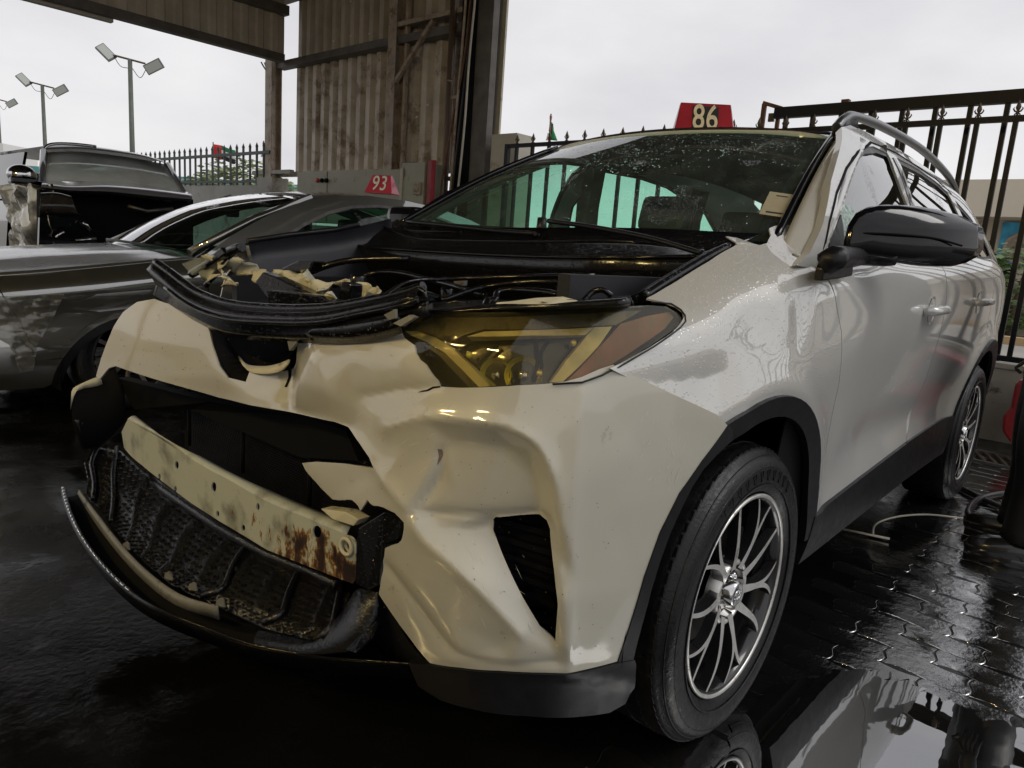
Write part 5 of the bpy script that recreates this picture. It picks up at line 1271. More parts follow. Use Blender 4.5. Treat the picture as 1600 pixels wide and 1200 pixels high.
# torn rubber sheet hanging at the near end
sheet = [PY([(470, 985, -.80), (505, 985, -.80), (530, 965, -.79), (545, 940, -.78), (560, 920, -.78), (590, 925, -.775)]),
         PY([(400, 985, -.84), (450, 1000, -.84), (500, 1003, -.83), (548, 985, -.81), (575, 960, -.79), (592, 945, -.775)]),
         PY([(380, 1010, -.88), (450, 1020, -.86), (510, 1022, -.84), (555, 1015, -.82), (575, 1000, -.80), (588, 970, -.78)])]
loft('torn_liner', sheet, M_grime, suv, n=30, solid=.003)
slab('torn_liner', PY([(540, 1015, -.84), (556, 1020, -.82), (576, 1000, -.80), (588, 970, -.785), (570, 985, -.80)]), M_grime, suv, (0, .01, 0))
loft('bumper_bracket', [PY([(592, 928, -.75), (610, 955, -.75), (640, 1005, -.75), (668, 1036, -.75)]), PY([(560, 960, -.70), (570, 1000, -.70), (600, 1030, -.70), (640, 1050, -.70)])], M_dark, suv, n=10)

# ---- black slam-panel trims above the grille
trimA = [(238, 412, -.80), (262, 430, -.80), (300, 458, -.80), (350, 477, -.80), (420, 485, -.79), (500, 485, -.78), (570, 474, -.765), (625, 462, -.75), (655, 452, -.74)]
trimB = [(236, 430, -.80), (262, 450, -.81), (300, 478, -.82), (350, 497, -.82), (420, 503, -.81), (500, 503, -.80), (570, 490, -.78), (630, 478, -.765), (660, 468, -.75)]
trimC = [(240, 460, -.78), (268, 476, -.79), (300, 492, -.80), (345, 512, -.80), (420, 520, -.79), (490, 520, -.79), (560, 506, -.78), (630, 490, -.76), (662, 478, -.75)]
A3, B3, C3 = PY(trimA), PY(trimB), PY(trimC)
loft('slam_panel', [[q+Vector((0, .05, -.012)) for q in A3], A3, [(a+c)/2+Vector((0, -.012, -.0)) for a, c in zip(A3, B3)], B3, [(a+c)/2+Vector((0, .012, -.0)) for a, c in zip(B3, C3)], C3, [q+Vector((0, .02, -.02)) for q in C3]], M_blackwet, suv, n=60, solid=.004)
b = MB(); b.tube(catmull([q+Vector((0, .01, .004)) for q in A3], 6), .011, 10); b.build('rubber_seal', M_blackwet, suv)
b = MB(); b.tube(catmull([q+Vector((0, -.006, .0)) for q in B3[1:]], 6), .006, 8); b.build('trim_edge', M_blackwet, suv)
bar0 = PY([(490, 512, -.80), (540, 502, -.79), (610, 492, -.78), (618, 482, -.775)]); bar1 = PY([(478, 520, -.80), (545, 520, -.79), (612, 505, -.78), (622, 492, -.775)])
loft('lower_bar', [bar0, bar1, [q+Vector((0, .02, -.02)) for q in bar1]], M_blackwet, suv, n=20, solid=.004)
slab('broken_clip', PY([(600, 492, -.79), (617, 483, -.79), (617, 497, -.79), (607, 500, -.79)]), M_greyplastic, suv, (0, .006, 0))
slab('broken_clip', PY([(614, 505, -.79), (640, 492, -.78), (648, 496, -.78), (626, 510, -.79)]), M_greyplastic, suv, (0, .01, 0))
slab('broken_clip', PY([(628, 470, -.76), (660, 462, -.75), (668, 470, -.75), (650, 480, -.75)]), M_blackwet, suv, (0, .02, 0))
b = MB()
for pt_ in ([(612, 474), (640, 470), (664, 468)], [(620, 486), (648, 478), (668, 474)], [(655, 450), (664, 456), (666, 470)]): b.tube([P(a, c, Y=-.75) for a, c in pt_], .004, 6)
b.build('loose_cable', M_blackwet, suv)
# emblem recess behind the notch
loft('emblem_recess', [PY([(330, 508, -.77), (338, 545, -.77), (360, 588, -.76), (392, 600, -.75)]), PY([(345, 512, -.70), (365, 545, -.68), (385, 570, -.67), (420, 590, -.67)]), PY([(455, 500, -.66), (460, 540, -.66), (450, 560, -.67), (440, 585, -.70)])], M_dark, suv, n=14)
loft('recess_ledge', [PY([(372, 556, -.72), (386, 570, -.735), (412, 573, -.745), (432, 570, -.75), (453, 562, -.75)]), PY([(380, 570, -.76), (394, 582, -.765), (420, 584, -.77), (440, 579, -.765), (450, 568, -.765)])], M_primer, suv, n=16)
slab('broken_clip', PY([(446, 519, -.775), (478, 508, -.775), (486, 518, -.775), (466, 532, -.775), (452, 548, -.775)]), M_greyplastic, suv, (0, .01, 0))
# ---- far-side lamp remains and crumpled cream structure in the bay
crump = [
 ([(312, 420), (326, 402), (345, 395), (352, 412), (338, 432), (330, 446), (322, 440)], -.56),
 ([(340, 398), (372, 402), (388, 412), (400, 428), (380, 432), (362, 424), (350, 412)], -.50),
 ([(345, 420), (360, 436), (372, 446), (350, 448)], -.58),
 ([(410, 428), (440, 424), (480, 424), (500, 440), (520, 452), (500, 458), (455, 458), (425, 450)], -.50),
 ([(396, 426), (412, 420), (424, 426), (418, 444), (400, 440)], -.52),
 ([(522, 438), (570, 444), (600, 458), (580, 472), (545, 476), (528, 462)], -.40),
 ([(495, 462), (520, 456), (520, 470), (500, 474)], -.60),
]
def crumple(name, pp, y, m_, amp=.022, st=5., parent=suv, sc=22):
    V, F = fill([tuple(map(float, q)) for q in pp], [], st); b = MB(); k_ = random.uniform(0, 50)
    vs = []
    for q in V:
        p = P(q[0], q[1], Y=y); p.y += amp*(mnoise.noise(p*sc+Vector((k_, 0, 0)))+.5*mnoise.noise(p*sc*2.3)); p.z += amp*.3*mnoise.noise(p*sc*1.3+Vector((9, k_, 0))); vs.append(b.bm.verts.new(p))
    for t in F: b.bm.faces.new([vs[int(a)] for a in t]).smooth = True
    return b.build(name, m_, parent, solid=.004)
for i, (pp, y) in enumerate(crump): crumple('crumpled_bracket', jag(pp+[pp[0]], 1.5, 2, i)[:-1], y, M_primer, .05)
darkb = [([(398, 440), (410, 425), (428, 432), (470, 452), (520, 470), (470, 478), (420, 470)], -.56), ([(415, 452), (500, 462), (522, 474), (420, 478)], -.62),
         ([(438, 420), (466, 406), (490, 408), (482, 424), (450, 426)], -.48), ([(330, 398), (344, 386), (352, 396), (342, 404)], -.58), ([(524, 470), (534, 440), (548, 444), (546, 474)], -.48)]
for pp, y in darkb: slab('broken_duct', [P(a, c, Y=y) for a, c in pp], M_blackwet, suv, (0, .04, 0), .004)
b = MB(); b.tube(catmull([P(a, c, Y=-.45) for a, c in [(410, 444), (420, 432), (440, 426), (455, 424)]], 4), .004, 6); b.tube(catmull([P(a, c, Y=-.4) for a, c in [(462, 424), (468, 414), (478, 420), (480, 432)]], 4), .007, 6); b.build('coolant_pipe', M_primer, suv)
b = MB(); b.tube(catmull([P(a, c, Y=-.56) for a, c in [(300, 428), (330, 410), (360, 392), (378, 386)]], 4), .014, 8); b.tube(catmull([P(a, c, Y=-.55) for a, c in [(322, 446), (345, 418), (358, 398)]], 4), .009, 8); b.build('far_lamp_frame', M_blackwet, suv)
slab('far_lamp_lens', PY([(284, 412, -.60), (305, 404, -.58), (345, 394, -.55), (330, 408, -.56), (300, 430, -.60)]), glass('clear_far_lens', (.85, .9, .9), body=(.5, .5, .48), bodyamt=.4), suv, (0, .01, 0))
# far inner wing: dark apron with black seal on its top edge, cream wing edge beyond
apr_t = PX([(372, 398, -.70), (386, 380, -.70), (450, 370, -.70), (520, 362, -.70), (560, 354, -.70), (610, 342, -.70)])
apr_b = PX([(372, 440, -.66), (396, 436, -.66), (450, 432, -.66), (520, 425, -.66), (560, 415, -.66), (610, 410, -.66)])
loft('inner_wing_apron', [apr_t, [(a+c)/2+Vector((.02, 0, 0)) for a, c in zip(apr_t, apr_b)], apr_b, [q+Vector((.1, 0, -.2)) for q in apr_b]], M_apron, suv, n=24)
b = MB(); b.tube([q+Vector((0, 0, .006)) for q in apr_t[1:5]], .009, 8); b.build('rubber_seal', M_black, suv)
b = MB(); b.tube(catmull(PX([(386, 384, -.67), (390, 400, -.67), (396, 424, -.66)]), 4), .006, 6); b.build('grey_stay', M_greyplastic, suv)
# bay sides / floor / rear wall
b = MB(); b.box((0, .16, .86), (1.42, .03, .50)); b.box((0, -.22, .56), (1.3, .74, .02)); b.box((.66, -.15, .85), (.03, .7, .46)); b.box((-.64, -.15, .80), (.03, .7, .36)); b.build('bay_walls', M_bay, suv)
b = MB(); b.box((.05, -.16, .76), (.62, .42, .24), None, .03); b.box((-.42, -.2, .80), (.2, .28, .2), None, .02); b.box((.45, -.3, .84), (.2, .2, .18), None, .02)
b.tube(catmull([(-.3, -.4, .85), (-.1, -.35, .93), (.2, -.3, .9), (.4, -.2, .93)], 5), .03, 10); b.build('engine_block', M_bay, suv)
# cowl: two black steps across the bay under the windscreen
l0 = PY([(512, 374, .02), (560, 386, -.02), (640, 393, -.05), (800, 402, -.05), (960, 405, -.04), (1100, 403, .04)])
l1 = PY([(560, 366, .06), (600, 372, .05), (680, 379, .03), (820, 384, .03), (980, 384, .05), (1120, 397, .10)])
l2 = PY([(590, 352, .12), (640, 372, .08), (700, 377, .06), (820, 379, .06), (980, 380, .08), (1100, 394, .12)])
l3 = PY([(620, 343, .22), (650, 352, .16), (730, 357, .13), (850, 356, .12), (1000, 357, .14), (1190, 366, .22)])
dn = [q+Vector((0, .03, -.05)) for q in l0]; dn2 = [q+Vector((0, .14, -.30)) for q in l0]
loft('cowl_panel', [dn2, dn, l0, [(a+c)/2+Vector((0, 0, -.006)) for a, c in zip(l0, l1)], l1, l2, [(a+c)/2+Vector((0, .0, -.012)) for a, c in zip(l2, l3)], l3], M_blackwet, suv, n=60, solid=.004)
b = MB(); b.tube(catmull([q+Vector((0, 0, .004)) for q in l0], 6), .0055, 8); b.build('cowl_seal', M_blackwet, suv)
b = MB(); b.tube(catmull([q+Vector((0, 0, .004)) for q in l2], 6), .004, 8); b.build('cowl_seal', M_blackwet, suv)
# cowl fixings
for a, c in ((618, 430), (748, 424), (1010, 404)): pass
for a, c in ((600, 425), (657, 428), (780, 442)):
    q = P(a, c, Y=.10); b = MB(); b.lathe([(0, .008), (-.006, .007), (-.008, .0)], 12, q, 'Y'); b.build('bolt', M_steel, suv)
# wipers
for pts_ in ([(860, 352, .10), (930, 362, .08), (1010, 378, .05), (1060, 392, .04), (1098, 404, .03)], [(640, 352, .14), (700, 358, .11), (770, 366, .09), (840, 372, .08)]):
    b = MB(); l = catmull([P(a, c, Y=y) for a, c, y in pts_], 5); b.tube([Vector(q)+Vector((0, -.012, .012)) for q in l], .007, 8); o = b.build('wiper_arm', M_black, suv)
    b = MB(); b.tube([Vector(q)+Vector((0, .006, .010)) for q in l], .004, 6); b.build('wiper_blade', M_black, o)
b = MB(); b.lathe([(0, .016), (.03, .014), (.032, 0.0001)], 14, P(846, 356, Y=.10), 'Z'); b.build('wiper_pivot', M_black, suv, recalc=False)
b = MB(); b.tube(catmull(PY([(655, 352, .16), (668, 346, .16), (680, 352, .15)]), 4), .004, 6); b.tube(catmull(PY([(602, 340, .24), (615, 350, .2), (640, 360, .14), (720, 362, .12)]), 4), .004, 6); b.build('washer_hose', M_blackwet, suv)
# near side: black hood seal along the wing edge
sl0 = [(1012, 462), (1040, 444), (1070, 426), (1108, 403), (1140, 386), (1148, 387)]
b = MB(); l = catmull([SL.pt(a, c) + Vector((-.012, 0, -.004)) for a, c in sl0], 5); b.tube(l, .012, 8); b.tube([Vector(q)+Vector((-.022, 0, -.008)) for q in l], .010, 8); b.build('wing_edge_seal', M_blackwet, suv)
loft('wing_inner_strip', [[Vector(q)+Vector((-.02, 0, -.01)) for q in l], [Vector(q)+Vector((-.06, .0, -.06)) for q in l]], M_black, suv, n=20, sm=0)
slab('torn_wing_flap', [SL.pt(1150, 380)+Vector((0, 0, .002)), P(1134, 369, Y=.12), P(1150, 371, Y=.13), P(1168, 377, Y=.14), SL.pt(1186, 384)], M_paint, suv, (0, 0, -.003))
slab('wiper_cover', PY([(1112, 402, .05), (1125, 386, .07), (1147, 379, .10), (1150, 384, .10), (1128, 396, .06)]), M_black, suv, (0, 0, -.01))
# headlamp carrier above the near lamp: cream bracket with two holes, black tray, cables
slab('lamp_carrier', PY([(768, 482, -.62), (776, 472, -.60), (800, 470, -.58), (838, 465, -.56), (880, 463, -.55), (900, 468, -.54), (918, 478, -.56), (850, 480, -.62)]), M_primer, suv, (0, 0, -.012), .002)
for a, c in ((852, 474), (892, 470)):
    b = MB(); b.lathe([(0.002, .009), (.002, .0001)], 12, P(a, c, Z=P(a, c, Y=-.59)[2]+.0), 'Z'); b.build('bolt', M_dark, suv, recalc=False)
b = MB(); b.tube(catmull(PY([(775, 470, -.50), (778, 457, -.48), (800, 453, -.46), (850, 456, -.46), (872, 461, -.46)]), 5), .007, 8); b.build('hose', M_blackwet, suv)
b = MB(); b.tube(catmull(PY([(688, 485, -.6), (700, 474, -.58), (722, 472, -.57), (745, 478, -.58), (758, 485, -.6)]), 5), .005, 8); b.build('wiring_loom', M_blackwet, suv); b = MB(); b.tube(catmull(PY([(910, 472, -.5), (925, 457, -.48), (942, 453, -.47), (956, 462, -.46)]), 5), .006, 8); b.build('wiring_loom', M_blackwet, suv); b = MB(); b.tube(catmull(PY([(758, 484, -.6), (764, 470, -.58), (776, 472, -.57)]), 5), .009, 8); b.build('wiring_loom', M_blackwet, suv)
lt = PY([(640, 488, -.70), (720, 483, -.69), (860, 480, -.66), (985, 473, -.62)]); lt2 = PY([(650, 476, -.55), (730, 470, -.52), (860, 470, -.5), (985, 463, -.45)])
loft('lamp_top_shield', [[FB.pt(a, c, -.004) for a, c in ((640, 492), (720, 488), (860, 484), (985, 478))], lt, lt2, [q+Vector((0, .05, -.06)) for q in lt2]], M_blackwet, suv, n=20)

# ---- door mirror
mir = empty('door_mirror', (0, 0, 0)); mir.parent = suv
outl = [(1322, 402), (1325, 380), (1332, 352), (1345, 332), (1362, 323), (1385, 319), (1415, 320), (1445, 325), (1472, 333), (1495, 345), (1507, 352), (1508, 362), (1508, 384), (1500, 397), (1480, 408), (1455, 414), (1420, 414), (1380, 408), (1345, 404)]
def mdep(a): return .44+(a-1320)/190*.33*.75
cps = [P(a, c, Y=mdep(a)) for a, c in outl]
cen = sum(cps, Vector())/len(cps)
b = MB(); rings = []
for k, (s_, dy) in enumerate([(1.0, .085), (1.015, .05), (1.0, .01), (.94, -.03), (.82, -.058), (.62, -.075), (.35, -.085), (.08, -.088)]):
    rings.append([b.bm.verts.new(cen+(q-cen)*s_+Vector((.35*dy, dy, .0))) for q in cps])
for A, B_ in zip(rings[:-1], rings[1:]):
    for j in range(len(A)): f = b.bm.faces.new((A[j], A[(j+1) % len(A)], B_[(j+1) % len(A)], B_[j])); f.smooth = True
b.bm.faces.new(rings[-1]).smooth = True; b.bm.faces.new(rings[0][::-1])
b.build('mirror_shell', M_piano, mir)
b = MB(); b.prism([cen+(q-cen)*.9+Vector((.032, .090, 0)) for q in cps], 0, (.001, .003, 0)); b.build('mirror_glass', mat('mirror_glass', (.8, .8, .8), rough=.02, metal=1), mir)
b = MB(); b.prism([P(a, c, X=.905) for a, c in [(1271, 438), (1274, 418), (1283, 400), (1296, 392), (1318, 388), (1322, 396), (1318, 430), (1300, 434)]], 0, (.022, 0, 0)); 
b.build('mirror_base', M_black, mir, bevel=.004)
b = MB(); arm = [P(1290, 412, X=.92), P(1310, 402, X=.94), P(1345, 402, Y=.47), P(1400, 404, Y=.53)]; b.tube(catmull(arm, 4), [.030]*4+[.026]*4+[.022]*4+[.018], 10); b.build('mirror_arm', M_black, mir)
b = MB(); b.tube(catmull([q+Vector((.0, -.012, -.004)) for q in (P(1335, 362, Y=.44), P(1400, 364, Y=.49), P(1460, 370, Y=.59), P(1505, 382, Y=.66))], 5), .0028, 6); b.build('mirror_seam', M_dark, mir)
# far mirror
fm_ = MB(); fm_.box((-1.02, .50, 1.20), (.2, .10, .14), None, .035); fm_.box((-.92, .48, 1.15), (.08, .06, .05), None, .01); fm_.build('door_mirror', M_piano, suv)
# quarter triangle with shattered glass behind the mirror
patch('sail_panel', GS, [(.33, 1.135), (.36, 1.20), (.50, 1.275), (.47, 1.18), (.47, 1.14)], M_chrome if False else M_black, suv, st=.03, px=False, off=.004, thick=.01)
patch('shattered_pane', GS, GS.pk([(1309, 322), (1318, 316), (1334, 322), (1340, 334), (1331, 352), (1325, 378), (1322, 400), (1312, 398)]), G_shatter, suv, st=.02, px=False, off=-.006, thick=.002)

# ---- interior
b = MB(); b.box((0, .62, .98), (1.42, .55, .22), None, .05); b.box((0, .55, .80), (.36, .9, .3), None, .03); b.build('dashboard', M_trim, suv)
b = MB(); c = Vector((.37, .84, 1.02)); q = Matrix.Rotation(radians(-65), 3, 'X')
b.tube([c+q@Vector((.185*cos(t), .185*sin(t), 0)) for t in np.linspace(0, 2*pi, 33)[:-1]], .014, 8, closed=True); b.box(c, (.34, .04, .05), q, .01); b.box(c+Vector((0, -.06, 0)), (.1, .12, .1), q, .02); b.build('steering_wheel', M_seat, suv)
def seat(x, y, wdt=.50):
    s = empty('seat', (x, y, 0)); s.parent = suv
    b = MB(); b.box((0, 0, .62), (wdt, .50, .16), None, .05); b.build('cushion', M_seat, s)
    R = Matrix.Rotation(radians(-16), 3, 'X'); b = MB(); b.box((0, .31, .93), (wdt, .13, .62), R, .05); b.build('backrest', M_seat, s)
    b = MB(); b.box((0, .40, 1.34), (.27, .10, .18), R, .04); b.box((.06, .385, 1.24), (.015, .015, .1), R); b.box((-.06, .385, 1.24), (.015, .015, .1), R); b.build('headrest', M_seat, s)
seat(.38, 1.22); seat(-.38, 1.22)
seat(.40, 2.15, .46); seat(-.40, 2.15, .46); seat(0, 2.17, .36)
b = MB(); b.box((0, 3.0, .98), (1.3, .7, .04)); b.build('parcel_shelf', M_trim, suv)
b = MB(); b.box((0, .84, 1.47), (.24, .03, .07), Matrix.Rotation(.15, 3, 'X'), .012); b.tube([(0, .84, 1.50), (0, .88, 1.55)], .012, 8); b.build('rear_view_mirror', M_dark, suv)
for x in (-.72, .72):
    s = 1 if x > 0 else -1
    b = MB(); b.beam((x*.98, 1.37, 1.12), (x*.86, 1.33, 1.58), .06, .10); b.beam((x*.96, 2.40, 1.18), (x*.83, 2.36, 1.54), .06, .08); b.build('inner_pillar', M_trim, suv)
# ---- roof number marker
mk = empty('number_marker', (-.10, 1.40, 1.667))
tag(mk, 'dark red wedge marker reading 86 standing on the white SUV roof', 'roof marker', 'red number markers on car roofs')
M_red = mat('red_marker_paint', (.30, .018, .03), rough=.35, coat=.4, var=.15, vscale=10)
M_redlite = mat('faded_red_marker_paint', (.52, .05, .09), rough=.35, coat=.4, var=.15, vscale=10)
M_cream = mat('cream_number_paint', (.62, .55, .38), rough=.5, var=.15, vscale=40)
M_whitepaint = mat('white_number_paint', (.75, .75, .73), rough=.5)
M_numback = mat('black_number_edge', (.02, .02, .02), rough=.5)
def marker(root, red, ink, txt, w0, w1, h, dep, rz, k=.8):
    root.rotation_euler = (0, 0, rz)
    b = MB(); v = [(-w0/2, -dep/2, 0), (w0/2, -dep/2, 0), (w1/2, -dep*.12, h), (-w1/2, -dep*.12, h)]; u = [(-w0/2, dep/2, 0), (w0/2, dep/2, 0), (w1/2, dep*.12, h), (-w1/2, dep*.12, h)]
    V = [b.bm.verts.new(q) for q in v]+[b.bm.verts.new(q) for q in u]
    for f in ((0, 1, 2, 3), (5, 4, 7, 6), (1, 5, 6, 2), (4, 0, 3, 7), (3, 2, 6, 7), (4, 5, 1, 0)): b.bm.faces.new([V[i] for i in f])
    b.build('marker_body', red, root, bevel=.004)
    tilt = math.atan2(h, dep*.38)
    if txt == '86':
        b = MB(); n_ = Vector((0, -h, dep*.38)).normalized(); c_ = Vector((0, -dep*.31, h*.5))+n_*.0012; R_ = Matrix.Rotation(tilt, 3, 'X')
        b.box(c_, (.105, h*.86, .0015), R_); b.build('number_panel', M_numback, root)
    for m_, sc_, off, nm in ((M_numback, 1.0, .0025, 'number_edge'), (ink, .97, .004, 'number')):  # black outline cut slightly wider than the figures
        cu = bpy.data.curves.new(nm, 'FONT'); cu.body = txt; cu.size = h*1.22; cu.align_x = 'CENTER'; cu.align_y = 'CENTER'; cu.extrude = .0008
        cu.offset = .004 if nm == 'number_edge' else .0015; cu.space_character = 1.06
        tmp = bpy.data.objects.new('tmp', cu); COL.objects.link(tmp); dg = bpy.context.evaluated_depsgraph_get(); me = bpy.data.meshes.new_from_object(tmp.evaluated_get(dg)); bpy.data.objects.remove(tmp)
        o = link(nm, me, m_, root); n = Vector((0, -sin(tilt), cos(tilt))) if False else Vector((0, -1, 0))
        fn = Vector((0, -h, dep*.38)).normalized()
        o.location = Vector((0, -dep*.31, h*.5))+fn*off; o.rotation_euler = (tilt, 0, 0); o.scale = (k, 1, 1)
marker(mk, M_red, M_cream, '86', .25, .205, .135, .16, .62, .62)
mk.location = P(1097, 207, Y=1.25); mk.location.z = 1.634

# cracks, chips and scuffs in the cover
for pp, m_ in (([(655, 613), (662, 610), (668, 609), (677, 604), (688, 603), (689, 605), (678, 607), (670, 611)], M_dark), ([(682, 702), (687, 703), (688, 712), (685, 720), (681, 727), (683, 714)], M_rustchip := mat('exposed_primer', (.16, .12, .10), rough=.7)),
               ([(440, 566), (443, 575), (441, 590), (438, 604), (436, 604), (439, 588)], M_dark)):
    patch('paint_crack', FB, pp, m_, bumper, st=.01, off=.0012, thick=.001)
rs_ = random.Random(11)
M_scuff = mat('pale_scuff', (.62, .62, .58), rough=.6); M_dirtspot = mat('dirt_spot', (.10, .08, .05), rough=.9)
V_ = []
def scuffs(name, S, px0, px1, n, ang, ln, m_, wd=.7):
    b = MB()
    for _ in range(n):
        x = rs_.uniform(px0[0], px1[0]); y = rs_.uniform(px0[1], px1[1]); a = radians(ang+rs_.gauss(0, 12)); l = ln*rs_.uniform(.3, 1.2); w_ = wd*rs_.uniform(.4, 1.)
        q = [(x+cos(a)*l/2, y+sin(a)*l/2), (x-sin(a)*w_/2, y+cos(a)*w_/2), (x-cos(a)*l/2, y-sin(a)*l/2), (x+sin(a)*w_/2, y-cos(a)*w_/2)]
        uv = S.pk(q); p_ = S.at([u[0] for u in uv], [u[1] for u in uv], .0008)
        b.bm.faces.new([b.bm.verts.new(tuple(k)) for k in p_])
    o = b.build(name, m_, bumper if S is FB else suv, recalc=False); tag(o, kind='stuff'); return o
scuffs('scuff_marks', FB, (715, 850), (830, 985), 34, 58, 22, M_scuff); scuffs('scuff_marks', FB, (1000, 640), (1070, 760), 30, 110, 16, M_scuff, 1.1); scuffs('scuff_marks', FB, (560, 620), (700, 760), 22, 150, 22, M_scuff, .6)
scuffs('dirt_specks', FB, (600, 620), (960, 1020), 130, 60, 2.4, M_dirtspot, 1.8); scuffs('dirt_specks', FB, (180, 500), (430, 600), 60, 60, 2.4, M_dirtspot, 1.8)
scuffs('scuff_marks', SL, (1350, 560), (1460, 680), 5, 125, 12, M_scuff, .8)

# lamp internals: fine ribs on the light guides, stems and screws behind the lens
for pts_ in ([(838, 522), (842, 560), (836, 596)], [(770, 530), (748, 552), (736, 566)], [(860, 525), (848, 548), (850, 575)]):
    b = MB(); b.tube(catmull([FB.pt(a, c, -.034) for a, c in pts_], 4), .0035, 6); b.build('lamp_wire', M_dark, lamp)
for a, c in ((846, 582), (722, 548), (905, 530)):
    b = MB(); bmesh.ops.create_uvsphere(b.bm, u_segments=10, v_segments=6, radius=.006, matrix=Matrix.Translation(FB.pt(a, c, -.032))); b.build('lamp_screw', M_bowl, lamp, smooth=True)
# more bay clutter: strut tower, reservoir caps, cables
for a, c, y, r_ in ((700, 452, -.18, .022), (560, 432, -.25, .028), (965, 440, -.2, .02)):
    b = MB(); q = P(a, c, Y=y); b.lathe([(-.03, r_), (0, r_), (.006, r_*.8), (.006, .0001)], 20, q, 'Z'); b.build('reservoir_cap', M_blackwet, suv, recalc=False)
for l, r_ in (([(520, 446, -.3), (600, 425, -.2), (680, 440, -.25), (760, 462, -.35)], .009), ([(690, 470, -.45), (760, 448, -.35), (860, 440, -.3), (960, 452, -.3)], .007), ([(470, 430, -.3), (540, 408, -.2), (640, 404, -.1)], .011), ([(600, 462, -.5), (640, 440, -.4), (700, 436, -.3), (820, 432, -.2), (930, 430, -.1)], .006)):
    b = MB(); b.tube(catmull([P(a, c, Y=y) for a, c, y in l], 6), r_, 8); b.build('bay_hose', M_blackwet, suv)
for a, c, y in ((662, 463, -.5), (935, 447, -.3), (720, 440, -.25), (548, 452, -.45)):
    b = MB(); b.box(P(a, c, Y=y), (.03, .025, .02), Matrix.Rotation(.4, 3, 'Z'), .003); b.build('connector', M_greyplastic, suv)

# rain drops standing on the glass, wing, nose and black trims
def water_drop_mat():
    m, t, b = newmat('rain_drop'); b.inputs['Base Color'].default_value = (1, 1, 1, 1); b.inputs['Transmission Weight'].default_value = 1; b.inputs['IOR'].default_value = 1.33; b.inputs['Roughness'].default_value = .0
    return m
M_drop = water_drop_mat()
def drops_on(name, objs, boxes, n, r0, r1, parent, seed=1):
    rr_ = random.Random(seed); vs_, fs_ = [], []; k = 0
    for o in objs:
        me = o.data; base = len(vs_); vs_ += [tuple(v.co) for v in me.vertices]; fs_ += [tuple(base+i for i in p.vertices) for p in me.polygons]
    bv = BVHTree.FromPolygons(vs_, fs_); b = MB(); tpl = bmesh.new(); bmesh.ops.create_icosphere(tpl, subdivisions=1, radius=1); tv = [v.co.copy() for v in tpl.verts]; tf = [[v.index for v in f.verts] for f in tpl.faces]; tpl.free()
    for _ in range(n):
        x0, y0, x1, y1 = rr_.choice(boxes); px, py = rr_.uniform(x0, x1), rr_.uniform(y0, y1)
        h = bv.ray_cast(Vector(CO), Vector(rayd(px, py)).normalized())
        if h[0] is None: continue
        nrm = h[1] if h[1].dot(Vector(CO)-h[0]) > 0 else -h[1]
        if nrm.z < -.1: continue
        q = nrm.to_track_quat('Z', 'Y').to_matrix(); r = r0+(r1-r0)*rr_.random()**2.5; ex = rr_.uniform(.8, 1.3)
        nv = [b.bm.verts.new(h[0]+q@Vector((c.x*r, c.y*r*ex, c.z*r*.45))) for c in tv]
        for f in tf: b.bm.faces.new([nv[i] for i in f]).smooth = True
    o = b.build(name, M_drop, parent, recalc=False); tag(o, kind='stuff'); return o
byn = lambda n_: [o for o in bpy.data.objects if o.parent == suv and o.name.split('.')[0] == n_]
drops_on('rain_drops', [o_ws], [(820, 212, 1290, 262), (960, 208, 1290, 240), (900, 225, 1000, 270), (700, 240, 900, 300)], 1500, .0010, .0030, o_ws, 1)
drops_on('rain_drops', [o_ws], [(660, 230, 1290, 350)], 260, .0008, .0022, o_ws, 2)
drops_on('rain_drops', [bumper], [(440, 520, 620, 640), (180, 470, 330, 560)], 420, .0006, .0019, bumper, 3)
drops_on('rain_drops', byn('slam_panel')+byn('rubber_seal')+byn('trim_edge')+byn('lower_bar'), [(236, 410, 660, 520)], 900, .0006, .0019, suv, 4)
drops_on('rain_drops', byn('front_wing')[:1], [(1010, 385, 1230, 560)], 420, .0006, .0018, suv, 5)
drops_on('rain_drops', byn('cowl_panel'), [(560, 350, 1100, 410)], 500, .0007, .0020, suv, 6)
# ================================================================== grey sedan (left) 
sed = empty('sedan', (-3.85, 0, 0)); tag(sed, 'dark grey fastback sedan with a 93 roof marker beside the white SUV', 'car')
SO = Vector((-3.85, 0, 0))
def rel(l, o=SO): return [Vector(q)-o for q in l]
M_sed = mat('grey_metallic_skylit', (.30, .30, .29), rough=.40, metal=.85, coat=1., coatr=.06, drops=.25, dscale=120)  # bonnet, roof and boot copy, lightened to stand in for reflected sky
M_sed2 = mat('grey_metallic_sides', (.12, .12, .105), rough=.38, metal=.7, coat=1., coatr=.03)  # same paint kept darker on the sides, without drops
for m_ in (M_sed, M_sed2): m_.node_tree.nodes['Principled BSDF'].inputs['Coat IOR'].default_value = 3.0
M_sed.node_tree.nodes['Principled BSDF'].inputs['Coat Roughness'].default_value = .10
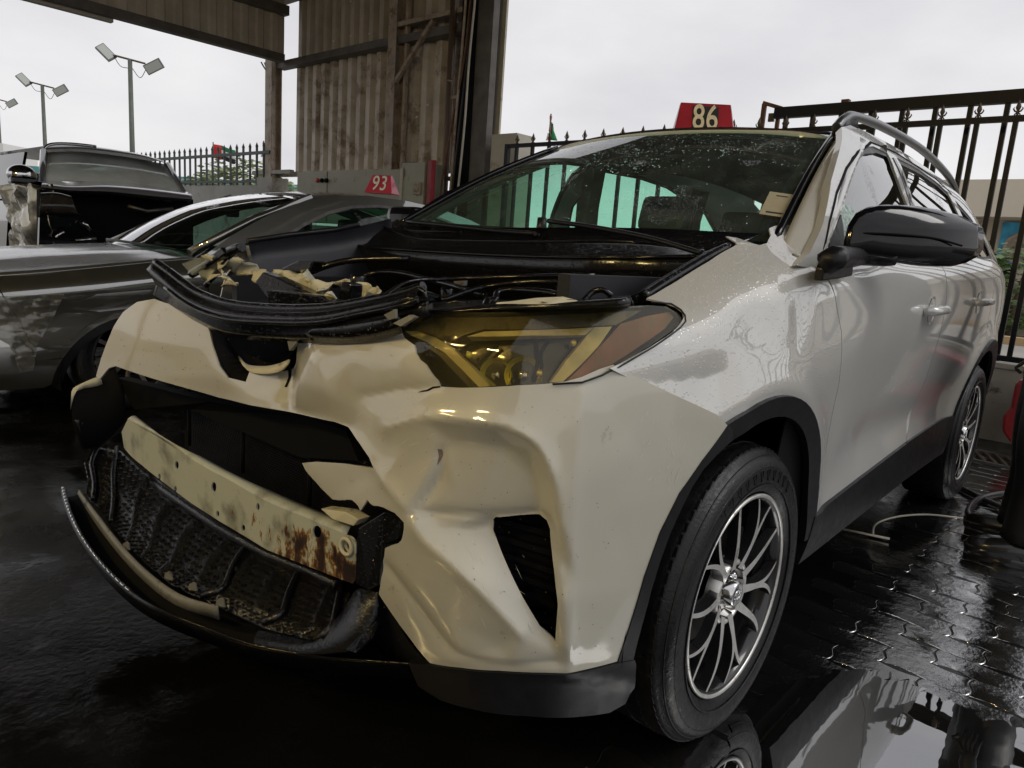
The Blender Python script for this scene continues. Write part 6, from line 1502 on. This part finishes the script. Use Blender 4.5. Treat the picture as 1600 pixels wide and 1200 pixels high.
# side: u=Y  v=row ; world coords
su = [-.95, -.75, -.45, -.1, .5, 1.2, 2.0, 2.9, 3.5, 3.9]
svv = [.16, .34, .52, .68, .80, .90, .96]
rows = []
for Y in su:
    t = np.interp(Y, [-.95, .5, 2.0, 3.9], [.74, .925, .985, 1.03])/ .96
    taper = np.interp(Y, [-.95, -.75, -.45, 0, 3.0, 3.9], [.30, .13, .04, 0, 0, .14])
    rows.append([(-2.93+dx-taper, Y, z*(1 if z < .3 else t)) for z, dx in zip(svv, (-.06, -.01, .0, -.015, -.005, -.035, -.11))])
SS = Surf(su, svv, rows)
if SS.bnormal(.5, .6)[0][0] < 0: SS.flip = -1
def offs(S, o):    # shift a patch into the parent's frame
    return o
def spatch(name, S, poly, m, parent, **k):
    o = patch(name, S, poly, m, None, **k); o.data.transform(Matrix.Translation(-SO)); o.parent = parent; return o
arch_px = [(38, 640), (50, 590), (62, 560), (80, 537), (102, 518), (130, 504), (160, 495), (195, 489), (240, 488)]
AY, AZ, AR = .06, .215, .42
def sarch(c, r, a0, a1, n=14, z=AZ): return [(c+r*cos(radians(a0+(a1-a0)*i/n)), z+r*sin(radians(a0+(a1-a0)*i/n))) for i in range(n+1)]
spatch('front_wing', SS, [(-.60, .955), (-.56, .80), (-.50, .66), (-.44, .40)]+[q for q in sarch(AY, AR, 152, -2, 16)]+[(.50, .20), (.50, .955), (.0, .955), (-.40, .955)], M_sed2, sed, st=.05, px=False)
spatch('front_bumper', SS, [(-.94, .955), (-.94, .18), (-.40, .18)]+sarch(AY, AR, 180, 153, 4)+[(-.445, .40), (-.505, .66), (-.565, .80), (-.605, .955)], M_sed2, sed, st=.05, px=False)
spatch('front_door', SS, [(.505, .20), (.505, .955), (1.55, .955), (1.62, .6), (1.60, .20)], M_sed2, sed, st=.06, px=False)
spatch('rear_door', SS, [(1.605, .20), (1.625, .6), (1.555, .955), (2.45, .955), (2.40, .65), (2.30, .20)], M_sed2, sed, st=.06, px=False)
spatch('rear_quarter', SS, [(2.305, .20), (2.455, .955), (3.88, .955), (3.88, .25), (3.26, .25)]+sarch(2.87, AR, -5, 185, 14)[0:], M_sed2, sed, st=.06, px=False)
spatch('arch_lip', SS, sarch(AY, AR+.008, 180, 0, 20)+sarch(AY, AR-.045, 0, 180, 20), M_black, sed, st=.03, px=False, off=.004, thick=.02)
b = MB()
for i in range(2): pass
spatch('wing_crease', SS, [(-.9, .812), (.5, .818), (.5, .826), (-.9, .822)], M_sed2, sed, st=.05, px=False, off=.006, thick=.004)
# wheel
def simple_wheel(root, x, y, z, R, r, side, parent):
    w_ = empty('wheel', (x, y, z)); w_.parent = parent
    b = MB(); b.lathe([(-.20*side, r), (-.20*side, R-.02), (-.17*side, R), (-.03*side, R), (0, R-.02), (.004*side, r+.03), (-.01*side, r)], 48); b.build('tyre', M_tyre, w_, recalc=False)
    b = MB(); b.lathe([(-.01*side, r), (-.03*side, r-.02), (-.15*side, r-.03)], 40); rm = b.build('rim', M_rimblack, w_, recalc=False, solid=.003)
    for k in range(10):
        a = 2*pi*k/10; b = MB(); b.beam((-.04*side, .05*cos(a), .05*sin(a)), (-.018*side, (r-.01)*cos(a+.1), (r-.01)*sin(a+.1)), .014, .022); b.build('spoke', M_steel, rm)
    b = MB(); b.lathe([(-.05*side, .06), (-.03*side, .055), (-.03*side, .0001)], 20); b.build('hub', M_steel, w_, recalc=False)
for y in (AY, 2.87):
    for s in (1, -1): simple_wheel(sed, s*.88, y, .325, .325, .225, s, sed)
b = MB(); b.box((0, 1.4, .40), (1.62, 1.9, .42)); b.box((0, 1.4, .50), (1.2, 4.4, .3)); b.build('floor_pan', M_dark, sed)
for s in (1,):
    for c in (AY, 2.87):
        b = MB(); b.grid(lambda i, j: (.90-.30*j, c+.40*cos(radians(-8+196*i)), AZ+.40*sin(radians(-8+196*i))), 24, 2); b.build('wheel_housing', M_dark, sed)
# far side: mirror of the near side lower body
b = MB(); b.grid(lambda i, j: tuple(Vector((-(SS.base(su[0]+(su[-1]-su[0])*i, .16+.80*j)[0][0]+3.85), SS.base(su[0]+(su[-1]-su[0])*i, .16+.8*j)[0][1], SS.base(su[0]+(su[-1]-su[0])*i, .16+.8*j)[0][2]))), 30, 8); b.build('far_side', M_sed2, sed)
# bonnet
hu = [-.92, -.6, -.3, 0, .3, .82/1]
def hood(i, j):
    Y = -.95+1.44*i; x = -.81+1.62*j; q = (x/.81)**2
    z = np.interp(Y, [-.95, -.6, -.25, .05, .37, .52], [.76, .85, .905, .935, .955, .965])
    ze = SS.base(Y, .955)[0][2]
    return (x*np.interp(Y, [-.95, -.7, -.4, .6], [.80, .9, .98, 1.0]), Y-.12*(1-q)*(1-i), ze+(z-ze+.004)*(1-q**1.05)+.010*math.exp(-((abs(x)-.5)/.1)**2)*(1-q))
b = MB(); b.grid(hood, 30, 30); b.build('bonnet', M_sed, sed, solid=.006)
b = MB(); b.grid(lambda i, j: (-.70+1.4*j, -1.06+.15*abs(-.7+1.4*j)**2, .25+.52*i), 6, 12); b.build('nose_panel', M_sed2, sed)
# windscreen, roof, rear glass as one profile swept across, glass parts split off
prof = [(.50, .945), (.72, 1.10), (.95, 1.225), (1.18, 1.33), (1.42, 1.405), (1.62, 1.445), (1.95, 1.475), (2.30, 1.475), (2.65, 1.445), (3.0, 1.37), (3.35, 1.25), (3.65, 1.12), (3.9, 1.06)]
def swept(y0, y1, nu, name, m, xs0=1., solid=.006, lift=0, parent=sed, xin=None):
    yy_ = [p[0] for p in prof]; zz_ = [p[1] for p in prof]
    K = _basis(yy_)
    def f(i, j):
        Y = y0+(y1-y0)*i; z = float(_weights(yy_, K, Y)[0] @ np.array(zz_))
        hw = np.interp(Y, [.5, .95, 1.42, 1.9, 2.6, 3.3, 3.9], [.70, .655, .60, .585, .57, .56, .62])*xs0
        x = -hw+2*hw*j; q = (x/hw)**2
        return (x, Y-(.20*(1-q) if Y < 1.0 else .20*(1-q)*max(0, 1-(Y-1.0)/.6)), z-.03*q-(.02*q**4)+lift)
    b = MB(); b.grid(f, nu, 24); return b.build(name, m, parent, solid=solid), f
swept(.50, 1.43, 14, 'windscreen', glass('sedan_windscreen', (.66, .86, .76), refl=2.2, drops=.2), .98, solid=.004)
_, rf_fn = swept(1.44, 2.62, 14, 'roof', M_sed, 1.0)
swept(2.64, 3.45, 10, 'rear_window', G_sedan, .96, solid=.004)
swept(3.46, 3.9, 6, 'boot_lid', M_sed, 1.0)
# side glasshouse surface
gu = [.4, .8, 1.3, 1.8, 2.4, 3.0, 3.6]
gz = [.93, 1.10, 1.25, 1.38, 1.46]
grow_ = [[(-3.85+x, Y, z) for z, x in zip(gz, (.86, .80, .735, .66, .59))] for Y in gu]
SG = Surf(gu, gz, grow_)
if SG.bnormal(1.3, 1.2)[0][0] < 0: SG.flip = -1
outer = [(.50, .94), (.72, 1.085), (.95, 1.205), (1.18, 1.305), (1.42, 1.385), (1.62, 1.425), (1.95, 1.45), (2.30, 1.45), (2.65, 1.42), (3.0, 1.345), (3.35, 1.225), (3.6, 1.10), (3.6, .97), (2.5, .96), (1.2, .94)]
swin = SG.pk([(432, 379), (450, 362), (475, 346), (505, 333), (540, 326), (580, 323), (618, 324), (621, 345), (640, 380)])
swin = [(.92, .955), (1.08, 1.07), (1.28, 1.18), (1.50, 1.275), (1.72, 1.335), (1.98, 1.365), (2.12, 1.365), (2.16, 1.24), (2.20, .985)]
qwin = [(2.28, .99), (2.24, 1.24), (2.20, 1.365), (2.45, 1.355), (2.75, 1.29), (3.02, 1.19), (3.2, 1.09), (3.2, 1.02)]
spatch('side_frame', SG, outer, M_sed2, sed, holes=[swin, qwin], st=.05, px=False, hpx=False, thick=.02)
for w_ in (swin, qwin):
    o = spatch('side_window', SG, grow(w_, .006), G_sedan, sed, st=.08, px=False, off=-.010, thick=.003)
    spatch('window_trim', SG, grow(w_, .020), M_steel, sed, holes=[w_], st=.04, px=False, hpx=False, off=.004, thick=.006)
o = patch('side_frame', SG, outer, M_sed2, None, holes=[swin, qwin], st=.06, px=False, hpx=False, thick=.02)
o.data.transform(Matrix.Translation(-SO)); o.parent = sed; o.data.transform(Matrix.Diagonal((-1, 1, 1, 1))); o.data.flip_normals()
b = MB(); b.tube([(.70, .48, .95), (.655, .95, 1.20), (.60, 1.42, 1.385)], .028, 8); b.build('windscreen_pillar', M_sed2, sed); b = MB(); b.tube([(-.70, .48, .95), (-.655, .95, 1.20), (-.60, 1.42, 1.385)], .02, 8); b.build('windscreen_pillar', M_sed2, sed)
b = MB(); b.box((0, .75, .86), (1.3, .6, .14), None, .03); b.build('dashboard', M_dark, sed)
for x in (-.36, .36):
    s_ = empty('seat', (x, 1.6, 0)); s_.parent = sed
    b = MB(); b.box((0, 0, .50), (.48, .5, .14), None, .04); b.build('cushion', M_seat, s_); b = MB(); b.box((0, .26, .82), (.48, .12, .58), Matrix.Rotation(radians(-16), 3, 'X'), .04); b.build('backrest', M_seat, s_); b = MB(); b.box((0, .34, 1.18), (.24, .09, .16), None, .03); b.build('headrest', M_seat, s_)
b = MB(); b.box((0, 2.75, .72), (1.3, .5, .5), None, .05); b.build('rear_seat', M_seat, sed)
q = P(363, 332, X=-3.85)-SO; b = MB(); b.box(q, (.18, .03, .07), None, .015); b.tube([q, q+Vector((0, .02, .10))], .01, 6); b.build('rear_view_mirror', M_dark, sed)
b = MB(); b.tube(catmull([(.60, .44, .965), (.4, .36, .975), (.0, .30, .985), (-.2, .30, .985)], 4), .009, 6); b.tube(catmull([(-.05, .40, .985), (-.3, .36, .98), (-.55, .42, .965)], 4), .009, 6); b.build('wiper_arm', M_black, sed)
b = MB(); b.box((.95, .78, .98), (.16, .10, .11), None, .03); b.box((.86, .76, .94), (.08, .05, .04)); b.build('door_mirror', M_sed2, sed)
# headlight with strips of clear tape over it
spatch('headlight', SS, [(-.93, .76), (-.93, .63), (-.62, .635), (-.48, .675), (-.56, .71)], glass('sedan_lamp_lens', (.8, .8, .75), body=(.2, .2, .18), bodyamt=.5), sed, st=.04, px=False, off=.004, thick=.01)
spatch('indicator_strip', SS, [(-.90, .655), (-.62, .66), (-.58, .675), (-.9, .68)], M_amber, sed, st=.04, px=False, off=.010, thick=.004)
M_tape = glass('clear_tape', (.8, .8, .78), rough=.15, refl=1.6, drops=.9, body=(.5, .5, .48), bodyamt=.16, bsc=30)
spatch('clear_tape', SS, [(-.62, .84), (-.30, .82), (-.36, .66), (-.44, .50), (-.46, .34), (-.52, .34), (-.56, .52), (-.66, .62)], M_tape, sed, st=.02, px=False, off=.012, thick=.001, extra=lambda p, u, v: np.array([.014*mnoise.noise(Vector((a*9, c*13, 1)))+.008*mnoise.noise(Vector((a*26, c*30, 4))) for a, c in zip(u, v)]))
mk2 = empty('number_marker', (0, 0, 0)); tag(mk2, 'pinkish red wedge marker reading 93 standing on the grey sedan roof', 'roof marker', 'red number markers on car roofs')
q = P(597, 302, X=-3.62); marker(mk2, M_redlite, M_whitepaint, '93', .26, .17, .155, .16, .45, .74); mk2.location = (q.x, q.y, P(597, 303, X=-3.62).z)

# ================================================================== black SUV behind the sedan, facing +X
bs = empty('suv', (-7.0, 1.72, 0)); tag(bs, 'black SUV with smashed open front and crumpled side at far left', 'car')
BO = Vector((-7.0, 1.72, 0))
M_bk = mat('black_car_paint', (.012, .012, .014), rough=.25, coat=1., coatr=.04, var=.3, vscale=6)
M_grey_d = mat('sky_greyed_paint', (.14, .14, .155), rough=.3, coat=1., coatr=.06)  # black paint greyed on bonnet and roof for the sky they reflect
M_crush = mat('crumpled_beige_reflect', (.30, .27, .20), rough=.16, metal=.85, var=.3, vscale=6)  # beige put into the colour for what the crushed side reflects
def bl(l): return [Vector(q)-BO for q in l]
def bpx(l, X): return bl([P(a, c, X=X) for a, c in l])
# front opening
b = MB(); b.prism(bpx([(62, 296), (110, 298), (200, 300), (290, 308), (302, 312), (302, 400), (62, 400)], -6.9), 0, (-.1, 0, 0)); b.build('front_cavity', M_dark, bs)
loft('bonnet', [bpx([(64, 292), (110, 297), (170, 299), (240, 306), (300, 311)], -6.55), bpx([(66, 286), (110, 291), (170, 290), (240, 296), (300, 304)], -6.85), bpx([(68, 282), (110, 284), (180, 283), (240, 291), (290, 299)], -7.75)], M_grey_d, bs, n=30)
loft('bonnet_lip', [bpx([(64, 292), (110, 297), (170, 299), (240, 306), (300, 311)], -6.55), bpx([(66, 298), (112, 303), (175, 306), (245, 314), (296, 318)], -6.62)], M_bk, bs, n=30)
loft('windscreen', [bpx([(68, 284), (120, 283), (180, 285), (240, 292), (285, 300)], -7.72), bpx([(70, 238), (120, 237), (180, 243), (230, 251), (258, 257)], -8.25)], glass('sky_grey_windscreen', (.5, .6, .58), refl=2.2, body=(.62, .66, .66), bodyamt=1.3, bsc=1.2), bs, n=20)  # pale grey body colour stands in for sky reflected in the glass
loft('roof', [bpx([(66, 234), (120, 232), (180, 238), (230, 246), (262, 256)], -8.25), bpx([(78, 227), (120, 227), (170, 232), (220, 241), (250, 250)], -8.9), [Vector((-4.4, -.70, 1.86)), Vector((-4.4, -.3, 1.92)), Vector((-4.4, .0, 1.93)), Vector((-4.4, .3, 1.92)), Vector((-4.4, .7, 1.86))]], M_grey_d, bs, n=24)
for s, (a0, a1) in ((-1, ((66, 286), (68, 236))), (1, ((287, 301), (262, 257)))):
    b = MB(); b.tube([P(*a0, X=-7.72)-BO, P(*a1, X=-8.25)-BO], .035, 8); b.build('windscreen_pillar', M_grey_d, bs)
b = MB(); b.tube(catmull(bpx([(66, 236), (78, 226), (110, 225), (150, 229)], -8.4), 5), .02, 6); b.build('roof_rail', M_chrome, bs)
# near (image-left) side body with windows
def side_poly(pts, y=.0, ex=.06): return [Vector((x, -1.0+y, z)) for x, z in pts]
b = MB(); b.prism(side_poly([(-1.5, .55), (-4.6, .55), (-4.6, 1.25), (-1.2, 1.25)]), 0, (0, .06, 0)); b.build('side_panel', M_bk, bs)
b = MB(); b.prism([Vector((x, -1.0+(z-1.25)*.42, z)) for x, z in [(-.95, 1.27), (-4.5, 1.27), (-4.35, 1.80), (-1.45, 1.82)]], 0, (0, .03, 0)); b.build('side_window', M_piano, bs)
b = MB(); b.prism(side_poly([(-1.5, .55), (-4.6, .55), (-4.6, 1.25), (-1.2, 1.25)], 1.94), 0, (0, .06, 0)); b.prism([Vector((x, 1.0-(z-1.25)*.42, z)) for x, z in [(-.95, 1.27), (-4.5, 1.27), (-4.35, 1.80), (-1.45, 1.82)]], 0, (0, .03, 0)); b.build('far_side', M_bk, bs)
b = MB(); b.box((-4.6, 0, 1.1), (.08, 1.9, 1.3), None, .03); b.build('tailgate', M_bk, bs); b = MB(); b.box((-2.6, 0, .5), (3.8, 1.8, .3)); b.build('floor_pan', M_dark, bs)
# crumpled front wing
b = MB()
V = b.grid(lambda i, j: ((.42-1.7*i), -1.02+.05*sin(i*9), .62+.80*j-.10*i*0), 22, 16)
for r_ in V:
    for v in r_:
        n_v = mnoise.noise(v.co*4.5)*.10+mnoise.noise(v.co*10)*.045; v.co.y += n_v; v.co.x += mnoise.noise(v.co*6+Vector((5, 5, 5)))*.05; v.co.z += mnoise.noise(v.co*5+Vector((9, 1, 5)))*.04
b.build('crumpled_wing', M_crush, bs, solid=.006)
# headlight, mirror, grille remains
loft('headlight', [bpx([(64, 303), (90, 302), (111, 305)], -6.5), bpx([(62, 325), (95, 330), (120, 330)], -6.46), bpx([(62, 336), (100, 336), (128, 337)], -6.5)], glass('dark_lamp_lens', (.3, .3, .28), body=(.08, .07, .06), bodyamt=.6), bs, n=12)
loft('lamp_trim', [bpx([(64, 300), (90, 300), (112, 306)], -6.48), bpx([(64, 303), (90, 303), (112, 309)], -6.48)], M_chrome, bs, n=10)
b = MB(); b.prism(bpx([(62, 340), (128, 340), (150, 360), (150, 400), (60, 400)], -6.6), 0, (-.05, 0, 0)); b.build('bumper_remains', M_piano, bs)
for l in ([(130, 347), (136, 352), (140, 360)], [(88, 372), (96, 364), (100, 362)], [(118, 376), (150, 373)]): b = MB(); b.tube(bpx(l, -6.5), .018, 6); b.build('loose_trim', M_chrome, bs)
b = MB(); b.tube(bpx([(200, 322), (230, 330), (270, 326)], -6.7), .02, 6); b.build('bay_pipe', M_steel, bs)
c = P(34, 273, X=-7.55)-BO
b = MB(); bmesh.ops.create_uvsphere(b.bm, u_segments=20, v_segments=12, radius=1, matrix=Matrix.Translation(c) @ Matrix.Diagonal((.10, .14, .105, 1))); b.build('door_mirror', M_chrome, bs, smooth=True)
b = MB(); b.box(c+Vector((.02, .16, -.075)), (.07, .20, .05), None, .01); b.box(c+Vector((.02, 0, -.06)), (.15, .24, .08), None, .02); b.build('mirror_foot', M_piano, bs)
for x in (-.25, -3.4):
    for s in (1, -1):
        b = MB(); b.lathe([(-.12, .0001), (-.12, .39), (.12, .39), (.12, .0001)], 28, (x, s*.86, .39), 'Y'); b.build('wheel', M_tyre, bs, recalc=False)
# ================================================================== hose, wand, equipment and attendant at right
b = MB(); l = catmull([P(a, c, Z=.02) for a, c in [(1640, 765), (1600, 770), (1560, 772), (1530, 780), (1515, 795), (1516, 808), (1535, 820), (1565, 832), (1600, 842), (1650, 850)]], 8); b.tube(l, .017, 10)
o = b.build('pressure_hose', M_rubber); tag(o, 'thick black rubber hose looping on the wet ground by the rear wheel', 'hose')
b = MB(); l = catmull([P(a, c, Z=.018) for a, c in [(1497, 760), (1520, 772), (1560, 790), (1600, 805), (1660, 820)]], 6); b.tube(l, .016, 10); o = b.build('pressure_hose', M_rubber); tag(o, 'straight black hose running from the rear tyre to the right edge', 'hose')
M_wand = mat('pale_thin_tube', (.45, .42, .33), rough=.35)
wd = empty('spray_wand', (0, 0, 0)); tag(wd, 'thin pale plastic tube with a T-shaped end lying on the ground', 'spray wand')
b = MB(); l = catmull([P(a, c, Z=z) for a, c, z in [(1364, 836, .01), (1366, 822, .06), (1380, 813, .09), (1410, 806, .10), (1450, 804, .08), (1490, 808, .03), (1520, 812, .012), (1560, 822, .01)]], 6); b.tube(l, .0042, 8); b.build('tube', M_wand, wd)
b = MB(); b.tube([P(1318, 827, Z=.012), P(1390, 842, Z=.012)], .0055, 8); b.build('cross_end', M_wand, wd)
# red rounded equipment at the right edge
eq = empty('equipment_box', tuple(P(1606, 716, Z=0))); tag(eq, 'red rounded equipment box with dark panel by the low wall', 'equipment box')
M_eqred = mat('red_plastic_shell', (.26, .02, .025), rough=.4, coat=.4, var=.2, vscale=9)
q = P(1583, 640, Y=eq.location.y)-eq.location
b = MB(); x0 = q.x; prof = [(x0+.02, .53), (x0-.0, .50), (x0, .34), (x0-.03, .28), (x0-.02, .18), (x0+.03, .12), (x0+.10, .09), (x0+.5, .09), (x0+.5, .53)]
b.prism([(x, -.18, z) for x, z in prof], 0, (0, .36, 0)); b.build('shell', M_eqred, eq, bevel=.02)
b = MB(); b.box((x0+.28, -.19, .38), (.36, .02, .24), None, .01); b.build('dark_panel', M_dark, eq)
for s in (x0+.12, x0+.42): b = MB(); b.lathe([(-.02, .0001), (-.02, .07), (.02, .07), (.02, .0001)], 20, (s, -.1, .07), 'Y'); b.build('wheel', M_tyre, eq, recalc=False)
# attendant standing just right of the frame: black waterproof trousers and boots
def skin_figure(name, loc, rz, label):
    root = empty(name, loc, rz); tag(root, label, 'person')
    J = {'pel': (0, 0, .98, .150), 'sp': (0, .0, 1.15, .145), 'ch': (0, -.01, 1.34, .165), 'nk': (0, -.01, 1.50, .052), 'hd0': (0, -.025, 1.60, .062), 'hd1': (0, -.015, 1.70, .078), 'hd2': (0, -.005, 1.77, .05)}
    E_ = [('pel', 'sp'), ('sp', 'ch'), ('ch', 'nk'), ('nk', 'hd0'), ('hd0', 'hd1'), ('hd1', 'hd2')]
    for s, t in ((-1, 'l'), (1, 'r')):
        J.update({'hp'+t: (s*.11, 0, .90, .11), 'kn'+t: (s*.13, -.03, .52, .085), 'an'+t: (s*.14, .02, .14, .075), 'he'+t: (s*.14, .03, .07, .055), 'to'+t: (s*.17, -.17, .045, .045),
                  'sh'+t: (s*.19, 0, 1.42, .075), 'el'+t: (s*.29, .0, 1.14, .050), 'wr'+t: (s*.31, -.05, .90, .034), 'ha'+t: (s*.31, -.06, .82, .030)})
        E_ += [('pel', 'hp'+t), ('hp'+t, 'kn'+t), ('kn'+t, 'an'+t), ('an'+t, 'he'+t), ('he'+t, 'to'+t), ('ch', 'sh'+t), ('sh'+t, 'el'+t), ('el'+t, 'wr'+t), ('wr'+t, 'ha'+t)]
        for f in range(5):
            a = (f-2)*.016; ln = (.045, .075, .085, .078, .06)[f] if f else .05
            k = 'f%d%s' % (f, t); J[k+'a'] = (s*.31, -.065+a, .785, .009); J[k+'b'] = (s*.305, -.068+a*1.2+(-.02 if f == 0 else 0), .785-ln*.6, .0085); J[k+'c'] = (s*.29, -.062+a*1.2, .785-ln, .0075)
            E_ += [('ha'+t, k+'a'), (k+'a', k+'b'), (k+'b', k+'c')]
    keys = list(J); me = bpy.data.meshes.new('body'); me.from_pydata([J[k][:3] for k in keys], [(keys.index(a), keys.index(c)) for a, c in E_], []); o = link('body', me, None, root)
    md = o.modifiers.new('skin', 'SKIN'); sv_ = me.skin_vertices[0].data
    for i, k in enumerate(keys): sv_[i].radius = (J[k][3],)*2; sv_[i].use_root = (k == 'pel')
    md.use_smooth_shade = True
    u = o.modifiers.new('sub', 'SUBSURF'); u.levels = 2; u.render_levels = 2
    dg = bpy.context.evaluated_depsgraph_get(); m2 = bpy.data.meshes.new_from_object(o.evaluated_get(dg)); o.modifiers.clear(); o.data = m2
    sk = mat('skin', (.24, .13, .08), rough=.5); cl = mat('black_waterproof_cloth', (.010, .010, .012), rough=.45, bump=.4, bscale=25); ov = mat('dark_workwear', (.02, .022, .03), rough=.8); rb = M_rubber
    m2.materials.clear()
    for m_ in (sk, cl, ov, rb): m2.materials.append(m_)
    for f in m2.polygons:
        z = f.center.z; f.material_index = 3 if z < .30 else 1 if z < 1.0 else 2 if z < 1.49 else 0; f.use_smooth = True
    b = MB(); b.grid(lambda i, j: (.088*cos(i*2*pi)*cos(j*1.5), .012+.096*sin(i*2*pi)*cos(j*1.5), 1.715+.095*sin(j*1.5)-.05*max(0, sin(i*2*pi))*(1-j)), 20, 8); b.build('hair', M_dark, root)
    for s in (-1, 1):
        b = MB(); bmesh.ops.create_uvsphere(b.bm, u_segments=10, v_segments=8, radius=.011, matrix=Matrix.Translation((s*.030, -.085, 1.675))); b.build('eye', M_fw, root, smooth=True)
        b = MB(); b.box((s*.078, 0, 1.66), (.02, .03, .05), None, .008); b.build('ear', sk, root)
    b = MB(); b.prism([(-.014, -.085, 1.63), (.014, -.085, 1.63), (0, -.08, 1.68)], 0, (0, -.024, 0)); b.build('nose', sk, root, bevel=.004)
    b = MB(); b.box((0, -.083, 1.602), (.045, .012, .008), None, .003); b.build('mouth', mat('lips', (.2, .07, .06), rough=.5), root)
    # loose waterproof trouser legs over the boots
    for s in (-1, 1):
        b = MB(); b.lathe([(.10, .092), (.14, .088), (.30, .080), (.50, .088), (.70, .100), (.86, .108)], 20, (s*.125, .0, 0), 'Z'); b.build('trouser_leg', cl, root, recalc=False, solid=.006)
        b = MB(); b.tube([(s*.135, .07, .06), (s*.14, .04, .062), (s*.15, -.04, .058), (s*.165, -.12, .052), (s*.17, -.18, .045), (s*.172, -.21, .038)], [.030, .055, .055, .052, .044, .020], 14); b.tube([(s*.135, .07, .016), (s*.15, -.04, .016), (s*.17, -.20, .016)], [.046, .050, .044], 12); b.build('boot', rb, root)
    return root
fp = P(1590, 872, Z=0)
skin_figure('person', (fp.x+.0, fp.y+.06, 0), radians(-80), 'person in black waterproof trousers and rubber boots, cut off by right edge')
